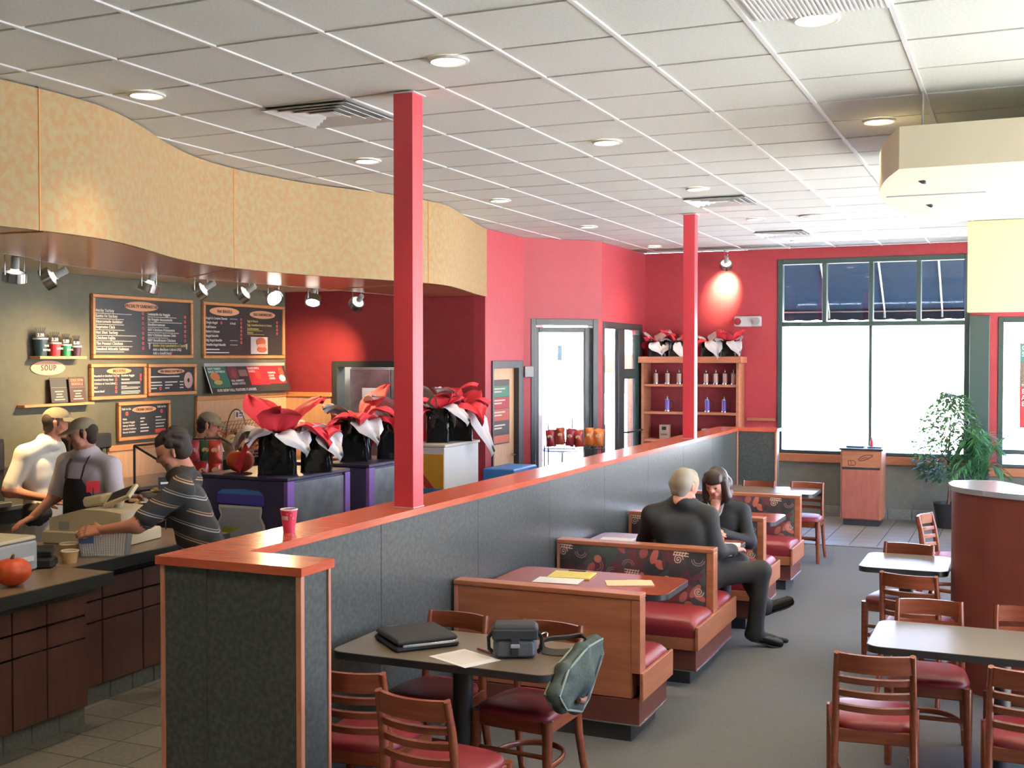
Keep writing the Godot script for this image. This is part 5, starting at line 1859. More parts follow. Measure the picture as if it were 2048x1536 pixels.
	b.text("OUR NEW FALL FEATURE FLAVORS", 0.046, at.call(0.12, -0.298), bs, font(true), HORIZONTAL_ALIGNMENT_LEFT)
	obj("lettering", b, M.white, t)
	# soup corner: two ledges, four cups, oval sign, two cards
	t = thing("wall_ledge", "short wooden ledge holding four soup cups", "shelf", Vector3(MENU_X, 2.165, -8.20), PI / 2)
	obj("board", one_box(0, 0.60, 0, 0.03, 0, 0.14, 0.005), M.frame_wood, t)
	t = thing("wall_ledge", "long wooden ledge holding two soup cards below the oval sign", "shelf", Vector3(MENU_X, 1.715, -8.05), PI / 2)
	obj("board", one_box(0, 0.89, 0, 0.026, 0, 0.10, 0.005), M.frame_wood, t)
	var cups := [[0.07, 0.066, 0.155, c8(34, 60, 70), "2.59", "tallest teal soup cup on the short ledge", "THAI", "PEPPER"], [0.245, 0.058, 0.115, c8(216, 52, 66), "2.29", "red soup cup beside the teal one", "LARGE", ""], [0.385, 0.050, 0.10, c8(36, 142, 96), "1.89", "green soup cup on the short ledge", "SMALL", ""], [0.52, 0.048, 0.085, c8(66, 36, 62), "0.49", "small plum soup cup at the end of the ledge", "", ""]]
	for q in cups:
		var c := thing("soup_cup", q[5], "cup", Vector3(MENU_X + 0.075, 2.195, -8.20 - q[0]), PI / 2, "soup cups on the ledge")
		b = MB.new()
		b.lathe(PackedVector2Array([Vector2(0, 0), Vector2(q[1] * 0.82, 0.0), Vector2(q[1], q[2]), Vector2(0, q[2])]), 22)
		obj("cup_body", b, mat(q[3], 0.45), c)
		b = MB.new()
		b.lathe(PackedVector2Array([Vector2(q[1] * 0.9, q[2]), Vector2(q[1] + 0.004, q[2]), Vector2(q[1] + 0.004, q[2] + 0.014), Vector2(q[1] * 0.9, q[2] + 0.014)]), 22)
		obj("rim", b, M.white, c)
		# dark leafy price pick
		b = MB.new()
		bx(b, -q[1] * 0.85, q[1] * 0.85, q[2] + 0.005, q[2] + 0.075, 0.0, 0.004)
		for k in 5: b.box(Vector3((k - 2) * q[1] * 0.36, q[2] + 0.09, 0.002), Vector3(0.012, 0.05, 0.004), 0.0, Basis(Vector3(0, 0, 1), (k - 2) * -0.25))
		obj("price_pick", b, mat(c8(44, 46, 52), 0.6), c)
		b = MB.new()
		b.text(q[4], 0.042, Vector3(0, q[2] + 0.042, 0.005), Basis.IDENTITY, font(true), HORIZONTAL_ALIGNMENT_CENTER)
		if q[6] != "": b.text(q[6], 0.026, Vector3(q[1] * 0.2, q[2] * 0.62, q[1] * 0.95), Basis.IDENTITY, font(true), HORIZONTAL_ALIGNMENT_CENTER)
		if q[7] != "": b.text(q[7], 0.026, Vector3(q[1] * 0.2, q[2] * 0.36, q[1] * 0.93), Basis.IDENTITY, font(true), HORIZONTAL_ALIGNMENT_CENTER)
		obj("lettering", b, M.white, c)
	t = thing("oval_sign", "oval wooden sign reading soup on the olive wall", "sign", Vector3(MENU_X, 2.082, -8.425), PI / 2)
	b = MB.new()
	b.lathe(PackedVector2Array([Vector2(0, 0), Vector2(1, 0.0), Vector2(1, 0.012), Vector2(0.97, 0.016), Vector2(0, 0.016)]), 40, Vector3.ZERO, Basis(Vector3(0.215, 0, 0), Vector3(0, 0, 1), Vector3(0, -0.07, 0)))
	obj("plate", b, mat(c8(222, 168, 136), 0.5), t)
	b = MB.new()
	b.text("SOUP", 0.075, Vector3(0, 0, 0.017), Basis.IDENTITY, font(true), HORIZONTAL_ALIGNMENT_CENTER)
	obj("lettering", b, mat(c8(60, 42, 38), 0.6), t)
	for q in [[-8.405, "", "dark soup card with pale lettering on the long ledge", c8(52, 56, 58)], [-8.645, "x", "soup card headed chicken noodle on the long ledge", c8(66, 46, 46)]]:
		var c := thing("soup_card", q[2], "card", Vector3(MENU_X + 0.02, 1.741, q[0]), PI / 2)
		var cb := Basis(Vector3.RIGHT, -0.12)
		b = MB.new()
		b.box(cb * Vector3(0.105, 0.122, 0.05), Vector3(0.21, 0.244, 0.008), 0.002, cb)
		obj("card", b, mat(q[3], 0.6), c)
		b = MB.new()
		for k in 4: b.box(cb * Vector3(0.105, 0.108 - k * 0.026, 0.0545), Vector3([0.11, 0.07, 0.09, 0.13][k], 0.010, 0.002), 0.0, cb)
		b.box(cb * Vector3(0.105, 0.145, 0.0545), Vector3(0.18, 0.002, 0.002), 0.0, cb)
		obj("print_lines", b, mat(c8(170, 164, 156), 0.6), c)
		if q[1] != "":
			b = MB.new()
			b.text("CHICKEN", 0.038, cb * Vector3(0.105, 0.212, 0.055), cb, font(true), HORIZONTAL_ALIGNMENT_CENTER)
			b.text("NOODLE", 0.038, cb * Vector3(0.105, 0.176, 0.055), cb, font(true), HORIZONTAL_ALIGNMENT_CENTER)
			obj("lettering", b, mat(c8(214, 130, 104), 0.6), c)
	# blond wainscot behind the bagel bins
	b = one_box(MENU_X, MENU_X + 0.025, 0.0, 1.70, -12.35, -10.60)
	bx(b, MENU_X, -7.86, 0.0, 1.70, -12.35, -12.325)
	setting("wall_wainscot", "blond wood wainscot behind the bagel bins", b, M.blond_wood)
	b = one_box(MENU_X, MENU_X + 0.045, 1.69, 1.745, -12.35, -10.58, 0.006)
	bx(b, MENU_X, -7.84, 1.69, 1.745, -12.35, -12.305, 0.006)
	bx(b, MENU_X, MENU_X + 0.04, 0.0, 1.69, -10.62, -10.575, 0.006)
	setting("trim_5", "orange wood rail on top of the blond wainscot", b, M.frame_wood)
	setting("trim_6", "orange wood rail below the cream cheese board", one_box(MENU_X, MENU_X + 0.04, 1.22, 1.28, -10.4, -9.2, 0.006), M.frame_wood)
	b = one_box(MENU_X, MENU_X + 0.02, 0.0, 1.22, -10.4, -9.2)
	setting("wall_splash", "blond wood splash panel below the cream cheese board", b, M.blond_wood)
	obj_notice(Vector3(MENU_X + 0.03, 1.46, -11.27))

func obj_notice(at: Vector3) -> void:
	var t := thing("notice", "small white notice with dark print on the wainscot above the bagel bins", "notice", at, PI / 2)
	obj("paper", one_box(0.0, 0.17, 0.0, 0.09, 0.0, 0.004), M.white, t)
	var b := one_box(0.02, 0.06, 0.015, 0.075, 0.004, 0.006)
	bx(b, 0.08, 0.15, 0.05, 0.07, 0.004, 0.006)
	bx(b, 0.08, 0.13, 0.02, 0.035, 0.004, 0.006)
	obj("print", b, mat(c8(120, 70, 90), 0.6), t)

# ---------------------------------------------------------------- service counter and what stands on it
func pumpkin(at: Vector3, r: float, label: String) -> void:
	var t := thing("pumpkin", label, "pumpkin", at)
	var rows := []
	for i in 15:
		var v := i / 14.0
		var a := v * PI
		var row := []
		for k in 49:
			var th := TAU * (k % 48) / 48.0
			var rib := 1.0 - 0.07 * pow(absf(sin(th * 4.5)), 0.6) if false else 1.0 - 0.06 * (1.0 - absf(cos(th * 4.5)))
			var rr := r * sin(a) * rib
			var y := r * 0.82 * (1.0 - cos(a)) - (0.14 * r * exp(-pow((PI - a) / 0.5, 2.0)))
			row.append(Vector3(cos(th) * rr, y, sin(th) * rr))
		rows.append(row)
	var b := MB.new()
	b.sheet(rows)
	b.face_out(Vector3(0, r * 0.8, 0))
	obj("flesh", b, tri_mat(noise_tex(c8(206, 66, 24), c8(222, 84, 34), 71, 0.05), 3.0, 0.45, false), t)
	b = MB.new()
	b.tube(PackedVector3Array([Vector3(0, r * 1.48, 0), Vector3(0.004, r * 1.62, 0.002), Vector3(0.016, r * 1.78, 0.006)]), PackedFloat32Array([r * 0.14, r * 0.09, r * 0.07]), 8)
	obj("stem", b, mat(c8(120, 104, 62), 0.8), t)

func build_counter() -> void:
	var top := tri_mat(noise_tex(c8(120, 98, 76), c8(132, 110, 86), 73, 0.1), 2.0, 0.3)
	var front := tri_mat(wood_tex(c8(92, 54, 48), c8(102, 62, 54), 74, true), 1.0, 0.45)
	var t := thing("service_counter", "long brown topped service counter with dark red front panels", "counter")
	obj("counter_top", one_box(-5.80, -4.87, 0.90, 0.935, -5.29, -2.6, 0.006), top, t)
	obj("counter_edge", one_box(-4.885, -4.862, 0.86, 0.934, -5.30, -2.6, 0.004), M.edge_black, t)
	obj("carcass", one_box(-5.75, -5.10, 0.10, 0.90, -5.27, -2.6), M.black_kick, t)
	obj("apron_board", one_box(-5.10, -5.00, 0.80, 0.90, -5.28, -2.6, 0.004), M.laminate, t)
	var ys := [[0.13, 0.525], [0.535, 0.66], [0.67, 0.795]]
	var zs := [-5.27, -4.97, -4.72, -4.42, -4.12, -3.82, -3.52]
	for k in 6:
		for y in ys:
			obj("front_panel", one_box(-5.10, -5.05, y[0], y[1], zs[k] + 0.004, zs[k + 1] - 0.004, 0.004), front, t)
	obj("side_panel", one_box(-5.75, -5.06, 0.13, 0.90, -5.285, -5.27, 0.003), front, t)
	var ct := boxm(Vector3(0.012, 0.13, 0.198), 0.003)
	for k in 9: put("base_tile", ct, M.cove, t, Vector3(-5.09, 0.065, -5.19 + k * 0.203))
	# set-back section
	obj("counter_top", one_box(-6.10, -5.18, 0.90, 0.935, -6.80, -5.29, 0.006), top, t)
	obj("counter_edge", one_box(-5.195, -5.172, 0.86, 0.934, -6.80, -5.30, 0.004), M.edge_black, t)
	obj("carcass", one_box(-6.05, -5.34, 0.10, 0.90, -6.78, -5.29), M.black_kick, t)
	var f2 := front
	for k in 4:
		for y in ys:
			obj("front_panel", one_box(-5.34, -5.30, y[0], y[1], -6.78 + k * 0.37 + 0.004, -6.78 + (k + 1) * 0.37 - 0.004, 0.004), f2, t)
	for k in 7: put("base_tile", ct, M.cove, t, Vector3(-5.335, 0.065, -6.68 + k * 0.203))
	pumpkin(Vector3(-5.06, 0.935, -4.735), 0.098, "orange pumpkin on the service counter by the beige terminal box")
	# grey box with a drawer, mostly out of frame
	t = thing("receipt_printer", "large grey machine box at the near end of the service counter", "machine", Vector3(-5.52, 0.935, -4.86), 0.1)
	obj("case", one_box(-0.24, 0.24, 0.0, 0.18, -0.28, 0.28, 0.015), M.grey_plastic, t)
	obj("lid", one_box(-0.235, 0.235, 0.18, 0.205, -0.275, 0.275, 0.01), M.beige, t)
	obj("label_plate", one_box(0.24, 0.243, 0.06, 0.09, -0.24, -0.08), M.white, t)
	t = thing("card_reader", "black card terminal on the service counter", "terminal", Vector3(-5.36, 0.935, -5.22), 0.5)
	obj("case", one_box(-0.09, 0.09, 0.0, 0.06, -0.07, 0.07, 0.015), M.black, t)
	var b := MB.new()
	b.box(Vector3(0, 0.09, -0.02), Vector3(0.15, 0.05, 0.08), 0.01, Basis(Vector3.RIGHT, 0.4))
	obj("hood", b, M.black_metal, t)
	for q in [[Vector3(-5.31, 0.935, -5.41), "pale paper soup cup on the service counter edge", 0.052], [Vector3(-5.52, 0.935, -5.62), "yellow paper bowl behind the white basket", 0.06]]:
		t = thing("paper_cup", q[1], "cup", q[0])
		b = MB.new()
		b.lathe(PackedVector2Array([Vector2(0, 0), Vector2(q[2] * 0.78, 0), Vector2(q[2], 0.072), Vector2(q[2] * 0.94, 0.072), Vector2(q[2] * 0.74, 0.008), Vector2(0, 0.008)]), 24)
		obj("cup_wall", b, mat(c8(226, 184, 120), 0.6), t)
		b = MB.new()
		b.tube(ring_pts(Vector3(0, 0.072, 0), q[2] * 0.98, q[2] * 0.98, Basis.IDENTITY.scaled(Vector3(1, 0.05, 1))), PackedFloat32Array([0.004]), 6, false)
		obj("rim", b, M.white, t)
	basket()
	register()
	# equipment on the back counter
	var bc := thing("back_counter", "dark back counter along the olive wall", "counter")
	obj("counter_top", one_box(MENU_X + 0.05, -7.75, 0.90, 0.94, -12.28, -3.0, 0.006), M.steel, bc)
	obj("carcass", one_box(MENU_X + 0.05, -7.80, 0.008, 0.90, -12.28, -3.0), M.black_kick, bc)
	t = thing("soda_machine", "tall black drink dispenser behind the person in the white apron", "dispenser", Vector3(-8.05, 0.94, -6.9), PI / 2)
	obj("case", one_box(-0.5, 0.36, 0.0, 0.56, -0.25, 0.22, 0.01), M.black, t)
	obj("front_panel", one_box(-0.48, 0.34, 0.30, 0.52, 0.22, 0.24, 0.004), M.black_metal, t)
	for k in 4: obj("nozzle", one_box(-0.40 + k * 0.2, -0.36 + k * 0.2, 0.2, 0.3, 0.16, 0.23, 0.006), M.grey_plastic, t)
	obj("brand_plate", one_box(0.05, 0.16, 0.42, 0.50, 0.24, 0.244), mat(c8(80, 176, 150), 0.5), t)
	obj("brand_plate", one_box(-0.3, -0.18, 0.40, 0.50, 0.24, 0.244), mat(c8(206, 160, 140), 0.5), t)
	obj("drip_tray", one_box(-0.45, 0.32, 0.0, 0.04, 0.2, 0.34, 0.006), M.steel, t)
	t = thing("coffee_urn", "black coffee brewer between the two people in khaki caps", "coffee maker", Vector3(-8.08, 0.94, -8.25), PI / 2)
	obj("case", one_box(-0.22, 0.22, 0.0, 0.52, -0.2, 0.2, 0.02), M.black, t)
	obj("head", one_box(-0.2, 0.2, 0.40, 0.54, 0.2, 0.32, 0.015), M.black_metal, t)
	obj("warm_plate", one_box(-0.2, 0.2, 0.0, 0.05, 0.2, 0.36, 0.01), M.steel, t)
	food_line()

func basket() -> void:
	var t := thing("plastic_basket", "white woven plastic basket on the service counter with a blue label", "basket", Vector3(-5.335, 0.935, -5.74), 0.55)
	var w := 0.30
	var d := 0.20
	var h := 0.155
	var b := MB.new()
	bx(b, -w / 2 + 0.02, w / 2 - 0.02, 0.0, 0.006, -d / 2 + 0.02, d / 2 - 0.02)
	# upright ribs and woven bands
	for k in 20:
		var u := k / 19.0
		for s in [-1.0, 1.0]:
			b.cyl(Vector3(lerpf(-w / 2 + 0.02, w / 2 - 0.02, u), 0.0, s * (d / 2 - 0.02)), Vector3(lerpf(-w / 2, w / 2, u), h, s * d / 2), 0.005, 0.005, 5)
	for k in 13:
		var u := k / 12.0
		for s in [-1.0, 1.0]:
			b.cyl(Vector3(s * (w / 2 - 0.02), 0.0, lerpf(-d / 2 + 0.02, d / 2 - 0.02, u)), Vector3(s * w / 2, h, lerpf(-d / 2, d / 2, u)), 0.005, 0.005, 5)
	for i in 11:
		var v := i / 10.0
		var e := 0.02 * (1 - v)
		var y := 0.004 + v * (h - 0.006)
		for s in [-1.0, 1.0]:
			b.box(Vector3(0, y, s * (d / 2 - e)), Vector3(w - 2 * e, 0.010, 0.004))
			b.box(Vector3(s * (w / 2 - e), y, 0), Vector3(0.004, 0.010, d - 2 * e))
	obj("woven_wall", b, M.white, t)
	b = MB.new()
	for s in [-1.0, 1.0]:
		b.box(Vector3(0, h, s * d / 2), Vector3(w + 0.02, 0.016, 0.014), 0.004)
		b.box(Vector3(s * w / 2, h, 0), Vector3(0.014, 0.016, d + 0.02), 0.004)
	obj("rim", b, M.white, t)
	obj("label_card", one_box(-w / 2 + 0.01, -w / 2 + 0.10, 0.085, 0.15, d / 2 + 0.004, d / 2 + 0.007), mat(c8(92, 132, 190), 0.5), t)

func register() -> void:
	var t := thing("cash_register", "cream coloured cash register with a tilted screen facing the staff", "cash register", Vector3(-5.72, 0.935, -6.15), 0.12)
	obj("drawer_base", one_box(-0.34, 0.30, 0.0, 0.085, -0.22, 0.22, 0.01), M.beige, t)
	var b := MB.new()
	# wedge body
	var pl := [Vector2(-0.30, 0.085), Vector2(0.26, 0.085), Vector2(0.26, 0.22), Vector2(0.12, 0.235), Vector2(-0.05, 0.235), Vector2(-0.30, 0.17)]
	for s in [0.19, -0.19]:
		for i in range(1, pl.size() - 1):
			var nn := Vector3(0, 0, sign(s))
			var q := b.vert(Vector3(pl[0].x, pl[0].y, s), nn); b.vert(Vector3(pl[i].x, pl[i].y, s), nn); b.vert(Vector3(pl[i + 1].x, pl[i + 1].y, s), nn)
			b.tri(q, q + 1, q + 2)
	for i in pl.size():
		var p: Vector2 = pl[i]
		var q: Vector2 = pl[(i + 1) % pl.size()]
		b.quad(Vector3(p.x, p.y, -0.19), Vector3(q.x, q.y, -0.19), Vector3(q.x, q.y, 0.19), Vector3(p.x, p.y, 0.19))
	obj("case", b, M.beige, t)
	obj("vent_plate", one_box(-0.22, -0.14, 0.095, 0.15, 0.19, 0.194), M.grey_plastic, t)
	b = MB.new()
	b.box(Vector3(-0.06, 0.275, -0.02), Vector3(0.17, 0.075, 0.16), 0.02, Basis(Vector3(0, 0, 1), 0.2))
	obj("printer", b, M.beige, t)
	b = MB.new()
	b.cyl(Vector3(0.10, 0.22, 0), Vector3(0.13, 0.29, 0), 0.03, 0.025, 12)
	obj("screen_stalk", b, M.beige, t)
	var sb := Basis(Vector3(0, 0, 1), 0.35) * Basis(Vector3.RIGHT, 0.5)
	b = MB.new()
	b.box(Vector3(0.14, 0.315, 0.02), Vector3(0.22, 0.03, 0.16), 0.008, sb)
	obj("screen_case", b, M.beige, t)
	b = MB.new()
	b.box(Vector3(0.14, 0.315, 0.02) + sb * Vector3(0, 0.016, 0), Vector3(0.16, 0.004, 0.11), 0.0, sb)
	obj("screen", b, M.black, t)

# ---------------------------------------------------------------- sandwich line, bins and baskets behind the counter
func food_line() -> void:
	var t := thing("prep_counter", "sandwich prep counter with a steel top behind the coolers", "counter")
	obj("counter_top", one_box(-6.75, -6.12, 1.0, 1.03, -9.9, -7.25, 0.006), M.steel, t)
	obj("carcass", one_box(-6.55, -6.15, 0.008, 1.0, -9.9, -7.35), M.black_kick, t)
	t = thing("sneeze_guard", "glass food guard with thin black posts over the prep counter", "food guard")
	var b := MB.new()
	for z in [-7.5, -8.6]:
		b.cyl(Vector3(-6.66, 1.03, z), Vector3(-6.66, 1.46, z), 0.010, 0.010, 8)
		b.cyl(Vector3(-6.66, 1.46, z), Vector3(-6.30, 1.30, z), 0.010, 0.010, 8)
	b.cyl(Vector3(-6.66, 1.46, -7.5), Vector3(-6.66, 1.46, -8.6), 0.010, 0.010, 8)
	obj("post", b, M.black_metal, t)
	b = MB.new()
	b.sheet([[Vector3(-6.655, 1.462, -7.5), Vector3(-6.655, 1.462, -8.6)], [Vector3(-6.30, 1.302, -7.5), Vector3(-6.30, 1.302, -8.6)]], 0.008)
	obj("pane", b, M.glass, t)
	var r := RandomNumberGenerator.new()
	r.seed = 55
	# snack bowl with wrapped bars in front
	t = thing("snack_bowl", "round black bowl heaped with wrapped snacks on the set back counter", "bowl", Vector3(-5.86, 0.935, -6.56))
	b = MB.new()
	b.lathe(PackedVector2Array([Vector2(0, 0.0), Vector2(0.11, 0.0), Vector2(0.19, 0.09), Vector2(0.18, 0.09), Vector2(0.10, 0.015), Vector2(0, 0.015)]), 28, Vector3(0, 0.13, 0))
	obj("bowl", b, M.black, t)
	b = MB.new()
	b.lathe(PackedVector2Array([Vector2(0, 0.0), Vector2(0.12, 0.0), Vector2(0.12, 0.012), Vector2(0.03, 0.03), Vector2(0.03, 0.135), Vector2(0, 0.135)]), 24)
	obj("stand", b, M.chrome, t)
	var cols := [c8(190, 150, 90), c8(166, 48, 52), c8(206, 190, 160), c8(150, 96, 60), c8(196, 60, 48), c8(180, 170, 150)]
	for k in 22:
		var a := r.randf() * TAU
		var q := sqrt(r.randf()) * 0.14
		var c := thing("wrapped_snack", ["tan", "crimson", "cream", "brown", "red", "silver"][k % 6] + " wrapped snack heaped in the black bowl", "snack", Vector3(-5.86 + cos(a) * q, 0.935 + 0.20 + (0.14 - q) * 0.45, -6.56 + sin(a) * q), r.randf() * TAU, "wrapped snacks in the black bowl")
		b = MB.new()
		b.box(Vector3.ZERO, Vector3(0.075, 0.03, 0.042), 0.012, Basis(Vector3(1, 0, 0), r.randf_range(-0.5, 0.5)) * Basis(Vector3(0, 0, 1), r.randf_range(-0.5, 0.5)))
		obj("wrapper", b, mat(cols[k % 6], 0.3), c)
	t = thing("price_card", "small red price card standing by the snack bowl", "card", Vector3(-6.06, 0.935, -6.40), 0.7)
	obj("stem", one_box(-0.004, 0.004, 0.0, 0.32, -0.004, 0.004), M.black_metal, t)
	obj("card", one_box(-0.045, 0.045, 0.29, 0.37, 0.0, 0.004), mat(c8(206, 36, 48), 0.5), t)
	t = thing("price_card", "small black price card standing behind the snack bowl", "card", Vector3(-5.70, 0.935, -6.74), 0.9)
	obj("stem", one_box(-0.004, 0.004, 0.0, 0.32, -0.004, 0.004), M.black_metal, t)
	obj("card", one_box(-0.05, 0.05, 0.29, 0.38, 0.0, 0.004), M.black, t)
	obj("print", one_box(-0.035, 0.035, 0.33, 0.345, 0.004, 0.005), M.white, t)
	# trays of food under the guard
	for k in 5:
		t = thing("food_tray", "shallow steel food pan in the prep counter, number %s from the register" % ["one", "two", "three", "four", "five"][k], "food pan", Vector3(-6.45, 1.03, -7.62 - k * 0.24))
		obj("pan", one_box(-0.17, 0.17, 0.0, 0.05, -0.105, 0.105, 0.008), M.steel, t)
		b = MB.new()
		for q in 26:
			b.box(Vector3(r.randf_range(-0.14, 0.14), 0.055 + r.randf() * 0.02, r.randf_range(-0.08, 0.08)), Vector3(0.06, 0.02, 0.04), 0.008, Basis(Vector3.UP, r.randf() * TAU) * Basis(Vector3.RIGHT, r.randf_range(-0.3, 0.3)))
		var f := obj("filling", b, mat([c8(214, 190, 120), c8(196, 84, 70), c8(206, 186, 150), c8(120, 150, 80), c8(222, 206, 180)][k], 0.5), t)
		f.set_meta("kind", "stuff")
	# wire bagel bin tilted against the wainscot
	t = thing("bagel_bin", "slanted wire bagel bin against the blond wainscot", "bin", Vector3(-8.16, 1.18, -10.95), PI / 2)
	var bs := Basis(Vector3.RIGHT, 0.5)
	b = MB.new()
	for k in 17:
		var x := -0.48 + k * 0.06
		b.cyl(bs * Vector3(x, 0.0, -0.25), bs * Vector3(x, 0.0, 0.25), 0.004, 0.004, 5)
		b.cyl(bs * Vector3(x, 0.0, -0.25), bs * Vector3(x, 0.17, -0.25), 0.004, 0.004, 5)
		b.cyl(bs * Vector3(x, 0.0, 0.25), bs * Vector3(x, 0.1, 0.25), 0.004, 0.004, 5)
	for k in 9: b.cyl(bs * Vector3(-0.48, 0, -0.25 + k * 0.0625), bs * Vector3(0.48, 0, -0.25 + k * 0.0625), 0.004, 0.004, 5)
	for y in [0.06, 0.12, 0.17]: b.cyl(bs * Vector3(-0.48, y, -0.25), bs * Vector3(0.48, y, -0.25), 0.004, 0.004, 5)
	for y in [0.05, 0.1]: b.cyl(bs * Vector3(-0.48, y, 0.25), bs * Vector3(0.48, y, 0.25), 0.005, 0.005, 5)
	obj("wire_mesh", b, M.chrome, t)
	b = one_box(-0.5, -0.47, -0.25, 0.0, -0.2, 0.2, 0.003)
	bx(b, 0.47, 0.5, -0.25, 0.0, -0.2, 0.2, 0.003)
	obj("stand", b, M.black_metal, t)
	var bagel := MB.new()
	var ring := PackedVector3Array()
	for i in 17:
		var a := TAU * i / 16.0
		ring.append(Vector3(cos(a) * 0.033, 0, sin(a) * 0.033))
	bagel.tube(ring, PackedFloat32Array([0.021]), 8, false)
	var bm := bagel.mesh()
	var base := Transform3D(Basis(Vector3.UP, PI / 2), Vector3(-8.16, 1.18, -10.95))
	for k in 40:
		var x := -0.42 + (k % 10) * 0.093
		var z := -0.18 + int(k / 10) * 0.11
		var o := put("bagel", bm, mat([c8(190, 120, 66), c8(170, 98, 52), c8(206, 142, 84), c8(130, 78, 46)][(k * 3 + int(k / 10)) % 4], 0.6))
		o.transform = base * Transform3D(bs * Basis(Vector3(r.randf_range(-1, 1), 0.2, r.randf_range(-1, 1)).normalized(), r.randf_range(0.0, 0.9)), bs * Vector3(x, 0.03 + r.randf() * 0.02, z))
		tag(o, "golden brown bagel lying in the slanted wire bin", "bagel", "bagels in the wire bin")
	# wicker basket with a tall handle
	t = thing("wicker_basket", "small wicker basket with a tall handle and wrapped rolls behind the pumpkin", "basket", Vector3(-6.58, 1.03, -8.75))
	b = MB.new()
	for i in 8:
		var y := 0.30 + i * 0.012
		b.tube(ring_pts(Vector3(0, y, 0), 0.10 + i * 0.004, 0.10 + i * 0.004, Basis.IDENTITY), PackedFloat32Array([0.008]), 6, false)
	b.lathe(PackedVector2Array([Vector2(0, 0.295), Vector2(0.10, 0.295), Vector2(0.10, 0.305), Vector2(0, 0.305)]), 20)
	obj("bowl", b, mat(c8(178, 132, 82), 0.7), t)
	b = MB.new()
	var hp := PackedVector3Array()
	for i in 17:
		var a := PI * i / 16.0
		hp.append(Vector3(cos(a) * 0.12, 0.38 + sin(a) * 0.30, 0))
	b.tube(hp, PackedFloat32Array([0.006]), 6)
	obj("handle", b, mat(c8(120, 88, 60), 0.7), t)
	obj("stand", one_box(-0.09, 0.09, 0.0, 0.295, -0.09, 0.09, 0.005), M.black, t)
	for k in 7:
		var a := TAU * k / 7.0
		var o := put("bagel", bm, mat(c8(226, 196, 140), 0.4))
		o.position = t.position + Vector3(cos(a) * 0.055, 0.40, sin(a) * 0.055)
		o.rotation = Vector3(0.6 * cos(a), a, 0.5)
		tag(o, "pale bagel heaped in the wicker basket", "bagel", "bagels in the wicker basket")
	# bright chip bags clipped in front of the bending person
	var cc := [c8(206, 40, 46), c8(186, 30, 44), c8(214, 60, 44), c8(180, 46, 60), c8(60, 110, 90), c8(214, 70, 52)]
	var cn := ["bright red", "deep red", "orange red", "raspberry", "green", "coral"]
	t = thing("clip_strip", "tall black wire strip of chip bags by the prep counter", "rack", Vector3(-6.38, 1.03, -8.05), 0.6)
	b = MB.new()
	b.cyl(Vector3(0, 0, 0), Vector3(0, 0.48, 0), 0.008, 0.008, 8)
	b.lathe(PackedVector2Array([Vector2(0, 0), Vector2(0.1, 0), Vector2(0.1, 0.012), Vector2(0, 0.014)]), 18)
	for y in [0.20, 0.37]: b.cyl(Vector3(-0.13, y + 0.09, 0), Vector3(0.13, y + 0.09, 0), 0.006, 0.006, 6)
	obj("wire_stand", b, M.black_metal, t)
	for k in 6:
		var c := thing("chip_bag", cn[k] + " chip bag hanging on the wire strip", "chip bag", Vector3.ZERO, 0.0, "chip bags on the wire strip")
		c.transform = t.transform * Transform3D(Basis(Vector3(0, 0, 1), r.randf_range(-0.2, 0.2)), Vector3(-0.09 + (k % 3) * 0.09, 0.08 + int(k / 3) * 0.17, 0.04 + 0.02 * (k % 2)))
		chip_bag_mesh(c, cc[k], 0.11, 0.2, 600 + k)

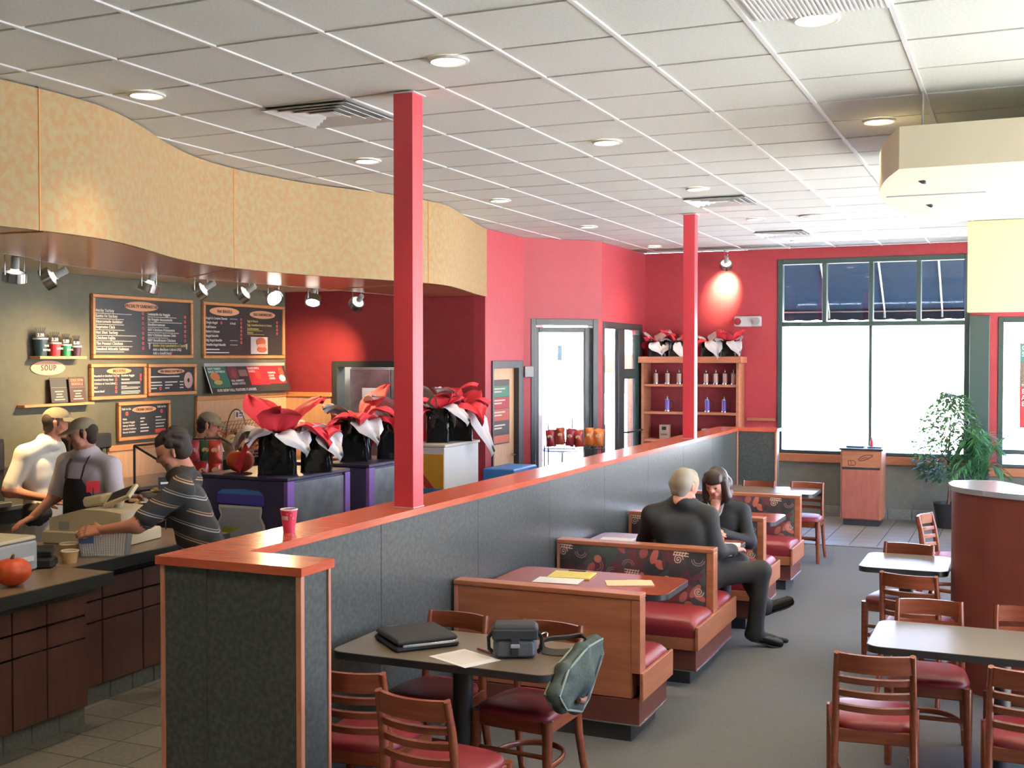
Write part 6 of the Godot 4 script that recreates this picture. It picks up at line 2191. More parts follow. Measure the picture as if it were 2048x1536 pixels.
# ---------------------------------------------------------------- purple coolers, gift bags, pumpkins
func build_coolers() -> void:
	var purple := mat(c8(58, 52, 88), 0.4)
	var lilac := mat(c8(122, 84, 168), 0.35)
	for q in [[-7.55, -8.47, "purple drink cooler with a juice bottle graphic beside the counter"], [-8.78, -9.62, "purple drink cooler behind the bottle graphic cooler"]]:
		var t := thing("drink_cooler", q[2], "cooler", Vector3(-5.63, 0, q[0]))
		var d: float = q[0] - q[1]
		obj("body", one_box(-0.41, 0.40, 0.10, 1.22, -d + 0.01, -0.01, 0.006), purple, t)
		obj("top", one_box(-0.42, 0.43, 1.22, 1.25, -d, 0.0, 0.008), mat(c8(52, 46, 74), 0.4), t)
		obj("plinth", one_box(-0.40, 0.38, 0.008, 0.10, -d + 0.03, -0.03), M.black_kick, t)
		obj("door_panel", one_box(0.40, 0.42, 0.30, 1.20, -d + 0.09, -0.10, 0.004), M.steel, t)
		obj("corner_post", one_box(0.39, 0.43, 0.10, 1.22, -0.095, 0.0, 0.006), lilac, t)
		obj("corner_post", one_box(0.39, 0.43, 0.10, 1.22, -d, -d + 0.08, 0.006), lilac, t)
		if q[0] > -8:
			# big bottle graphic on the end facing the room
			var z := 0.003
			var plate := func(pts: Array, called: String, m: Material, zz: float):
				var pl := PackedVector2Array()
				for p in pts: pl.append(Vector2(p[0], -p[1]))
				var b := MB.new()
				b.prism(pl, 0.0, 0.003)
				# lay the prism upright: x stays, z becomes y
				for i in b.v.size():
					b.v[i] = Vector3(b.v[i].x, -b.v[i].z, zz + b.v[i].y)
					b.n[i] = Vector3(b.n[i].x, -b.n[i].z, b.n[i].y)
				b.rewind()
				obj(called, b, m, t)
			plate.call([[-0.24, 1.03], [-0.235, 1.11], [-0.19, 1.14], [0.0, 1.15], [0.17, 1.14], [0.21, 1.10], [0.215, 1.02]], "bottle_cap_print", mat(c8(72, 62, 168), 0.5), z)
			plate.call([[-0.23, 1.105], [-0.19, 1.135], [0.0, 1.145], [0.17, 1.135], [0.205, 1.105]], "cap_shine_print", mat(c8(62, 128, 196), 0.5), z + 0.002)
			plate.call([[-0.22, 1.015], [-0.22, 0.98], [-0.20, 0.93], [-0.235, 0.87], [-0.24, 0.80], [-0.21, 0.74], [-0.22, 0.68], [-0.31, 0.52], [-0.36, 0.2], [0.33, 0.2], [0.28, 0.52], [0.20, 0.68], [0.19, 0.74], [0.225, 0.80], [0.22, 0.87], [0.185, 0.93], [0.195, 0.98], [0.19, 1.015]], "bottle_outline_print", M.white, z)
			plate.call([[-0.205, 0.995], [-0.185, 0.93], [-0.215, 0.87], [-0.22, 0.80], [-0.19, 0.74], [-0.20, 0.70], [0.18, 0.70], [0.175, 0.74], [0.205, 0.80], [0.20, 0.87], [0.17, 0.93], [0.175, 0.995]], "bottle_glass_print", mat(c8(190, 192, 198), 0.5), z + 0.002)
			plate.call([[-0.195, 0.72], [-0.21, 0.67], [-0.29, 0.52], [-0.33, 0.22], [0.30, 0.22], [0.26, 0.52], [0.185, 0.67], [0.175, 0.715]], "juice_print", mat(c8(178, 170, 62), 0.5), z + 0.003)
			plate.call([[-0.20, 0.82], [-0.205, 0.775], [-0.10, 0.80], [0.0, 0.84], [-0.15, 0.845]], "lemon_print", mat(c8(186, 196, 70), 0.5), z + 0.004)
	var t := thing("display_freezer", "white display cabinet with a yellow and blue graphic end", "cabinet", Vector3(-5.72, 0, -10.50))
	obj("body", one_box(-0.40, 0.37, 0.06, 1.27, -0.82, -0.01, 0.008), M.white, t)
	obj("top", one_box(-0.41, 0.385, 1.27, 1.30, -0.83, 0.0, 0.006), mat(c8(214, 206, 186), 0.5), t)
	obj("plinth", one_box(-0.38, 0.35, 0.008, 0.06, -0.8, -0.03), M.black_kick, t)
	obj("graphic_yellow", one_box(-0.39, 0.36, 0.75, 1.20, -0.01, -0.006), mat(c8(214, 156, 46), 0.5), t)
	var b := MB.new()
	b.box(Vector3(0.10, 0.98, -0.005), Vector3(0.9, 0.07, 0.004), 0.0, Basis(Vector3(0, 0, 1), -0.85))
	obj("graphic_band", b, mat(c8(170, 50, 46), 0.5), t)
	obj("graphic_blue", one_box(-0.39, 0.36, 0.45, 0.85, -0.005, -0.001), mat(c8(44, 128, 190), 0.5), t)
	t = thing("blue_crate", "blue plastic crate stack below the wooden door poster", "crate", Vector3(-5.45, 0.004, -12.35))
	for k in 3:
		obj("crate", one_box(-0.2, 0.2, k * 0.31, k * 0.31 + 0.29, -0.4, 0.3, 0.02), mat(c8(44, 120, 200), 0.4), t)
	obj("label_sheet", one_box(0.2, 0.204, 0.70, 0.86, -0.25, 0.0), M.white, t)
	# gift bags
	gift_bag(Vector3(-5.44, 1.25, -7.76), 0.30, 0.34, 0.18, 0.30, 31, "large black gift bag on the near cooler, long white tissue hanging out", 0.45, true)
	gift_bag(Vector3(-5.28, 1.25, -8.08), 0.26, 0.34, 0.17, 0.24, 32, "black gift bag with red tissue behind the near cooler's front bag", 0.5, true)
	gift_bag(Vector3(-5.50, 1.25, -9.05), 0.28, 0.38, 0.18, 0.28, 33, "black gift bag on the far cooler with pointed white tissue", 0.4, true)
	gift_bag(Vector3(-5.34, 1.25, -9.42), 0.28, 0.36, 0.18, 0.26, 34, "black gift bag on the far cooler half behind the red pillar", 0.5, true)
	gift_bag(Vector3(-5.56, 1.30, -10.78), 0.24, 0.36, 0.18, 0.30, 35, "black gift bag on the white cabinet beside the pillar", 0.4, true)
	gift_bag(Vector3(-5.46, 1.30, -11.08), 0.28, 0.36, 0.18, 0.34, 36, "black gift bag on the white cabinet with white tissue curling over", 0.5, true)
	pumpkin(Vector3(-5.83, 1.25, -7.80), 0.115, "orange pumpkin on the near purple cooler beside the gift bag")
	pumpkin(Vector3(-5.88, 1.25, -9.16), 0.115, "orange pumpkin on the far purple cooler behind the gift bags")

# ---------------------------------------------------------------- things on the tables and the cap
func build_table_things() -> void:
	var y := 0.7495
	# paper cup on the partition cap
	var t := thing("paper_cup", "red patterned paper coffee cup standing on the partition cap", "cup", Vector3(-3.285, 1.33, -4.78))
	var b := MB.new()
	b.lathe(PackedVector2Array([Vector2(0, 0.004), Vector2(0.028, 0.0), Vector2(0.041, 0.112), Vector2(0.038, 0.112), Vector2(0.026, 0.01), Vector2(0, 0.01)]), 28)
	for i in b.uv.size(): b.uv[i] = Vector2(b.uv[i].x * 3.0, b.uv[i].y * 9.0)
	var im := Image.create(128, 128, false, Image.FORMAT_RGB8)
	im.fill(c8(214, 44, 84))
	var r := RandomNumberGenerator.new()
	r.seed = 5
	for k in 9:
		var cx := r.randf() * 128
		var cy := r.randf() * 128
		im_ellipse(im, cx, cy, 15, 15, 0, c8(190, 28, 60)); im_ellipse(im, cx, cy, 9, 9, 0, c8(226, 84, 112))
	var cm := mat(Color.WHITE, 0.4)
	cm.albedo_texture = ImageTexture.create_from_image(im)
	obj("cup_wall", b, cm, t)
	b = MB.new()
	b.tube(ring_pts(Vector3(0, 0.113, 0), 0.0405, 0.0405, Basis.IDENTITY.scaled(Vector3(1, 0.02, 1))), PackedFloat32Array([0.0035]), 6, false)
	obj("rim", b, M.white, t)
	b = MB.new()
	for i in 7:
		var a := 0.75 + i * 0.12
		b.box(Vector3(sin(a - 0.75 - 0.36) * 0.0372, 0.074, cos(a - 0.75 - 0.36) * 0.0372), Vector3(0.006, 0.018, 0.002), 0.0, Basis(Vector3.UP, a - 0.75 - 0.36))
	obj("label_band", b, M.grey_plastic, t)
	# laptop case
	t = thing("laptop_case", "black padded laptop case with a silver strip on the table", "laptop case", Vector3(-2.79, y, -5.17), 0.86)
	obj("lower_shell", one_box(-0.17, 0.17, 0.0, 0.028, -0.165, 0.165, 0.012), M.black, t)
	obj("upper_shell", one_box(-0.165, 0.165, 0.028, 0.060, -0.162, 0.162, 0.018), mat(c8(36, 35, 37), 0.7), t)
	obj("silver_strip", one_box(-0.135, 0.155, 0.020, 0.036, 0.160, 0.170, 0.005), mat(c8(200, 210, 224), 0.15, 0.8), t)
	# loose sheet, pen
	t = thing("paper_sheet", "white printed sheet lying on the laptop table", "paper", Vector3(-2.43, y, -4.985), -0.45)
	obj("sheet", one_box(-0.14, 0.14, 0.0, 0.0015, -0.108, 0.108), M.white, t)
	b = MB.new()
	for k in 11: bx(b, -0.11, 0.09, 0.0015, 0.002, -0.085 + k * 0.016, -0.082 + k * 0.016)
	obj("print_lines", b, mat(c8(206, 190, 190), 0.8), t)
	b = MB.new()
	b.tube(PackedVector3Array([Vector3(-0.06, 0.006, 0), Vector3(0.055, 0.006, 0), Vector3(0.07, 0.005, 0)]), PackedFloat32Array([0.005, 0.005, 0.001]), 8)
	var pen := obj("pen", b, mat(c8(130, 40, 48), 0.4), self, Vector3(-2.39, y, -5.13))
	pen.rotation.y = -0.5
	tag(pen, "dark red pen lying beside the camera bag", "pen")
	camera_bag(y)
	shoulder_bag(y)
	# papers on the first booth table
	t = thing("legal_pad", "yellow legal pad on the first booth table", "notepad", Vector3(-2.70, 0.7515, -7.15), 0.12)
	obj("pad", one_box(-0.14, 0.14, 0.0, 0.010, -0.11, 0.11, 0.002), mat(c8(226, 202, 104), 0.7), t)
	b = MB.new()
	for k in 8: bx(b, -0.12, 0.12, 0.010, 0.0105, -0.09 + k * 0.024, -0.088 + k * 0.024)
	obj("ruled_lines", b, mat(c8(160, 160, 120), 0.8), t)
	b = MB.new()
	b.cyl(Vector3(-0.06, 0.016, -0.09), Vector3(0.06, 0.016, -0.10), 0.004, 0.004, 8)
	var p2 := obj("pen", b, M.black, self, Vector3(-2.70, 0.7515, -7.15))
	tag(p2, "black pen lying on the yellow legal pad", "pen")
	t = thing("paper_sheet", "white sheet overlapping the yellow legal pad", "paper", Vector3(-2.72, 0.7530, -6.95), 0.10)
	obj("sheet", one_box(-0.15, 0.15, 0.0, 0.002, -0.09, 0.09), M.white, t)
	t = thing("file_folder", "cream file folder on the first booth table", "folder", Vector3(-2.275, 0.7515, -7.05), 0.41)
	obj("flap", one_box(-0.15, 0.15, 0.0, 0.006, -0.085, 0.085, 0.002), mat(c8(230, 204, 158), 0.7), t)
	obj("tab", one_box(-0.01, 0.10, 0.001, 0.005, -0.097, -0.083), mat(c8(230, 204, 158), 0.7), t)
	# documents between the couple
	t = thing("document", "printed leaflets on the table between the couple", "paper", Vector3(-2.10, 0.7515, -8.80), 0.2)
	obj("sheet", one_box(-0.14, 0.14, 0.0, 0.002, -0.10, 0.10), M.white, t)
	obj("picture", one_box(-0.10, 0.02, 0.002, 0.003, -0.06, 0.05), mat(c8(90, 84, 84), 0.6), t)
	t = thing("paper_sheet", "white sheet at the partition end of the couple's table", "paper", Vector3(-2.92, 0.7515, -8.66), 0.1)
	obj("sheet", one_box(-0.12, 0.14, 0.0, 0.002, -0.14, 0.12), M.white, t)

func camera_bag(y: float) -> void:
	var t := thing("camera_bag", "grey black padded camera bag with a buckle flap on the table", "camera bag", Vector3(-2.235, y, -5.14), 0.41)
	var body := mat(c8(84, 90, 98), 0.8)
	var dark := mat(c8(44, 46, 50), 0.8)
	obj("body", one_box(-0.105, 0.105, 0.0, 0.125, -0.065, 0.065, 0.022), body, t)
	obj("front_pocket", one_box(-0.092, 0.092, 0.006, 0.085, 0.055, 0.085, 0.014), body, t)
	obj("lid", one_box(-0.112, 0.112, 0.115, 0.160, -0.07, 0.075, 0.022), dark, t)
	obj("lid_flap", one_box(-0.11, 0.11, 0.09, 0.14, 0.066, 0.082, 0.008), dark, t)
	obj("buckle_strap", one_box(-0.02, 0.02, 0.02, 0.10, 0.083, 0.092, 0.004), dark, t)
	obj("buckle", one_box(-0.022, 0.022, 0.055, 0.075, 0.09, 0.098, 0.004), mat(c8(150, 160, 172), 0.3), t)
	for s in [-1.0, 1.0]:
		var b := MB.new()
		b.tube(PackedVector3Array([Vector3(0.105 * s, 0.115, 0.0), Vector3(0.128 * s, 0.09, 0.02), Vector3(0.125 * s, 0.04, 0.03), Vector3(0.108 * s, 0.02, 0.02)]), PackedFloat32Array([0.010]), 6, true, Vector2(0.4, 1.3))
		obj("side_strap", b, dark, t)

func shoulder_bag(y: float) -> void:
	# soft green bag slumped over the table corner onto the chair seat
	var t := thing("shoulder_bag", "worn green shoulder bag hanging at the end of the laptop table", "bag", Vector3(-1.975, 0, -5.34))
	var green := tri_mat(noise_tex(c8(40, 52, 46), c8(66, 78, 70), 81, 0.06), 4.0, 0.85, false)
	var g := lin(70, 86, 78)
	# flat pouch hanging against the table end, corners given as (z, y) from the bag's origin
	var out := [Vector2(0.48, 0.67), Vector2(0.40, 0.60), Vector2(0.22, 0.545), Vector2(0.13, 0.575), Vector2(-0.06, 0.72), Vector2(-0.05, 0.785), Vector2(0.14, 0.79), Vector2(0.38, 0.75)]
	var B := []
	for q in out.size():
		var a: Vector2 = out[q]
		var e: Vector2 = out[(q + 1) % out.size()]
		var m := Vector2(0.2, 0.68)
		B.append([Vector3(0.055, a.y, a.x), Vector3(0.055, e.y, e.x), 0.026, 0.026, g])
		B.append([Vector3(0.06, a.y, a.x), Vector3(0.07, m.y, m.x), 0.028, 0.045, g])
	var b := MB.new()
	nets(b, B, 0.009, 0.014)
	b.use_col = false
	obj("pouch", b, green, t)
	for q in [0.020, 0.090]:
		b = MB.new()
		var pp := PackedVector3Array()
		for a in out: pp.append(Vector3(q, 0.68 + (a.y - 0.68) * 1.16, 0.2 + (a.x - 0.2) * 1.10))
		pp.append(pp[0])
		b.tube(pp, PackedFloat32Array([0.006]), 6, false)
		obj("piping", b, mat(c8(120, 132, 118), 0.7), t)
	b = MB.new()
	b.tube(PackedVector3Array([Vector3(0.118, 0.74, 0.02), Vector3(0.122, 0.66, 0.12), Vector3(0.112, 0.585, 0.22)]), PackedFloat32Array([0.006]), 6)
	obj("zip", b, mat(c8(56, 60, 58), 0.6), t)
	b = MB.new()
	b.tube(PackedVector3Array([Vector3(0.105, 0.60, 0.30), Vector3(0.110, 0.585, 0.26), Vector3(0.108, 0.59, 0.22)]), PackedFloat32Array([0.012, 0.016, 0.012]), 8)
	obj("leather_patch", b, mat(c8(120, 70, 56), 0.6), t)
	# wide strap looped over the tabletop
	var sm := mat(c8(74, 72, 66), 0.85)
	var P := [Vector3(0.05, 0.80, 0.0), Vector3(0.0, 0.815, -0.03), Vector3(-0.07, 0.81, 0.02), Vector3(-0.14, 0.805, 0.06), Vector3(-0.17, 0.79, 0.09), Vector3(-0.14, 0.764, 0.13), Vector3(-0.06, 0.760, 0.13), Vector3(0.03, 0.775, 0.11), Vector3(0.055, 0.79, 0.08)]
	var c := Curve3D.new()
	for i in P.size():
		var tan: Vector3 = (P[min(i + 1, P.size() - 1)] - P[max(i - 1, 0)]) / 6.0
		c.add_point(P[i], -tan, tan)
	c.bake_interval = 0.02
	var pts := c.get_baked_points()
	var rows := [[], []]
	for i in pts.size():
		var d := (pts[min(i + 1, pts.size() - 1)] - pts[max(i - 1, 0)]).normalized()
		var s := Vector3.UP.cross(d).normalized()
		var tilt := (s * 0.7 + Vector3.UP * 0.7).normalized()
		rows[0].append(pts[i] + tilt * 0.024); rows[1].append(pts[i] - tilt * 0.012)
	b = MB.new()
	b.sheet(rows, 0.006)
	obj("strap", b, sm, t)
	b = MB.new()
	b.tube(PackedVector3Array([Vector3(-0.10, 0.762, 0.10), Vector3(-0.02, 0.758, 0.12), Vector3(0.05, 0.758, 0.07), Vector3(0.06, 0.758, -0.02), Vector3(-0.04, 0.760, -0.06)]), PackedFloat32Array([0.010]), 6, true, Vector2(1.6, 0.5))
	obj("cord", b, M.black, t)
	b = MB.new()
	b.tube(ring_pts(Vector3(-0.165, 0.815, 0.055), 0.018, 0.022, Basis(Vector3.RIGHT, 1.2)), PackedFloat32Array([0.004]), 6, false)
	obj("ring", b, M.chrome, t)

# ---------------------------------------------------------------- people: smooth-joined bones meshed as surface nets
# bone: [a, b, ra, rb, colour]
func nets(mb: MB, bones: Array, cell: float, k: float) -> void:
	var lo := Vector3.ONE * 1e9
	var hi := -lo
	for q in bones:
		var r: float = max(q[2], q[3]) + cell * 3 + k
		lo = lo.min(q[0].min(q[1]) - Vector3.ONE * r)
		hi = hi.max(q[0].max(q[1]) + Vector3.ONE * r)
	var nx := int((hi.x - lo.x) / cell) + 2
	var ny := int((hi.y - lo.y) / cell) + 2
	var nz := int((hi.z - lo.z) / cell) + 2
	var sum := PackedFloat32Array()
	sum.resize(nx * ny * nz)
	var best := PackedFloat32Array()
	best.resize(nx * ny * nz)
	best.fill(1e9)
	var own := PackedByteArray()
	own.resize(nx * ny * nz)
	for qi in bones.size():
		var q: Array = bones[qi]
		var a: Vector3 = q[0]
		var b: Vector3 = q[1]
		var ra: float = q[2]
		var rb: float = q[3]
		var mg: float = max(ra, rb) + cell * 2.0 + k * 2.0
		var l0 := ((a.min(b) - Vector3.ONE * mg - lo) / cell).floor()
		var l1 := ((a.max(b) + Vector3.ONE * mg - lo) / cell).ceil()
		var ab := b - a
		var inv: float = 1.0 / maxf(ab.length_squared(), 1e-9)
		for iz in range(max(0, int(l0.z)), min(nz, int(l1.z) + 1)):
			for iy in range(max(0, int(l0.y)), min(ny, int(l1.y) + 1)):
				var o := (iz * ny + iy) * nx
				for ix in range(max(0, int(l0.x)), min(nx, int(l1.x) + 1)):
					var p := Vector3(lo.x + ix * cell, lo.y + iy * cell, lo.z + iz * cell) - a
					var t: float = clampf(p.dot(ab) * inv, 0.0, 1.0)
					var d: float = (p - ab * t).length() - lerpf(ra, rb, t)
					if d < mg:
						sum[o + ix] += exp(-d / k)
						if d < best[o + ix]:
							best[o + ix] = d
							own[o + ix] = qi
	# one vertex per crossed cell
	var vid := {}
	var sx := 1
	var sy := nx
	var sz := nx * ny
	var offs := [0, sx, sy, sx + sy, sz, sz + sx, sz + sy, sz + sx + sy]
	var pos := [Vector3(0, 0, 0), Vector3(1, 0, 0), Vector3(0, 1, 0), Vector3(1, 1, 0), Vector3(0, 0, 1), Vector3(1, 0, 1), Vector3(0, 1, 1), Vector3(1, 1, 1)]
	var edges := [[0, 1], [2, 3], [4, 5], [6, 7], [0, 2], [1, 3], [4, 6], [5, 7], [0, 4], [1, 5], [2, 6], [3, 7]]
	mb.use_col = true
	for iz in nz - 1:
		for iy in ny - 1:
			var o := (iz * ny + iy) * nx
			for ix in nx - 1:
				var c := o + ix
				var s0 := sum[c] >= 1.0
				if s0 == (sum[c + sx] >= 1.0) and s0 == (sum[c + sy] >= 1.0) and s0 == (sum[c + sz] >= 1.0) and s0 == (sum[c + sx + sy] >= 1.0) and s0 == (sum[c + sx + sz] >= 1.0) and s0 == (sum[c + sy + sz] >= 1.0) and s0 == (sum[c + sx + sy + sz] >= 1.0):
					continue
				var f := []
				for e in 8: f.append(-k * log(max(sum[c + offs[e]], 1e-12)))
				var acc := Vector3.ZERO
				var cnt := 0
				for e in edges:
					var fa: float = f[e[0]]
					var fb: float = f[e[1]]
					if (fa <= 0.0) != (fb <= 0.0):
						acc += pos[e[0]].lerp(pos[e[1]], fa / (fa - fb))
						cnt += 1
				if cnt == 0: continue
				var g := Vector3(f[1] - f[0] + f[3] - f[2] + f[5] - f[4] + f[7] - f[6], f[2] - f[0] + f[3] - f[1] + f[6] - f[4] + f[7] - f[5], f[4] - f[0] + f[5] - f[1] + f[6] - f[2] + f[7] - f[3])
				# colour of the bone nearest to the vertex, out of those near its corners
				var vp := lo + (Vector3(ix, iy, iz) + acc / cnt) * cell
				var cb := 1e9
				var ci := 0
				var seen := {}
				for e in 8:
					var w: int = own[c + offs[e]]
					if best[c + offs[e]] > 1e8 or seen.has(w): continue
					seen[w] = true
					var ab: Vector3 = bones[w][1] - bones[w][0]
					var tt: float = clampf((vp - bones[w][0]).dot(ab) / maxf(ab.length_squared(), 1e-9), 0.0, 1.0)
					var dd: float = (vp - bones[w][0] - ab * tt).length() - lerpf(bones[w][2], bones[w][3], tt)
					if dd < cb:
						cb = dd
						ci = w
				mb.cur = bones[ci][4]
				vid[c] = mb.vert(vp, g.normalized())
	for c in vid:
		var ix: int = c % nx
		var iy: int = (c / nx) % ny
		var iz: int = c / sz
		var s0 := sum[c] >= 1.0
		if iy > 0 and iz > 0 and s0 != (sum[c + sx] >= 1.0): quad_ids(mb, vid, c, c - sy, c - sy - sz, c - sz)
		if ix > 0 and iz > 0 and s0 != (sum[c + sy] >= 1.0): quad_ids(mb, vid, c, c - sx, c - sx - sz, c - sz)
		if ix > 0 and iy > 0 and s0 != (sum[c + sz] >= 1.0): quad_ids(mb, vid, c, c - sx, c - sx - sy, c - sy)

func quad_ids(mb: MB, vid: Dictionary, a: int, b: int, c: int, d: int) -> void:
	if vid.has(a) and vid.has(b) and vid.has(c) and vid.has(d):
		mb.tri(vid[a], vid[b], vid[c]); mb.tri(vid[a], vid[c], vid[d])

func lin(r: int, g: int, b: int) -> Color:
	return Color8(r, g, b).srgb_to_linear()

func head_bones(o: Vector3, bs: Basis, skin: Color, s := 1.0, beard := Color(0, 0, 0, 0)) -> Array:
	var lip := skin * Color(0.82, 0.55, 0.55, 1)
	var eye := Color(0.07, 0.05, 0.045)
	var L := [
		[Vector3(0, 0.028, -0.030), Vector3(0, 0.034, 0.018), 0.082, 0.080, skin],
		[Vector3(0, -0.015, 0.026), Vector3(0, -0.062, 0.036), 0.062, 0.046, skin],
		[Vector3(-0.030, -0.072, 0.024), Vector3(0.030, -0.072, 0.024), 0.033, 0.033, skin],
		[Vector3(0, -0.095, 0.052), Vector3(0, -0.096, 0.056), 0.020, 0.019, skin],
		[Vector3(-0.036, -0.018, 0.056), Vector3(-0.040, -0.030, 0.046), 0.026, 0.026, skin],
		[Vector3(0.036, -0.018, 0.056), Vector3(0.040, -0.030, 0.046), 0.026, 0.026, skin],
		[Vector3(0, 0.012, 0.088), Vector3(0, -0.024, 0.106), 0.008, 0.014, skin],
		[Vector3(-0.012, -0.028, 0.094), Vector3(0.012, -0.028, 0.094), 0.008, 0.008, skin],
		[Vector3(-0.032, 0.028, 0.076), Vector3(0.032, 0.028, 0.076), 0.015, 0.015, skin],
		[Vector3(-0.019, -0.056, 0.079), Vector3(0.019, -0.056, 0.079), 0.008, 0.008, lip],
		[Vector3(-0.014, -0.065, 0.079), Vector3(0.014, -0.065, 0.079), 0.008, 0.008, lip],
		[Vector3(-0.031, 0.004, 0.080), Vector3(-0.031, 0.004, 0.081), 0.0085, 0.0085, eye],
		[Vector3(0.031, 0.004, 0.080), Vector3(0.031, 0.004, 0.081), 0.0085, 0.0085, eye],
		[Vector3(-0.081, 0.006, -0.008), Vector3(-0.079, -0.028, -0.004), 0.014, 0.010, skin],
		[Vector3(0.081, 0.006, -0.008), Vector3(0.079, -0.028, -0.004), 0.014, 0.010, skin],
		[Vector3(0, -0.06, -0.022), Vector3(0, -0.125, -0.032), 0.054, 0.054, skin]]
	if beard.a > 0:
		L.append([Vector3(-0.028, -0.080, 0.040), Vector3(0.028, -0.080, 0.040), 0.033, 0.033, beard])
		L.append([Vector3(0, -0.098, 0.058), Vector3(0, -0.100, 0.060), 0.022, 0.022, beard])
		L.append([Vector3(-0.022, -0.044, 0.082), Vector3(0.022, -0.044, 0.082), 0.009, 0.009, beard])
	var out := []
	for q in L: out.append([o + bs * (q[0] * s), o + bs * (q[1] * s), q[2] * s, q[3] * s, q[4]])
	return out

# wrist, finger direction, palm normal; thumb_side +1/-1 along d x n
func hand_bones(w: Vector3, d: Vector3, n: Vector3, thumb: float, curl: float, skin: Color) -> Array:
	d = d.normalized()
	n = (n - d * n.dot(d)).normalized()
	var s := d.cross(n) * thumb
	var out := []
	for j in 4:
		var x := (1.5 - j) * 0.0195
		out.append([w + d * 0.01 + s * x * 0.6, w + d * 0.082 + s * x, 0.017, 0.0135, skin])
	var lens := [0.040, 0.045, 0.042, 0.032]
	for j in 4:
		var x := (1.5 - j) * 0.0205
		var p := w + d * (0.088 - 0.004 * absf(j - 1.2)) + s * x
		var dir := (d + n * curl * 0.35).normalized()
		for seg in 3:
			var l: float = lens[j] * [1.0, 0.68, 0.55][seg]
			var e := p + dir * l
			out.append([p, e, 0.0098 - seg * 0.001, 0.0092 - seg * 0.001, skin])
			p = e
			dir = (dir + n * curl * [0.75, 0.7, 0.6][seg]).normalized()
	var tp := w + d * 0.025 + s * 0.032
	var td := (d * 0.75 + s * 0.75 + n * 0.3).normalized()
	out.append([tp - td * 0.01, tp + td * 0.035, 0.014, 0.0115, skin])
	out.append([tp + td * 0.035, tp + td * 0.035 + (d * 0.9 + s * 0.25 + n * (0.2 + curl * 0.4)).normalized() * 0.032, 0.0112, 0.0095, skin])
	return out

func joined(j: Dictionary, c: Dictionary) -> Array:
	# torso and limbs; c: top, sleeve ("long"/"short"), pants, shoe, skin, bulk
	var k: float = c.get("bulk", 0.0)
	var B := []
	var hl: Vector3 = j.hip_l
	var hr: Vector3 = j.hip_r
	var pel := (hl + hr) / 2
	var ch: Vector3 = j.chest
	var across := (hr - hl).normalized()
	var ash: Vector3 = (j.sh_r - j.sh_l).normalized()
	var up := (ch - pel).normalized()
	B.append([hl, hr, 0.115 + k, 0.115 + k, c.pants])
	var belly := pel.lerp(ch, 0.42)
	var bw := across.lerp(ash, 0.5).normalized()
	B.append([belly - bw * 0.055, belly + bw * 0.055, 0.112 + k + c.get("belly", 0.0), 0.112 + k + c.get("belly", 0.0), c.top])
	B.append([pel + up * 0.07 - across * 0.06, pel + up * 0.07 + across * 0.06, 0.115 + k, 0.115 + k, c.get("hem", c.top)])
	B.append([pel.lerp(ch, 0.75) - ash * 0.07, pel.lerp(ch, 0.75) + ash * 0.07, 0.115 + k, 0.115 + k, c.top])
	B.append([ch - ash * 0.085, ch + ash * 0.085, 0.105 + k, 0.105 + k, c.top])
	B.append([j.sh_l, j.neck - ash * 0.05, 0.062 + k, 0.055 + k * 0.5, c.top])
	B.append([j.sh_r, j.neck + ash * 0.05, 0.062 + k, 0.055 + k * 0.5, c.top])
	B.append([j.neck + up * 0.03, j.head - up * 0.06, 0.054, 0.052, c.skin])
	# collar: a ring of cloth round the neck
	var nd: Vector3 = (j.head - j.neck).normalized()
	var fwd := ash.cross(nd).normalized()
	var side := nd.cross(fwd).normalized()
	for q in (0 if c.get("open_neck", false) else 10):
		var a0 := TAU * q / 10.0
		var a1 := TAU * (q + 1) / 10.0
		var lift: float = c.get("collar", 0.0)
		B.append([j.neck + nd * (0.012 + lift) + (side * cos(a0) * 0.060 + fwd * sin(a0) * 0.062), j.neck + nd * (0.012 + lift) + (side * cos(a1) * 0.060 + fwd * sin(a1) * 0.062), 0.020, 0.020, c.top])
	for s in ["l", "r"]:
		var sh: Vector3 = j["sh_" + s]
		var el: Vector3 = j["el_" + s]
		var wr: Vector3 = j["wr_" + s]
		if c.sleeve == "long":
			B.append([sh, el, 0.060 + k, 0.050 + k, c.top])
			B.append([el, el.lerp(wr, 0.93), 0.050 + k, 0.038 + k * 0.6, c.top])
			B.append([el.lerp(wr, 0.9), wr, 0.030, 0.027, c.skin])
		else:
			var m := sh.lerp(el, 0.78)
			B.append([sh, m, 0.062, 0.064, c.top])
			B.append([sh, el, 0.048, 0.043, c.skin])
			B.append([el, wr, 0.043, 0.028, c.skin])
		var hp: Vector3 = j["hip_" + s]
		var kn: Vector3 = j["kn_" + s]
		var an: Vector3 = j["an_" + s]
		var toe: Vector3 = j["toe_" + s]
		B.append([hp, kn, 0.092 + k, 0.068, c.pants])
		B.append([kn, an + (kn - an).normalized() * 0.05, 0.068, 0.062, c.pants])
		B.append([an, an + (kn - an).normalized() * 0.06, 0.040, 0.042, c.get("sock", c.pants)])
		var fd := (toe - an)
		fd = (fd - Vector3.ZERO)
		var heel := an - fd.normalized() * 0.045
		var fr: float = c.get("foot", 0.040)
		B.append([heel, toe, fr, fr - 0.006, c.shoe])
		B.append([an, an.lerp(toe, 0.5), fr + 0.002, fr - 0.002, c.shoe])
	return B

func skin_mat() -> StandardMaterial3D:
	if not M.has("person"):
		M.person = mat(Color.WHITE, 0.75)
		M.person.vertex_color_use_as_albedo = true
	return M.person

func blob(called: String, bones: Array, cell: float, k: float, m: Material, parent: Node) -> MeshInstance3D:
	var b := MB.new()
	nets(b, bones, cell, k)
	return obj(called, b, m, parent)

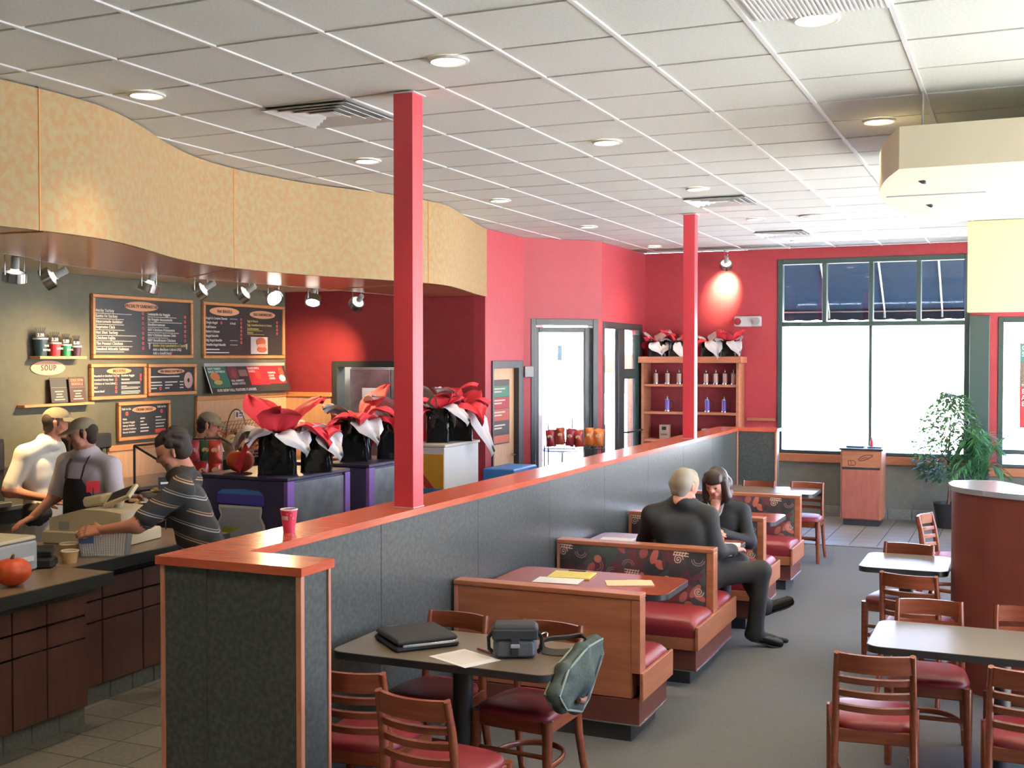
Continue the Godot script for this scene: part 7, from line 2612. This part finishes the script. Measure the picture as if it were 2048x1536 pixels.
func facing(yaw: float, pitch := 0.0, roll := 0.0) -> Basis:
	# local +z turned to yaw (0 = +z, PI/2 = +x), pitch > 0 looks down
	return Basis(Vector3.UP, yaw) * Basis(Vector3.RIGHT, pitch) * Basis(Vector3(0, 0, 1), roll)

func cap_hat(parent: Node, o: Vector3, bs: Basis) -> void:
	var m := mat(c8(150, 140, 108), 0.9)
	var b := MB.new()
	var prof := PackedVector2Array()
	for i in 9:
		var a := PI / 2 * i / 8.0
		prof.append(Vector2(cos(a) * 0.096, sin(a) * 0.082))
	b.lathe(prof, 24, o + bs * Vector3(0, 0.042, -0.008), bs, Vector2(0.94, 1.12))
	obj("cap_crown", b, m, parent)
	var rows := []
	for i in 5:
		var r := []
		for j in 13:
			var a := PI * (0.12 + 0.76 * j / 12.0)
			var rr := 0.085 + 0.075 * i / 4.0 * sin(a)
			r.append(o + bs * Vector3(cos(a) * 0.092 * (1.0 + 0.02 * i), 0.046 - 0.008 * i * sin(a) - 0.008 * cos(a) * cos(a) * i * 0.5, sin(a) * rr + 0.012))
		rows.append(r)
	b = MB.new()
	b.sheet(rows, 0.005)
	obj("cap_brim", b, m, parent)
	b = MB.new()
	b.lathe(PackedVector2Array([Vector2(0, 0), Vector2(0.018, 0.0), Vector2(0.0, 0.003)]), 10, o + bs * Vector3(0, 0.085, 0.088), bs * Basis(Vector3.RIGHT, PI / 2 - 0.45))
	obj("cap_badge", b, mat(c8(170, 60, 48), 0.8), parent)

func build_people() -> void:
	man_seated()
	woman_seated()
	customer()
	staff_one()
	staff_two()
	staff_three()

func man_seated() -> void:
	var t := thing("person", "grey haired person in a black suit seated with back turned, legs in the aisle", "person", Vector3(-2.3, 0, -8.36))
	var suit := lin(40, 40, 42)
	var trousers := lin(44, 43, 45)
	var skin := lin(206, 146, 122)
	var shoe := lin(24, 24, 26)
	var j := {
		"hip_l": Vector3(-0.02, 0.56, -0.06), "hip_r": Vector3(0.15, 0.56, -0.16), "chest": Vector3(-0.02, 0.93, -0.02), "neck": Vector3(0.0, 1.085, -0.03), "head": Vector3(0.02, 1.24, -0.04),
		"sh_l": Vector3(-0.215, 1.01, 0.02), "sh_r": Vector3(0.185, 1.015, -0.06), "el_l": Vector3(-0.31, 0.79, -0.12), "wr_l": Vector3(-0.16, 0.775, -0.31),
		"el_r": Vector3(0.25, 0.765, -0.06), "wr_r": Vector3(0.325, 0.745, -0.255),
		"kn_l": Vector3(0.33, 0.62, -0.46), "an_l": Vector3(0.50, 0.25, -0.60), "toe_l": Vector3(0.66, 0.335, -0.66),
		"kn_r": Vector3(0.53, 0.60, -0.30), "an_r": Vector3(0.46, 0.085, -0.40), "toe_r": Vector3(0.68, 0.045, -0.50)}
	var c := {"top": suit, "sleeve": "long", "pants": trousers, "shoe": shoe, "skin": skin, "bulk": 0.012, "sock": lin(30, 30, 32), "collar": 0.018, "foot": 0.026}
	var b := MB.new()
	nets(b, joined(j, c), 0.013, 0.016)
	var hb := facing(PI - 0.55, 0.22)
	nets(b, head_bones(j.head, hb, skin, 1.02), 0.0055, 0.006)
	nets(b, hand_bones(j.wr_r, Vector3(0.25, -0.02, -1), Vector3(0, -1, 0), 1, 0.35, skin), 0.005, 0.004)
	nets(b, hand_bones(j.wr_l, Vector3(0.6, -0.02, -1), Vector3(0, -1, 0), -1, 0.3, skin), 0.005, 0.004)
	obj("body", b, skin_mat(), t)
	var hair := lin(150, 142, 126)
	var o: Vector3 = j.head
	blob("hair", xf(o, hb, [[Vector3(0, 0.045, -0.030), Vector3(0, 0.058, 0.025), 0.083, 0.070, hair], [Vector3(-0.03, 0.0, -0.050), Vector3(0.03, 0.0, -0.050), 0.066, 0.066, hair], [Vector3(-0.02, -0.055, -0.052), Vector3(0.02, -0.055, -0.052), 0.046, 0.046, hair], [Vector3(-0.070, 0.03, 0.012), Vector3(-0.072, -0.012, 0.012), 0.018, 0.008, hair], [Vector3(0.070, 0.03, 0.012), Vector3(0.072, -0.012, 0.012), 0.018, 0.008, hair]]), 0.006, 0.008, skin_mat(), t)
	# shirt collar
	b = MB.new()
	b.tube(ring_pts(Vector3(0.0, 1.095, -0.03), 0.064, 0.064, hb), PackedFloat32Array([0.009]), 6, false)
	obj("collar", b, mat(c8(190, 198, 206), 0.8), t)
	dress_shoe(t, j.an_r, j.toe_r)
	dress_shoe(t, j.an_l, j.toe_l)
	# jacket: collar roll, back vent and hem over the bench
	b = MB.new()
	b.tube(PackedVector3Array([Vector3(-0.075, 1.10, -0.075), Vector3(-0.060, 1.125, 0.015), Vector3(0.0, 1.135, 0.045), Vector3(0.065, 1.125, 0.005), Vector3(0.080, 1.10, -0.085)]), PackedFloat32Array([0.014, 0.016, 0.016, 0.016, 0.014]), 8, true, Vector2(1.0, 1.4))
	obj("jacket_collar", b, mat(c8(36, 36, 38), 0.85), t)

func dress_shoe(t: Node, an: Vector3, toe: Vector3) -> void:
	var d := (toe - an).normalized()
	var heel := an - d * 0.055
	var up := Vector3.UP - d * d.y
	up = up.normalized()
	var pts := PackedVector3Array()
	var rad := PackedFloat32Array()
	for q in [[0.0, 0.030, 0.012], [0.015, 0.042, 0.004], [0.06, 0.046, 0.0], [0.11, 0.044, -0.006], [0.17, 0.045, -0.014], [0.22, 0.043, -0.020], [0.262, 0.034, -0.024], [0.280, 0.016, -0.026]]:
		pts.append(heel + d * q[0] + up * q[2])
		rad.append(q[1])
	var b := MB.new()
	b.tube(pts, rad, 16, true, Vector2(1.0, 0.95), up)
	var sm := mat(c8(18, 18, 20), 0.12)
	var sh := obj("shoe", b, sm, t)
	b = MB.new()
	var sp := PackedVector3Array()
	for i in pts.size(): sp.append(pts[i] - up * (rad[i] * 0.85))
	b.tube(sp, PackedFloat32Array([0.030, 0.040, 0.043, 0.038, 0.044, 0.043, 0.034, 0.014]), 14, true, Vector2(1.0, 0.22), up)
	obj("sole", b, M.black, sh)

func ring_pts(o: Vector3, rx: float, rz: float, bs: Basis) -> PackedVector3Array:
	var p := PackedVector3Array()
	for i in 25:
		var a := TAU * i / 24.0
		p.append(o + bs * Vector3(cos(a) * rx, 0.012 * cos(a * 2), sin(a) * rz))
	return p

func xf(o: Vector3, bs: Basis, L: Array) -> Array:
	var out := []
	for q in L: out.append([o + bs * q[0], o + bs * q[1], q[2], q[3], q[4]])
	return out

func woman_seated() -> void:
	var t := thing("person", "person with a dark chin length bob in a black jacket, looking down with hands together", "person", Vector3(-2.28, 0, -9.42))
	var suit := lin(38, 38, 40)
	var skin := lin(212, 152, 132)
	var j := {
		"hip_l": Vector3(0.10, 0.55, 0.0), "hip_r": Vector3(-0.10, 0.55, 0.0), "chest": Vector3(0.0, 0.86, 0.01), "neck": Vector3(0.0, 0.985, 0.03), "head": Vector3(0.0, 1.155, 0.075),
		"sh_l": Vector3(0.20, 0.93, 0.0), "sh_r": Vector3(-0.19, 0.915, 0.0), "el_l": Vector3(0.285, 0.70, 0.10), "wr_l": Vector3(0.085, 0.795, 0.30),
		"el_r": Vector3(-0.26, 0.72, 0.14), "wr_r": Vector3(-0.03, 0.79, 0.33),
		"kn_l": Vector3(0.14, 0.54, 0.42), "an_l": Vector3(0.14, 0.09, 0.42), "toe_l": Vector3(0.15, 0.05, 0.58),
		"kn_r": Vector3(-0.09, 0.54, 0.42), "an_r": Vector3(-0.09, 0.09, 0.40), "toe_r": Vector3(-0.09, 0.05, 0.56)}
	var c := {"top": suit, "sleeve": "long", "pants": lin(34, 34, 36), "shoe": lin(24, 24, 26), "skin": skin, "bulk": 0.0, "open_neck": true}
	var b := MB.new()
	nets(b, joined(j, c), 0.013, 0.015)
	var hb := facing(-0.18, 0.32)
	nets(b, head_bones(j.head, hb, skin, 0.97), 0.0055, 0.006)
	nets(b, hand_bones(j.wr_l, Vector3(-0.9, 0.0, 0.35), Vector3(-0.2, -0.6, 0.8), 1, 0.5, skin), 0.005, 0.004)
	nets(b, hand_bones(j.wr_r, Vector3(0.8, 0.05, 0.25), Vector3(0.1, -0.5, -0.8), -1, 0.5, skin), 0.005, 0.004)
	# open neck of the jacket: skin wedge and pale blouse
	nets(b, [[Vector3(0.0, 1.0, 0.07), Vector3(0.0, 0.865, 0.126), 0.046, 0.010, skin]], 0.006, 0.005)
	obj("body", b, skin_mat(), t)
	var hair := lin(54, 42, 36)
	var o: Vector3 = j.head
	var L := [[Vector3(0, 0.050, -0.030), Vector3(0, 0.062, 0.030), 0.088, 0.074, hair],
		[Vector3(-0.04, -0.02, -0.055), Vector3(0.04, -0.02, -0.055), 0.074, 0.074, hair],
		[Vector3(-0.05, -0.10, -0.045), Vector3(0.05, -0.10, -0.045), 0.060, 0.060, hair]]
	for s in [-1.0, 1.0]:
		L.append([Vector3(0.075 * s, 0.035, 0.015), Vector3(0.090 * s, -0.10, 0.025), 0.036, 0.034, hair])
		L.append([Vector3(0.090 * s, -0.10, 0.020), Vector3(0.084 * s, -0.125, 0.036), 0.034, 0.024, hair])
	for i in 7:
		var x := (i - 3) * 0.019
		L.append([Vector3(x, 0.095, 0.050), Vector3(x * 1.1, 0.052, 0.092 - absf(x) * 0.35), 0.015, 0.010, hair])
	var hm := mat(Color.WHITE, 0.38)
	hm.vertex_color_use_as_albedo = true
	blob("hair", xf(o, hb, L), 0.006, 0.008, hm, t)
	b = MB.new()
	for s in [-1.0, 1.0]:
		b.tube(PackedVector3Array([Vector3(0.055 * s, 1.0, 0.075), Vector3(0.040 * s, 0.93, 0.108), Vector3(0.006 * s, 0.855, 0.128)]), PackedFloat32Array([0.010, 0.012, 0.006]), 6, true, Vector2(1.6, 0.6))
	obj("blouse_edge", b, mat(c8(196, 190, 196), 0.8), t)
	b = MB.new()
	b.tube(ring_pts(j.wr_l.lerp(j.el_l, 0.06), 0.031, 0.031, Basis(Vector3(0, 0, 1), PI / 2) * Basis(Vector3.RIGHT, 0.5)), PackedFloat32Array([0.006]), 6, false)
	obj("watch", b, M.chrome, t)

func customer() -> void:
	var t := thing("person", "person in a dark striped polo shirt and dark trousers reaching over the counter", "person", Vector3(-4.80, 0, -6.06), 0.62)
	var shirt := lin(44, 42, 42)
	var skin := lin(200, 136, 112)
	var j := {
		"hip_l": Vector3(-0.02, 0.90, 0.09), "hip_r": Vector3(0.02, 0.90, -0.10), "chest": Vector3(-0.12, 1.27, 0.0), "neck": Vector3(-0.15, 1.43, -0.01), "head": Vector3(-0.20, 1.585, 0.0),
		"sh_l": Vector3(-0.14, 1.365, 0.19), "sh_r": Vector3(-0.11, 1.375, -0.19), "el_l": Vector3(-0.40, 1.15, 0.23), "wr_l": Vector3(-0.63, 1.11, 0.10),
		"el_r": Vector3(-0.32, 1.15, -0.26), "wr_r": Vector3(-0.52, 1.06, -0.22),
		"kn_l": Vector3(-0.05, 0.50, 0.10), "an_l": Vector3(0.03, 0.10, 0.10), "toe_l": Vector3(-0.15, 0.05, 0.12),
		"kn_r": Vector3(0.0, 0.50, -0.11), "an_r": Vector3(0.05, 0.10, -0.12), "toe_r": Vector3(-0.12, 0.05, -0.13)}
	var c := {"top": shirt, "sleeve": "short", "pants": lin(52, 52, 54), "shoe": lin(34, 30, 28), "skin": skin, "bulk": 0.005, "belly": 0.012}
	var b := MB.new()
	nets(b, joined(j, c), 0.013, 0.016)
	var hb := facing(-PI / 2 - 0.02, 0.35)
	nets(b, head_bones(j.head, hb, skin, 1.0, lin(136, 112, 100)), 0.0055, 0.006)
	nets(b, hand_bones(j.wr_l, Vector3(-1, -0.1, -0.25), Vector3(0, -0.7, -0.7), -1, 0.55, skin), 0.005, 0.004)
	nets(b, hand_bones(j.wr_r, Vector3(-1, -0.25, 0.2), Vector3(0, -1, 0), 1, 0.5, skin), 0.005, 0.004)
	obj("body", b, skin_mat(), t)
	# striped shirt over the torso and upper arms
	var B := []
	var pel := Vector3(0, 0.90, 0)
	var ch: Vector3 = j.chest
	for q in [[pel + Vector3(0, 0.04, 0), 0.124], [pel.lerp(ch, 0.42), 0.136], [pel.lerp(ch, 0.75), 0.128], [ch, 0.118]]:
		B.append([q[0] + Vector3(0, 0, -0.068), q[0] + Vector3(0, 0, 0.068), q[1], q[1], shirt])
	B.append([j.sh_l, j.neck + Vector3(0, -0.015, 0.06), 0.072, 0.060, shirt])
	B.append([j.sh_r, j.neck + Vector3(0, -0.015, -0.06), 0.072, 0.060, shirt])
	B.append([j.sh_l, j.sh_l.lerp(j.el_l, 0.80), 0.071, 0.072, shirt])
	B.append([j.sh_r, j.sh_r.lerp(j.el_r, 0.80), 0.071, 0.072, shirt])
	b = MB.new()
	nets(b, B, 0.011, 0.016)
	for i in b.v.size():
		var p := b.v[i]
		b.uv[i] = Vector2(0.5, (p.y + p.x * 0.35) * 5.6)
	var im := Image.create(8, 128, false, Image.FORMAT_RGB8)
	im.fill(c8(46, 44, 44))
	im_rect(im, 0, 20, 8, 5, c8(176, 170, 168)); im_rect(im, 0, 31, 8, 4, c8(150, 146, 148))
	im_rect(im, 0, 84, 8, 5, c8(190, 150, 112)); im_rect(im, 0, 95, 8, 4, c8(172, 132, 98))
	var sm := mat(Color.WHITE, 0.85)
	sm.albedo_texture = ImageTexture.create_from_image(im)
	b.use_col = false
	obj("shirt", b, sm, t)
	var hair := lin(44, 38, 36)
	var o: Vector3 = j.head
	var L := [[Vector3(0, 0.050, -0.040), Vector3(0, 0.062, 0.022), 0.086, 0.072, hair], [Vector3(-0.03, -0.005, -0.055), Vector3(0.03, -0.005, -0.055), 0.066, 0.066, hair]]
	var r := RandomNumberGenerator.new()
	r.seed = 12
	for k in 46:
		var a := r.randf() * TAU
		var e := r.randf_range(-0.1, 1.4)
		var d := Vector3(cos(a) * cos(e), sin(e), sin(a) * cos(e))
		if d.z > 0.55 and d.y < 0.55: continue
		var p := Vector3(0, 0.035, -0.02) + d * Vector3(0.088, 0.095, 0.100)
		L.append([p, p + d * 0.008, 0.019, 0.017, hair])
	blob("hair", xf(o, hb, L), 0.006, 0.006, skin_mat(), t)
	b = MB.new()
	for s in [-1.0, 1.0]:
		var pts := PackedVector3Array()
		for i in 17:
			var a := TAU * i / 16.0
			pts.append(o + hb * Vector3(0.032 * s + cos(a) * 0.022, 0.002 + sin(a) * 0.016, 0.094))
		b.tube(pts, PackedFloat32Array([0.0018]), 5, false)
		b.tube(PackedVector3Array([o + hb * Vector3(0.054 * s, 0.006, 0.092), o + hb * Vector3(0.082 * s, 0.008, -0.004)]), PackedFloat32Array([0.0018]), 5)
	obj("glasses", b, M.black_metal, t)
	b = MB.new()
	b.tube(ring_pts(j.neck + Vector3(0.0, 0.005, 0), 0.070, 0.074, facing(-PI / 2, 0.35)), PackedFloat32Array([0.012]), 6, false)
	obj("collar", b, mat(c8(48, 46, 46), 0.9), t)
	# phone-sized pack in the reaching hand
	b = MB.new()
	b.box(Vector3(-0.735, 1.075, 0.062), Vector3(0.05, 0.045, 0.02), 0.006)
	var tub := obj("cream_tub", b, M.white, self, t.position)
	tub.rotation.y = 0.62
	tag(tub, "small white packet held in the reaching hand over the counter", "packet")

func staff_one() -> void:
	var t := thing("person", "person in white tee shirt, white apron and khaki cap standing in profile", "person", Vector3(-7.12, 0, -7.0), 0.3)
	var shirt := lin(226, 222, 206)
	var skin := lin(196, 132, 106)
	var j := {
		"hip_l": Vector3(-0.02, 0.95, -0.10), "hip_r": Vector3(0.0, 0.95, 0.10), "chest": Vector3(-0.03, 1.33, 0.0), "neck": Vector3(0.03, 1.50, 0.0), "head": Vector3(0.10, 1.665, -0.01),
		"sh_l": Vector3(-0.02, 1.44, -0.20), "sh_r": Vector3(-0.06, 1.43, 0.20), "el_l": Vector3(0.06, 1.15, -0.27), "wr_l": Vector3(0.27, 1.10, -0.18),
		"el_r": Vector3(-0.14, 1.15, 0.29), "wr_r": Vector3(0.15, 1.09, 0.25),
		"kn_l": Vector3(0.02, 0.52, -0.10), "an_l": Vector3(-0.03, 0.10, -0.10), "toe_l": Vector3(0.15, 0.05, -0.12),
		"kn_r": Vector3(0.02, 0.52, 0.10), "an_r": Vector3(-0.03, 0.10, 0.11), "toe_r": Vector3(0.15, 0.05, 0.12)}
	var c := {"top": shirt, "sleeve": "short", "pants": lin(60, 58, 58), "shoe": lin(40, 40, 42), "skin": skin, "hem": shirt, "bulk": 0.008}
	var b := MB.new()
	nets(b, joined(j, c), 0.013, 0.016)
	var hb := facing(PI / 2 + 0.38, 0.08)
	nets(b, head_bones(j.head, hb, skin), 0.0055, 0.006)
	nets(b, hand_bones(j.wr_r, Vector3(1, -0.1, -0.3), Vector3(0, -0.4, -1), -1, 0.4, skin), 0.005, 0.004)
	nets(b, hand_bones(j.wr_l, Vector3(1, 0, 0.4), Vector3(0, -0.4, 1), 1, 0.4, skin), 0.005, 0.004)
	obj("body", b, skin_mat(), t)
	short_hair(t, j.head, hb, lin(60, 46, 38))
	cap_hat(t, j.head, hb)
	# long apron: folds hanging from the waist
	var rows := []
	for i in 10:
		var v := i / 9.0
		var r := []
		for k in 25:
			var a := lerpf(-2.1, 2.1, k / 24.0)
			var rad := 0.165 + 0.05 * v + 0.012 * sin(k * 1.9) * v
			r.append(Vector3(cos(a) * rad * 0.95, 1.02 - v * 0.62, sin(a) * rad * 1.15))
		rows.append(r)
	b = MB.new()
	b.sheet(rows, 0.004)
	obj("apron", b, mat(c8(226, 222, 208), 0.85), t)

func short_hair(t: Node, o: Vector3, hb: Basis, hair: Color) -> void:
	blob("hair", xf(o, hb, [[Vector3(-0.03, 0.02, -0.052), Vector3(0.03, 0.02, -0.052), 0.062, 0.062, hair], [Vector3(-0.025, -0.045, -0.056), Vector3(0.025, -0.045, -0.056), 0.044, 0.044, hair], [Vector3(-0.072, 0.03, 0.010), Vector3(-0.074, -0.015, 0.012), 0.016, 0.008, hair], [Vector3(0.072, 0.03, 0.010), Vector3(0.074, -0.015, 0.012), 0.016, 0.008, hair]]), 0.006, 0.008, skin_mat(), t)

func staff_two() -> void:
	var t := thing("person", "person in a white shirt, black apron and khaki cap, head turned to the coworker", "person", Vector3(-6.45, 0, -6.78))
	var shirt := lin(206, 196, 200)
	var skin := lin(186, 128, 106)
	var j := {
		"hip_l": Vector3(0.10, 0.93, -0.02), "hip_r": Vector3(-0.10, 0.93, 0.0), "chest": Vector3(0.02, 1.28, 0.03), "neck": Vector3(0.0, 1.45, 0.03), "head": Vector3(-0.02, 1.61, 0.05),
		"sh_l": Vector3(0.21, 1.37, 0.0), "sh_r": Vector3(-0.18, 1.39, 0.05), "el_l": Vector3(0.33, 1.12, 0.08), "wr_l": Vector3(0.36, 1.02, 0.30),
		"el_r": Vector3(-0.24, 1.14, 0.10), "wr_r": Vector3(-0.30, 0.99, 0.28),
		"kn_l": Vector3(0.11, 0.5, 0.03), "an_l": Vector3(0.11, 0.10, -0.03), "toe_l": Vector3(0.13, 0.05, 0.15),
		"kn_r": Vector3(-0.11, 0.5, 0.03), "an_r": Vector3(-0.11, 0.10, -0.02), "toe_r": Vector3(-0.13, 0.05, 0.15)}
	var c := {"top": shirt, "sleeve": "short", "pants": lin(50, 50, 54), "shoe": lin(40, 40, 42), "skin": skin, "bulk": 0.0}
	var b := MB.new()
	nets(b, joined(j, c), 0.013, 0.016)
	var hb := facing(-0.75, 0.12)
	nets(b, head_bones(j.head, hb, skin), 0.0055, 0.006)
	nets(b, hand_bones(j.wr_r, Vector3(-0.1, -0.3, 1), Vector3(0.2, -1, -0.2), -1, 0.4, skin), 0.005, 0.004)
	nets(b, hand_bones(j.wr_l, Vector3(0.1, -0.2, 1), Vector3(0, -1, 0), 1, 0.4, skin), 0.005, 0.004)
	obj("body", b, skin_mat(), t)
	short_hair(t, j.head, hb, lin(56, 44, 38))
	cap_hat(t, j.head, hb)
	# bib apron with neck straps
	var rows := []
	for i in 12:
		var v := i / 11.0
		var r := []
		var half: float = lerpf(0.42, 1.25, clampf(v * 3.0, 0.0, 1.0))
		for k in 17:
			var a := lerpf(-half, half, k / 16.0)
			var rad := 0.148 + 0.025 * v
			r.append(Vector3(sin(a) * rad * 1.25, 1.285 - v * 0.75, 0.03 - 0.03 * v + cos(a) * rad))
		rows.append(r)
	b = MB.new()
	b.sheet(rows, 0.004)
	obj("apron", b, mat(c8(40, 36, 40), 0.85), t)
	b = MB.new()
	for s in [-1.0, 1.0]:
		b.tube(PackedVector3Array([Vector3(0.072 * s, 1.28, 0.168), Vector3(0.082 * s, 1.38, 0.140), Vector3(0.078 * s, 1.46, 0.075), Vector3(0.06 * s, 1.475, 0.0)]), PackedFloat32Array([0.012]), 6, true, Vector2(1.0, 0.3))
	obj("apron_straps", b, mat(c8(86, 66, 66), 0.85), t)

func staff_three() -> void:
	var t := thing("person", "person in a khaki cap and pale shirt bending over the bagel bins at the back", "person", Vector3(-7.0, 0, -8.75))
	var shirt := lin(190, 190, 194)
	var skin := lin(196, 136, 112)
	var j := {
		"hip_l": Vector3(-0.02, 0.90, -0.10), "hip_r": Vector3(-0.02, 0.90, 0.10), "chest": Vector3(0.02, 1.24, 0.0), "neck": Vector3(0.06, 1.39, 0.0), "head": Vector3(0.12, 1.555, 0.01),
		"sh_l": Vector3(0.02, 1.33, -0.19), "sh_r": Vector3(0.0, 1.33, 0.19), "el_l": Vector3(0.14, 1.07, -0.24), "wr_l": Vector3(0.36, 1.05, -0.16),
		"el_r": Vector3(0.12, 1.07, 0.25), "wr_r": Vector3(0.36, 1.08, 0.18),
		"kn_l": Vector3(0.02, 0.5, -0.10), "an_l": Vector3(-0.03, 0.10, -0.10), "toe_l": Vector3(0.15, 0.05, -0.12),
		"kn_r": Vector3(0.02, 0.5, 0.10), "an_r": Vector3(-0.03, 0.10, 0.11), "toe_r": Vector3(0.15, 0.05, 0.12)}
	var c := {"top": shirt, "sleeve": "short", "pants": lin(50, 50, 54), "shoe": lin(40, 40, 42), "skin": skin, "bulk": 0.0}
	var b := MB.new()
	nets(b, joined(j, c), 0.014, 0.016)
	var hb := facing(PI / 2 + 0.5, 0.2)
	nets(b, head_bones(j.head, hb, skin), 0.0055, 0.006)
	nets(b, hand_bones(j.wr_r, Vector3(1, -0.1, -0.2), Vector3(0, -1, 0), -1, 0.4, skin), 0.005, 0.004)
	nets(b, hand_bones(j.wr_l, Vector3(1, -0.1, 0.2), Vector3(0, -1, 0), 1, 0.4, skin), 0.005, 0.004)
	obj("body", b, skin_mat(), t)
	short_hair(t, j.head, hb, lin(52, 42, 36))
	cap_hat(t, j.head, hb)
